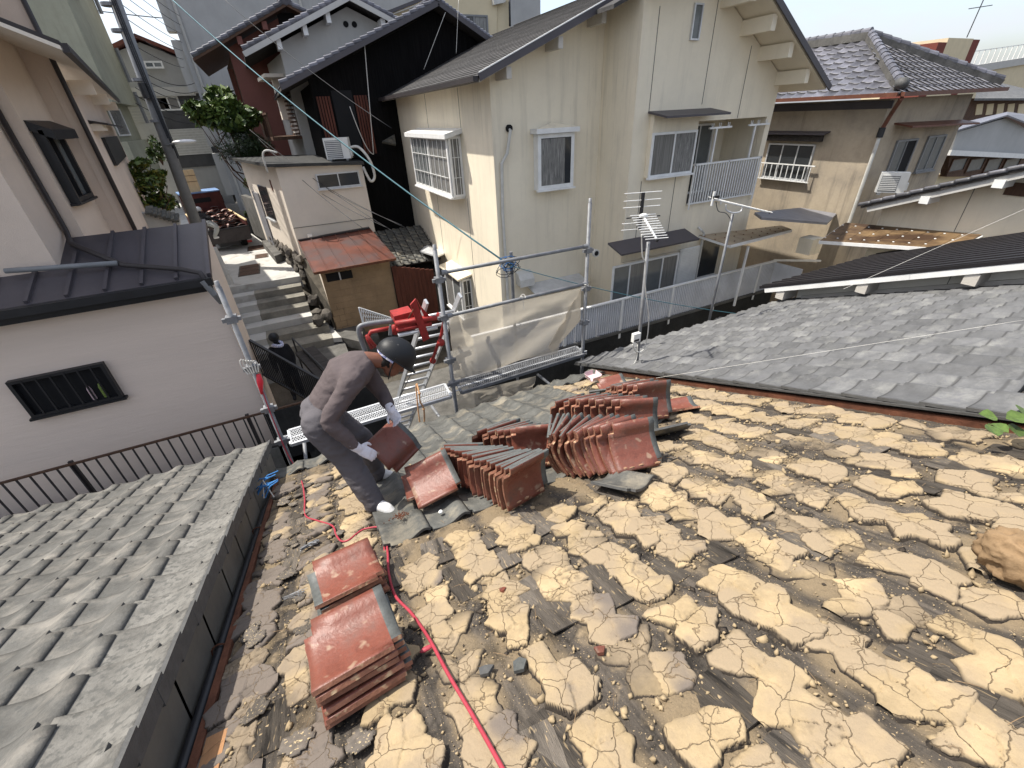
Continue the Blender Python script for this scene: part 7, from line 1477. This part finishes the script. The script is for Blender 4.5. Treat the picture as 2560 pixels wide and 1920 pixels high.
for s in (-1, 1):
    e = hc+hs*s*.078-hf*.005-hu*.005; body.ball(e, .012, .010, .032, 8, 6, Matrix((hf, hs, hu)).transposed()); body.ball(e-hf*.008+hs*s*.006, .018, .008, .026, 8, 6, Matrix((hf, hs, hu)).transposed())
body.ball(hc+hf*.085-hu*.062, .014, .026, .008, 8, 6, Matrix((hf, hs, hu)).transposed())
bo = blend('body', body, M['skin'], man, .0075, 5)
for s in (-1, 1): MB().ball(hc+hf*.088+hs*s*.033+hu*.018, .011).build('eye', M['white_plastic'], bo, True)
hair = MB(); hair.ball(hc+hu*.03-hf*.014, .096, .081, .098, 16, 10, Matrix((hf, hs, hu)).transposed()); hair.ball(hc-hf*.055-hu*.03, .04, .062, .05, 12, 8, Matrix((hf, hs, hu)).transposed()); hair.build('hair', M['hair'], man, True)
sh = MB()
loft(sh, [pel+(bel-pel)*.15, bel.lerp(pel, .4), bel, chest, neckb-(neckb-chest)*.42, neckb+(neckb-chest)*.04], (0, 1, .05), [.165, .17, .165, .20, .175, .085], [.125, .125, .125, .14, .112, .072])
for a, b, c in ((Sn, En_, Wn), (Sf, Ef, Wf)): limb(sh, [chest.lerp(a, .45)+Vector((0, 0, .0)), a, a.lerp(b, .5), b, b.lerp(c, .55), c.lerp(b, .04)], [.085, .085, .068, .058, .052, .037])
so = blend('shirt', sh, M['shirt'], man, .0105, 7)
def wrinkle(o, amp, sc, seed, st=(1, 1, 1)):
    me = o.data; n = len(me.vertices); co = np.zeros(n*3, np.float32); me.vertices.foreach_get('co', co); no = np.zeros(n*3, np.float32); me.vertex_normals.foreach_get('vector', no); co = co.reshape(-1, 3); no = no.reshape(-1, 3)
    d = [mn.fractal(Vector((p[0]*sc*st[0]+seed, p[1]*sc*st[1], p[2]*sc*st[2])), 1, 2, 3) for p in co.tolist()]; r = np.array([-abs(v) for v in d])+.25
    me.vertices.foreach_set('co', (co+no*(amp*r)[:, None]).astype(np.float32).ravel()); me.update()
wrinkle(so, .011, 9, 2., (.8, .8, 1.8))
tr_m = MB()
loft(tr_m, [pel-(bel-pel)*.55, pel-(bel-pel)*.1, pel+(bel-pel)*.35], (0, 1, .05), [.15, .185, .172], [.13, .15, .132])
for a, b, c in ((Hn, kn_n, an_n), (Hf, kn_f, an_f)): limb(tr_m, [pel.lerp(a, .75), a, a.lerp(b, .55), b, b.lerp(c, .5), c-Vector((0, 0, .02))], [.125, .125, .108, .094, .088, .080])
to = blend('trousers', tr_m, M['trousers'], man, .011, 6); wrinkle(to, .015, 6, 5., (.8, .8, 2.2))
bt = MB().ball(pel-(bel-pel)*.15+Vector((-.10, -.13, .02)), .03, .02, .05, 8, 6); bt.build('pocket', M['trousers'], to)
toe_n = rp(985, 1272, .05); toe_f = rp(985, 1182, .06)
for c, t in ((an_n, toe_n), (an_f, toe_f)):
    s_ = MB(); dn = Vector((0, 0, -.055)); limb(s_, [c+dn-(t-c).normalized()*.05, c+dn*.9, c.lerp(t, .55)+dn*.5, c+(t-c).normalized()*.20+dn*1.1-Vector((0, 0, .02))], [.042, .047, .045, .034]); s_.tube([c, c+dn], [.058, .055], 12)
    blend('shoe', s_, M['shoe'], man, .009, 4)
g1 = MB(); hdn = (PY(938, 1140, 2.58)-Wn).normalized(); tn = Vector((.19, -.65, .74)); fd1 = (Wn-En_).normalized(); limb(g1, [Wn-fd1*.055, Wn-fd1*.02, Wn+hdn*.02], [.041, .037, .033]); hand(g1, Wn+hdn*.01, hdn, -tn, 1, .35, 1.02); blend('glove', g1, M['glove'], man, .0055, 3)
g2 = MB(); hdf = (PY(996, 1052, 2.80)-Wf).normalized(); fd2 = (Wf-Ef).normalized(); limb(g2, [Wf-fd2*.03, Wf-fd2*.01, Wf+hdf*.02], [.040, .037, .033]); hand(g2, Wf, hdf, Vector((.1, -.7, -.6)), 1, 1.15, .98); blend('glove', g2, M['glove'], man, .0055, 3)
# helmet: dome, brim, ribs, chin strap
hm = MB(); Mh = Matrix((hf, hs, hu)).transposed(); hcc = hc+hu*.058; HS = 1.07
vs_, fs_ = [], []; n1, n2 = 28, 10
for j in range(n2+1):
    t = (j/n2)*math.pi*.56
    for k in range(n1):
        p = 2*math.pi*k/n1; rr = Vector((.142*math.sin(t)*math.cos(p), .118*math.sin(t)*math.sin(p), .118*math.cos(t)+.008*max(0, math.cos(3*p))*0)); rr.z += .006*math.exp(-(math.sin(p)*math.sin(t)/.25)**2)
        vs_.append(hcc+Mh @ (rr*HS))
for j in range(n2):
    for k in range(n1): fs_.append((j*n1+k, (j+1)*n1+k, (j+1)*n1+(k+1) % n1, j*n1+(k+1) % n1))
fs_.append(tuple(range(n1)))
helm = MB().add(vs_, fs_).build('helmet', M['helmet'], man, True)
bm_ = MB(); pts = []
for k in range(25):
    p = 2*math.pi*k/24; o_ = .015+.045*max(0, math.cos(p))**2; pts.append((Vector((.139*math.cos(p), .116*math.sin(p), -.012)), Vector(((.139+o_)*math.cos(p), (.116+.012)*math.sin(p), -.026-.02*max(0, math.cos(p))))))
for k in range(24): a, b, c, d = pts[k][0], pts[k][1], pts[k+1][1], pts[k+1][0]; bm_.slab([hcc+Mh @ q for q in (a, b, c, d)], Mh @ Vector((0, 0, .005)))
bm_.build('brim', M['helmet'], helm)
MB().tube([hcc+Mh @ Vector((.135*math.cos(a), 0, .122*math.sin(a))) for a in [R(20+14*i) for i in range(11)]], .010, 6).build('crest_rib', M['helmet'], helm)
stp_ = MB()
for s in (-1, 1): stp_.tube([hcc+Mh @ Vector((-.02, s*.112, -.02)), hc+Mh @ Vector((.0, s*.083, -.04)), hc+Mh @ Vector((.045, s*.03, -.125))], .005, 5)
stp_.build('chin_strap', M['black_metal'], helm)
MB().tube([hcc+Mh @ Vector((-.125*math.cos(a), .108*math.sin(a), -.028)) for a in [R(-80+20*i) for i in range(9)]], .019, 6).build('headband', M['towel'], helm)
held = red(frame(Vector((.280, 2.855, -2.210)), (.43, -.55, -.60), (-.88, -.40, -.10)), 'red tile held between the working man\'s white gloves', None, lump=False)
# ---- second person on the steps, seen from behind
p2 = thing('person', 'person in dark clothes and dark cap going down the steps, patterned towel at the neck', 'person', tuple(PY(690, 1000, 10.9)))
hd2 = PY(685, 846, 11.2); b2 = MB(); nk = hd2+Vector((.03, -.02, -.2)); wst = nk+Vector((.06, -.05, -.55)); 
loft(b2, [wst, wst.lerp(nk, .4), wst.lerp(nk, .8), nk], (1, .2, 0), [.17, .20, .21, .08], [.13, .14, .12, .07]); limb(b2, [nk, hd2], [.06, .06]); b2.ball(hd2, .085, .1, .12, 14, 10)
for s in (-1, 1):
    limb(b2, [nk+Vector((s*.17, 0, -.06)), nk+Vector((s*.24, -.02, -.34)), nk+Vector((s*.2, -.18, -.52))], [.075, .06, .045]); limb(b2, [wst+Vector((s*.09, 0, .02)), wst+Vector((s*.1, -.12 if s > 0 else .05, -.42)), wst+Vector((s*.1, -.02, -.85))], [.11, .085, .06])
    limb(b2, [wst+Vector((s*.1, -.02, -.86)), wst+Vector((s*.1, -.2, -.88))], [.05, .045])
    limb(b2, [nk+Vector((s*.2, -.18, -.52)), nk+Vector((s*.19, -.24, -.58))], [.04, .03])
blend('body', b2, M['dark_cloth'], p2, .02, 4); MB().ball(hd2+Vector((0, 0, .03)), .12, .135, .115, 16, 10).build('cap', M['helmet'], p2, True)
MB().tube([nk+Vector((.10*math.cos(a), .09*math.sin(a), .03+.02*math.sin(2*a))) for a in [i*.45 for i in range(15)]], .045, 6).build('towel', M['towel'], p2, True)
# ---- third person climbing into the truck bed
p3 = thing('person', 'person in dark top and light trousers climbing onto the back of the truck', 'person', tuple(O+sx*-.75+Vector((0, 0, -3.6))))
T3 = lambda x, y, b=0.: PY(*zt(x, y), O.y-.05+b)
hd3 = T3(110, 1010, .5); hp3 = T3(285, 1230, .1); sh3 = T3(150, 1090, .35); kn3 = T3(425, 1300, -.1); an3 = T3(395, 1455, -.05); kn4 = T3(330, 1300, .3); an4 = T3(300, 1400, .4)
b3 = MB(); loft(b3, [hp3, hp3.lerp(sh3, .5), sh3], (1, .3, .2), [.17, .19, .18], [.13, .14, .12]); limb(b3, [sh3, hd3], [.07, .06]); b3.ball(hd3, .095, .1, .115, 12, 8)
limb(b3, [sh3+Vector((.1, -.1, 0)), T3(330, 1150, -.05), T3(480, 1185, .1)], [.075, .06, .045]); limb(b3, [sh3+Vector((-.1, .1, 0)), T3(250, 1120, .5), T3(380, 1150, .5)], [.075, .06, .045]); limb(b3, [T3(480, 1185, .1), T3(550, 1195, .12)], [.04, .03])
blend('body', b3, M['dark_cloth'], p3, .018, 4); t3 = MB(); limb(t3, [hp3, kn3, an3], [.14, .10, .075]); limb(t3, [hp3, kn4, an4], [.14, .10, .075]); t3.ball(hp3, .17, .16, .14); blend('trousers', t3, M['light_cloth'], p3, .018, 4)
s3 = MB(); limb(s3, [an3+Vector((-.03, 0, -.06)), T3(455, 1475, -.1)], [.05, .04]); blend('shoe', s3, M['shoe'], p3, .014, 3); MB().ball(hd3+Vector((0, 0, .04)), .125, .135, .11, 14, 9).build('helmet', M['car_white'], p3, True)
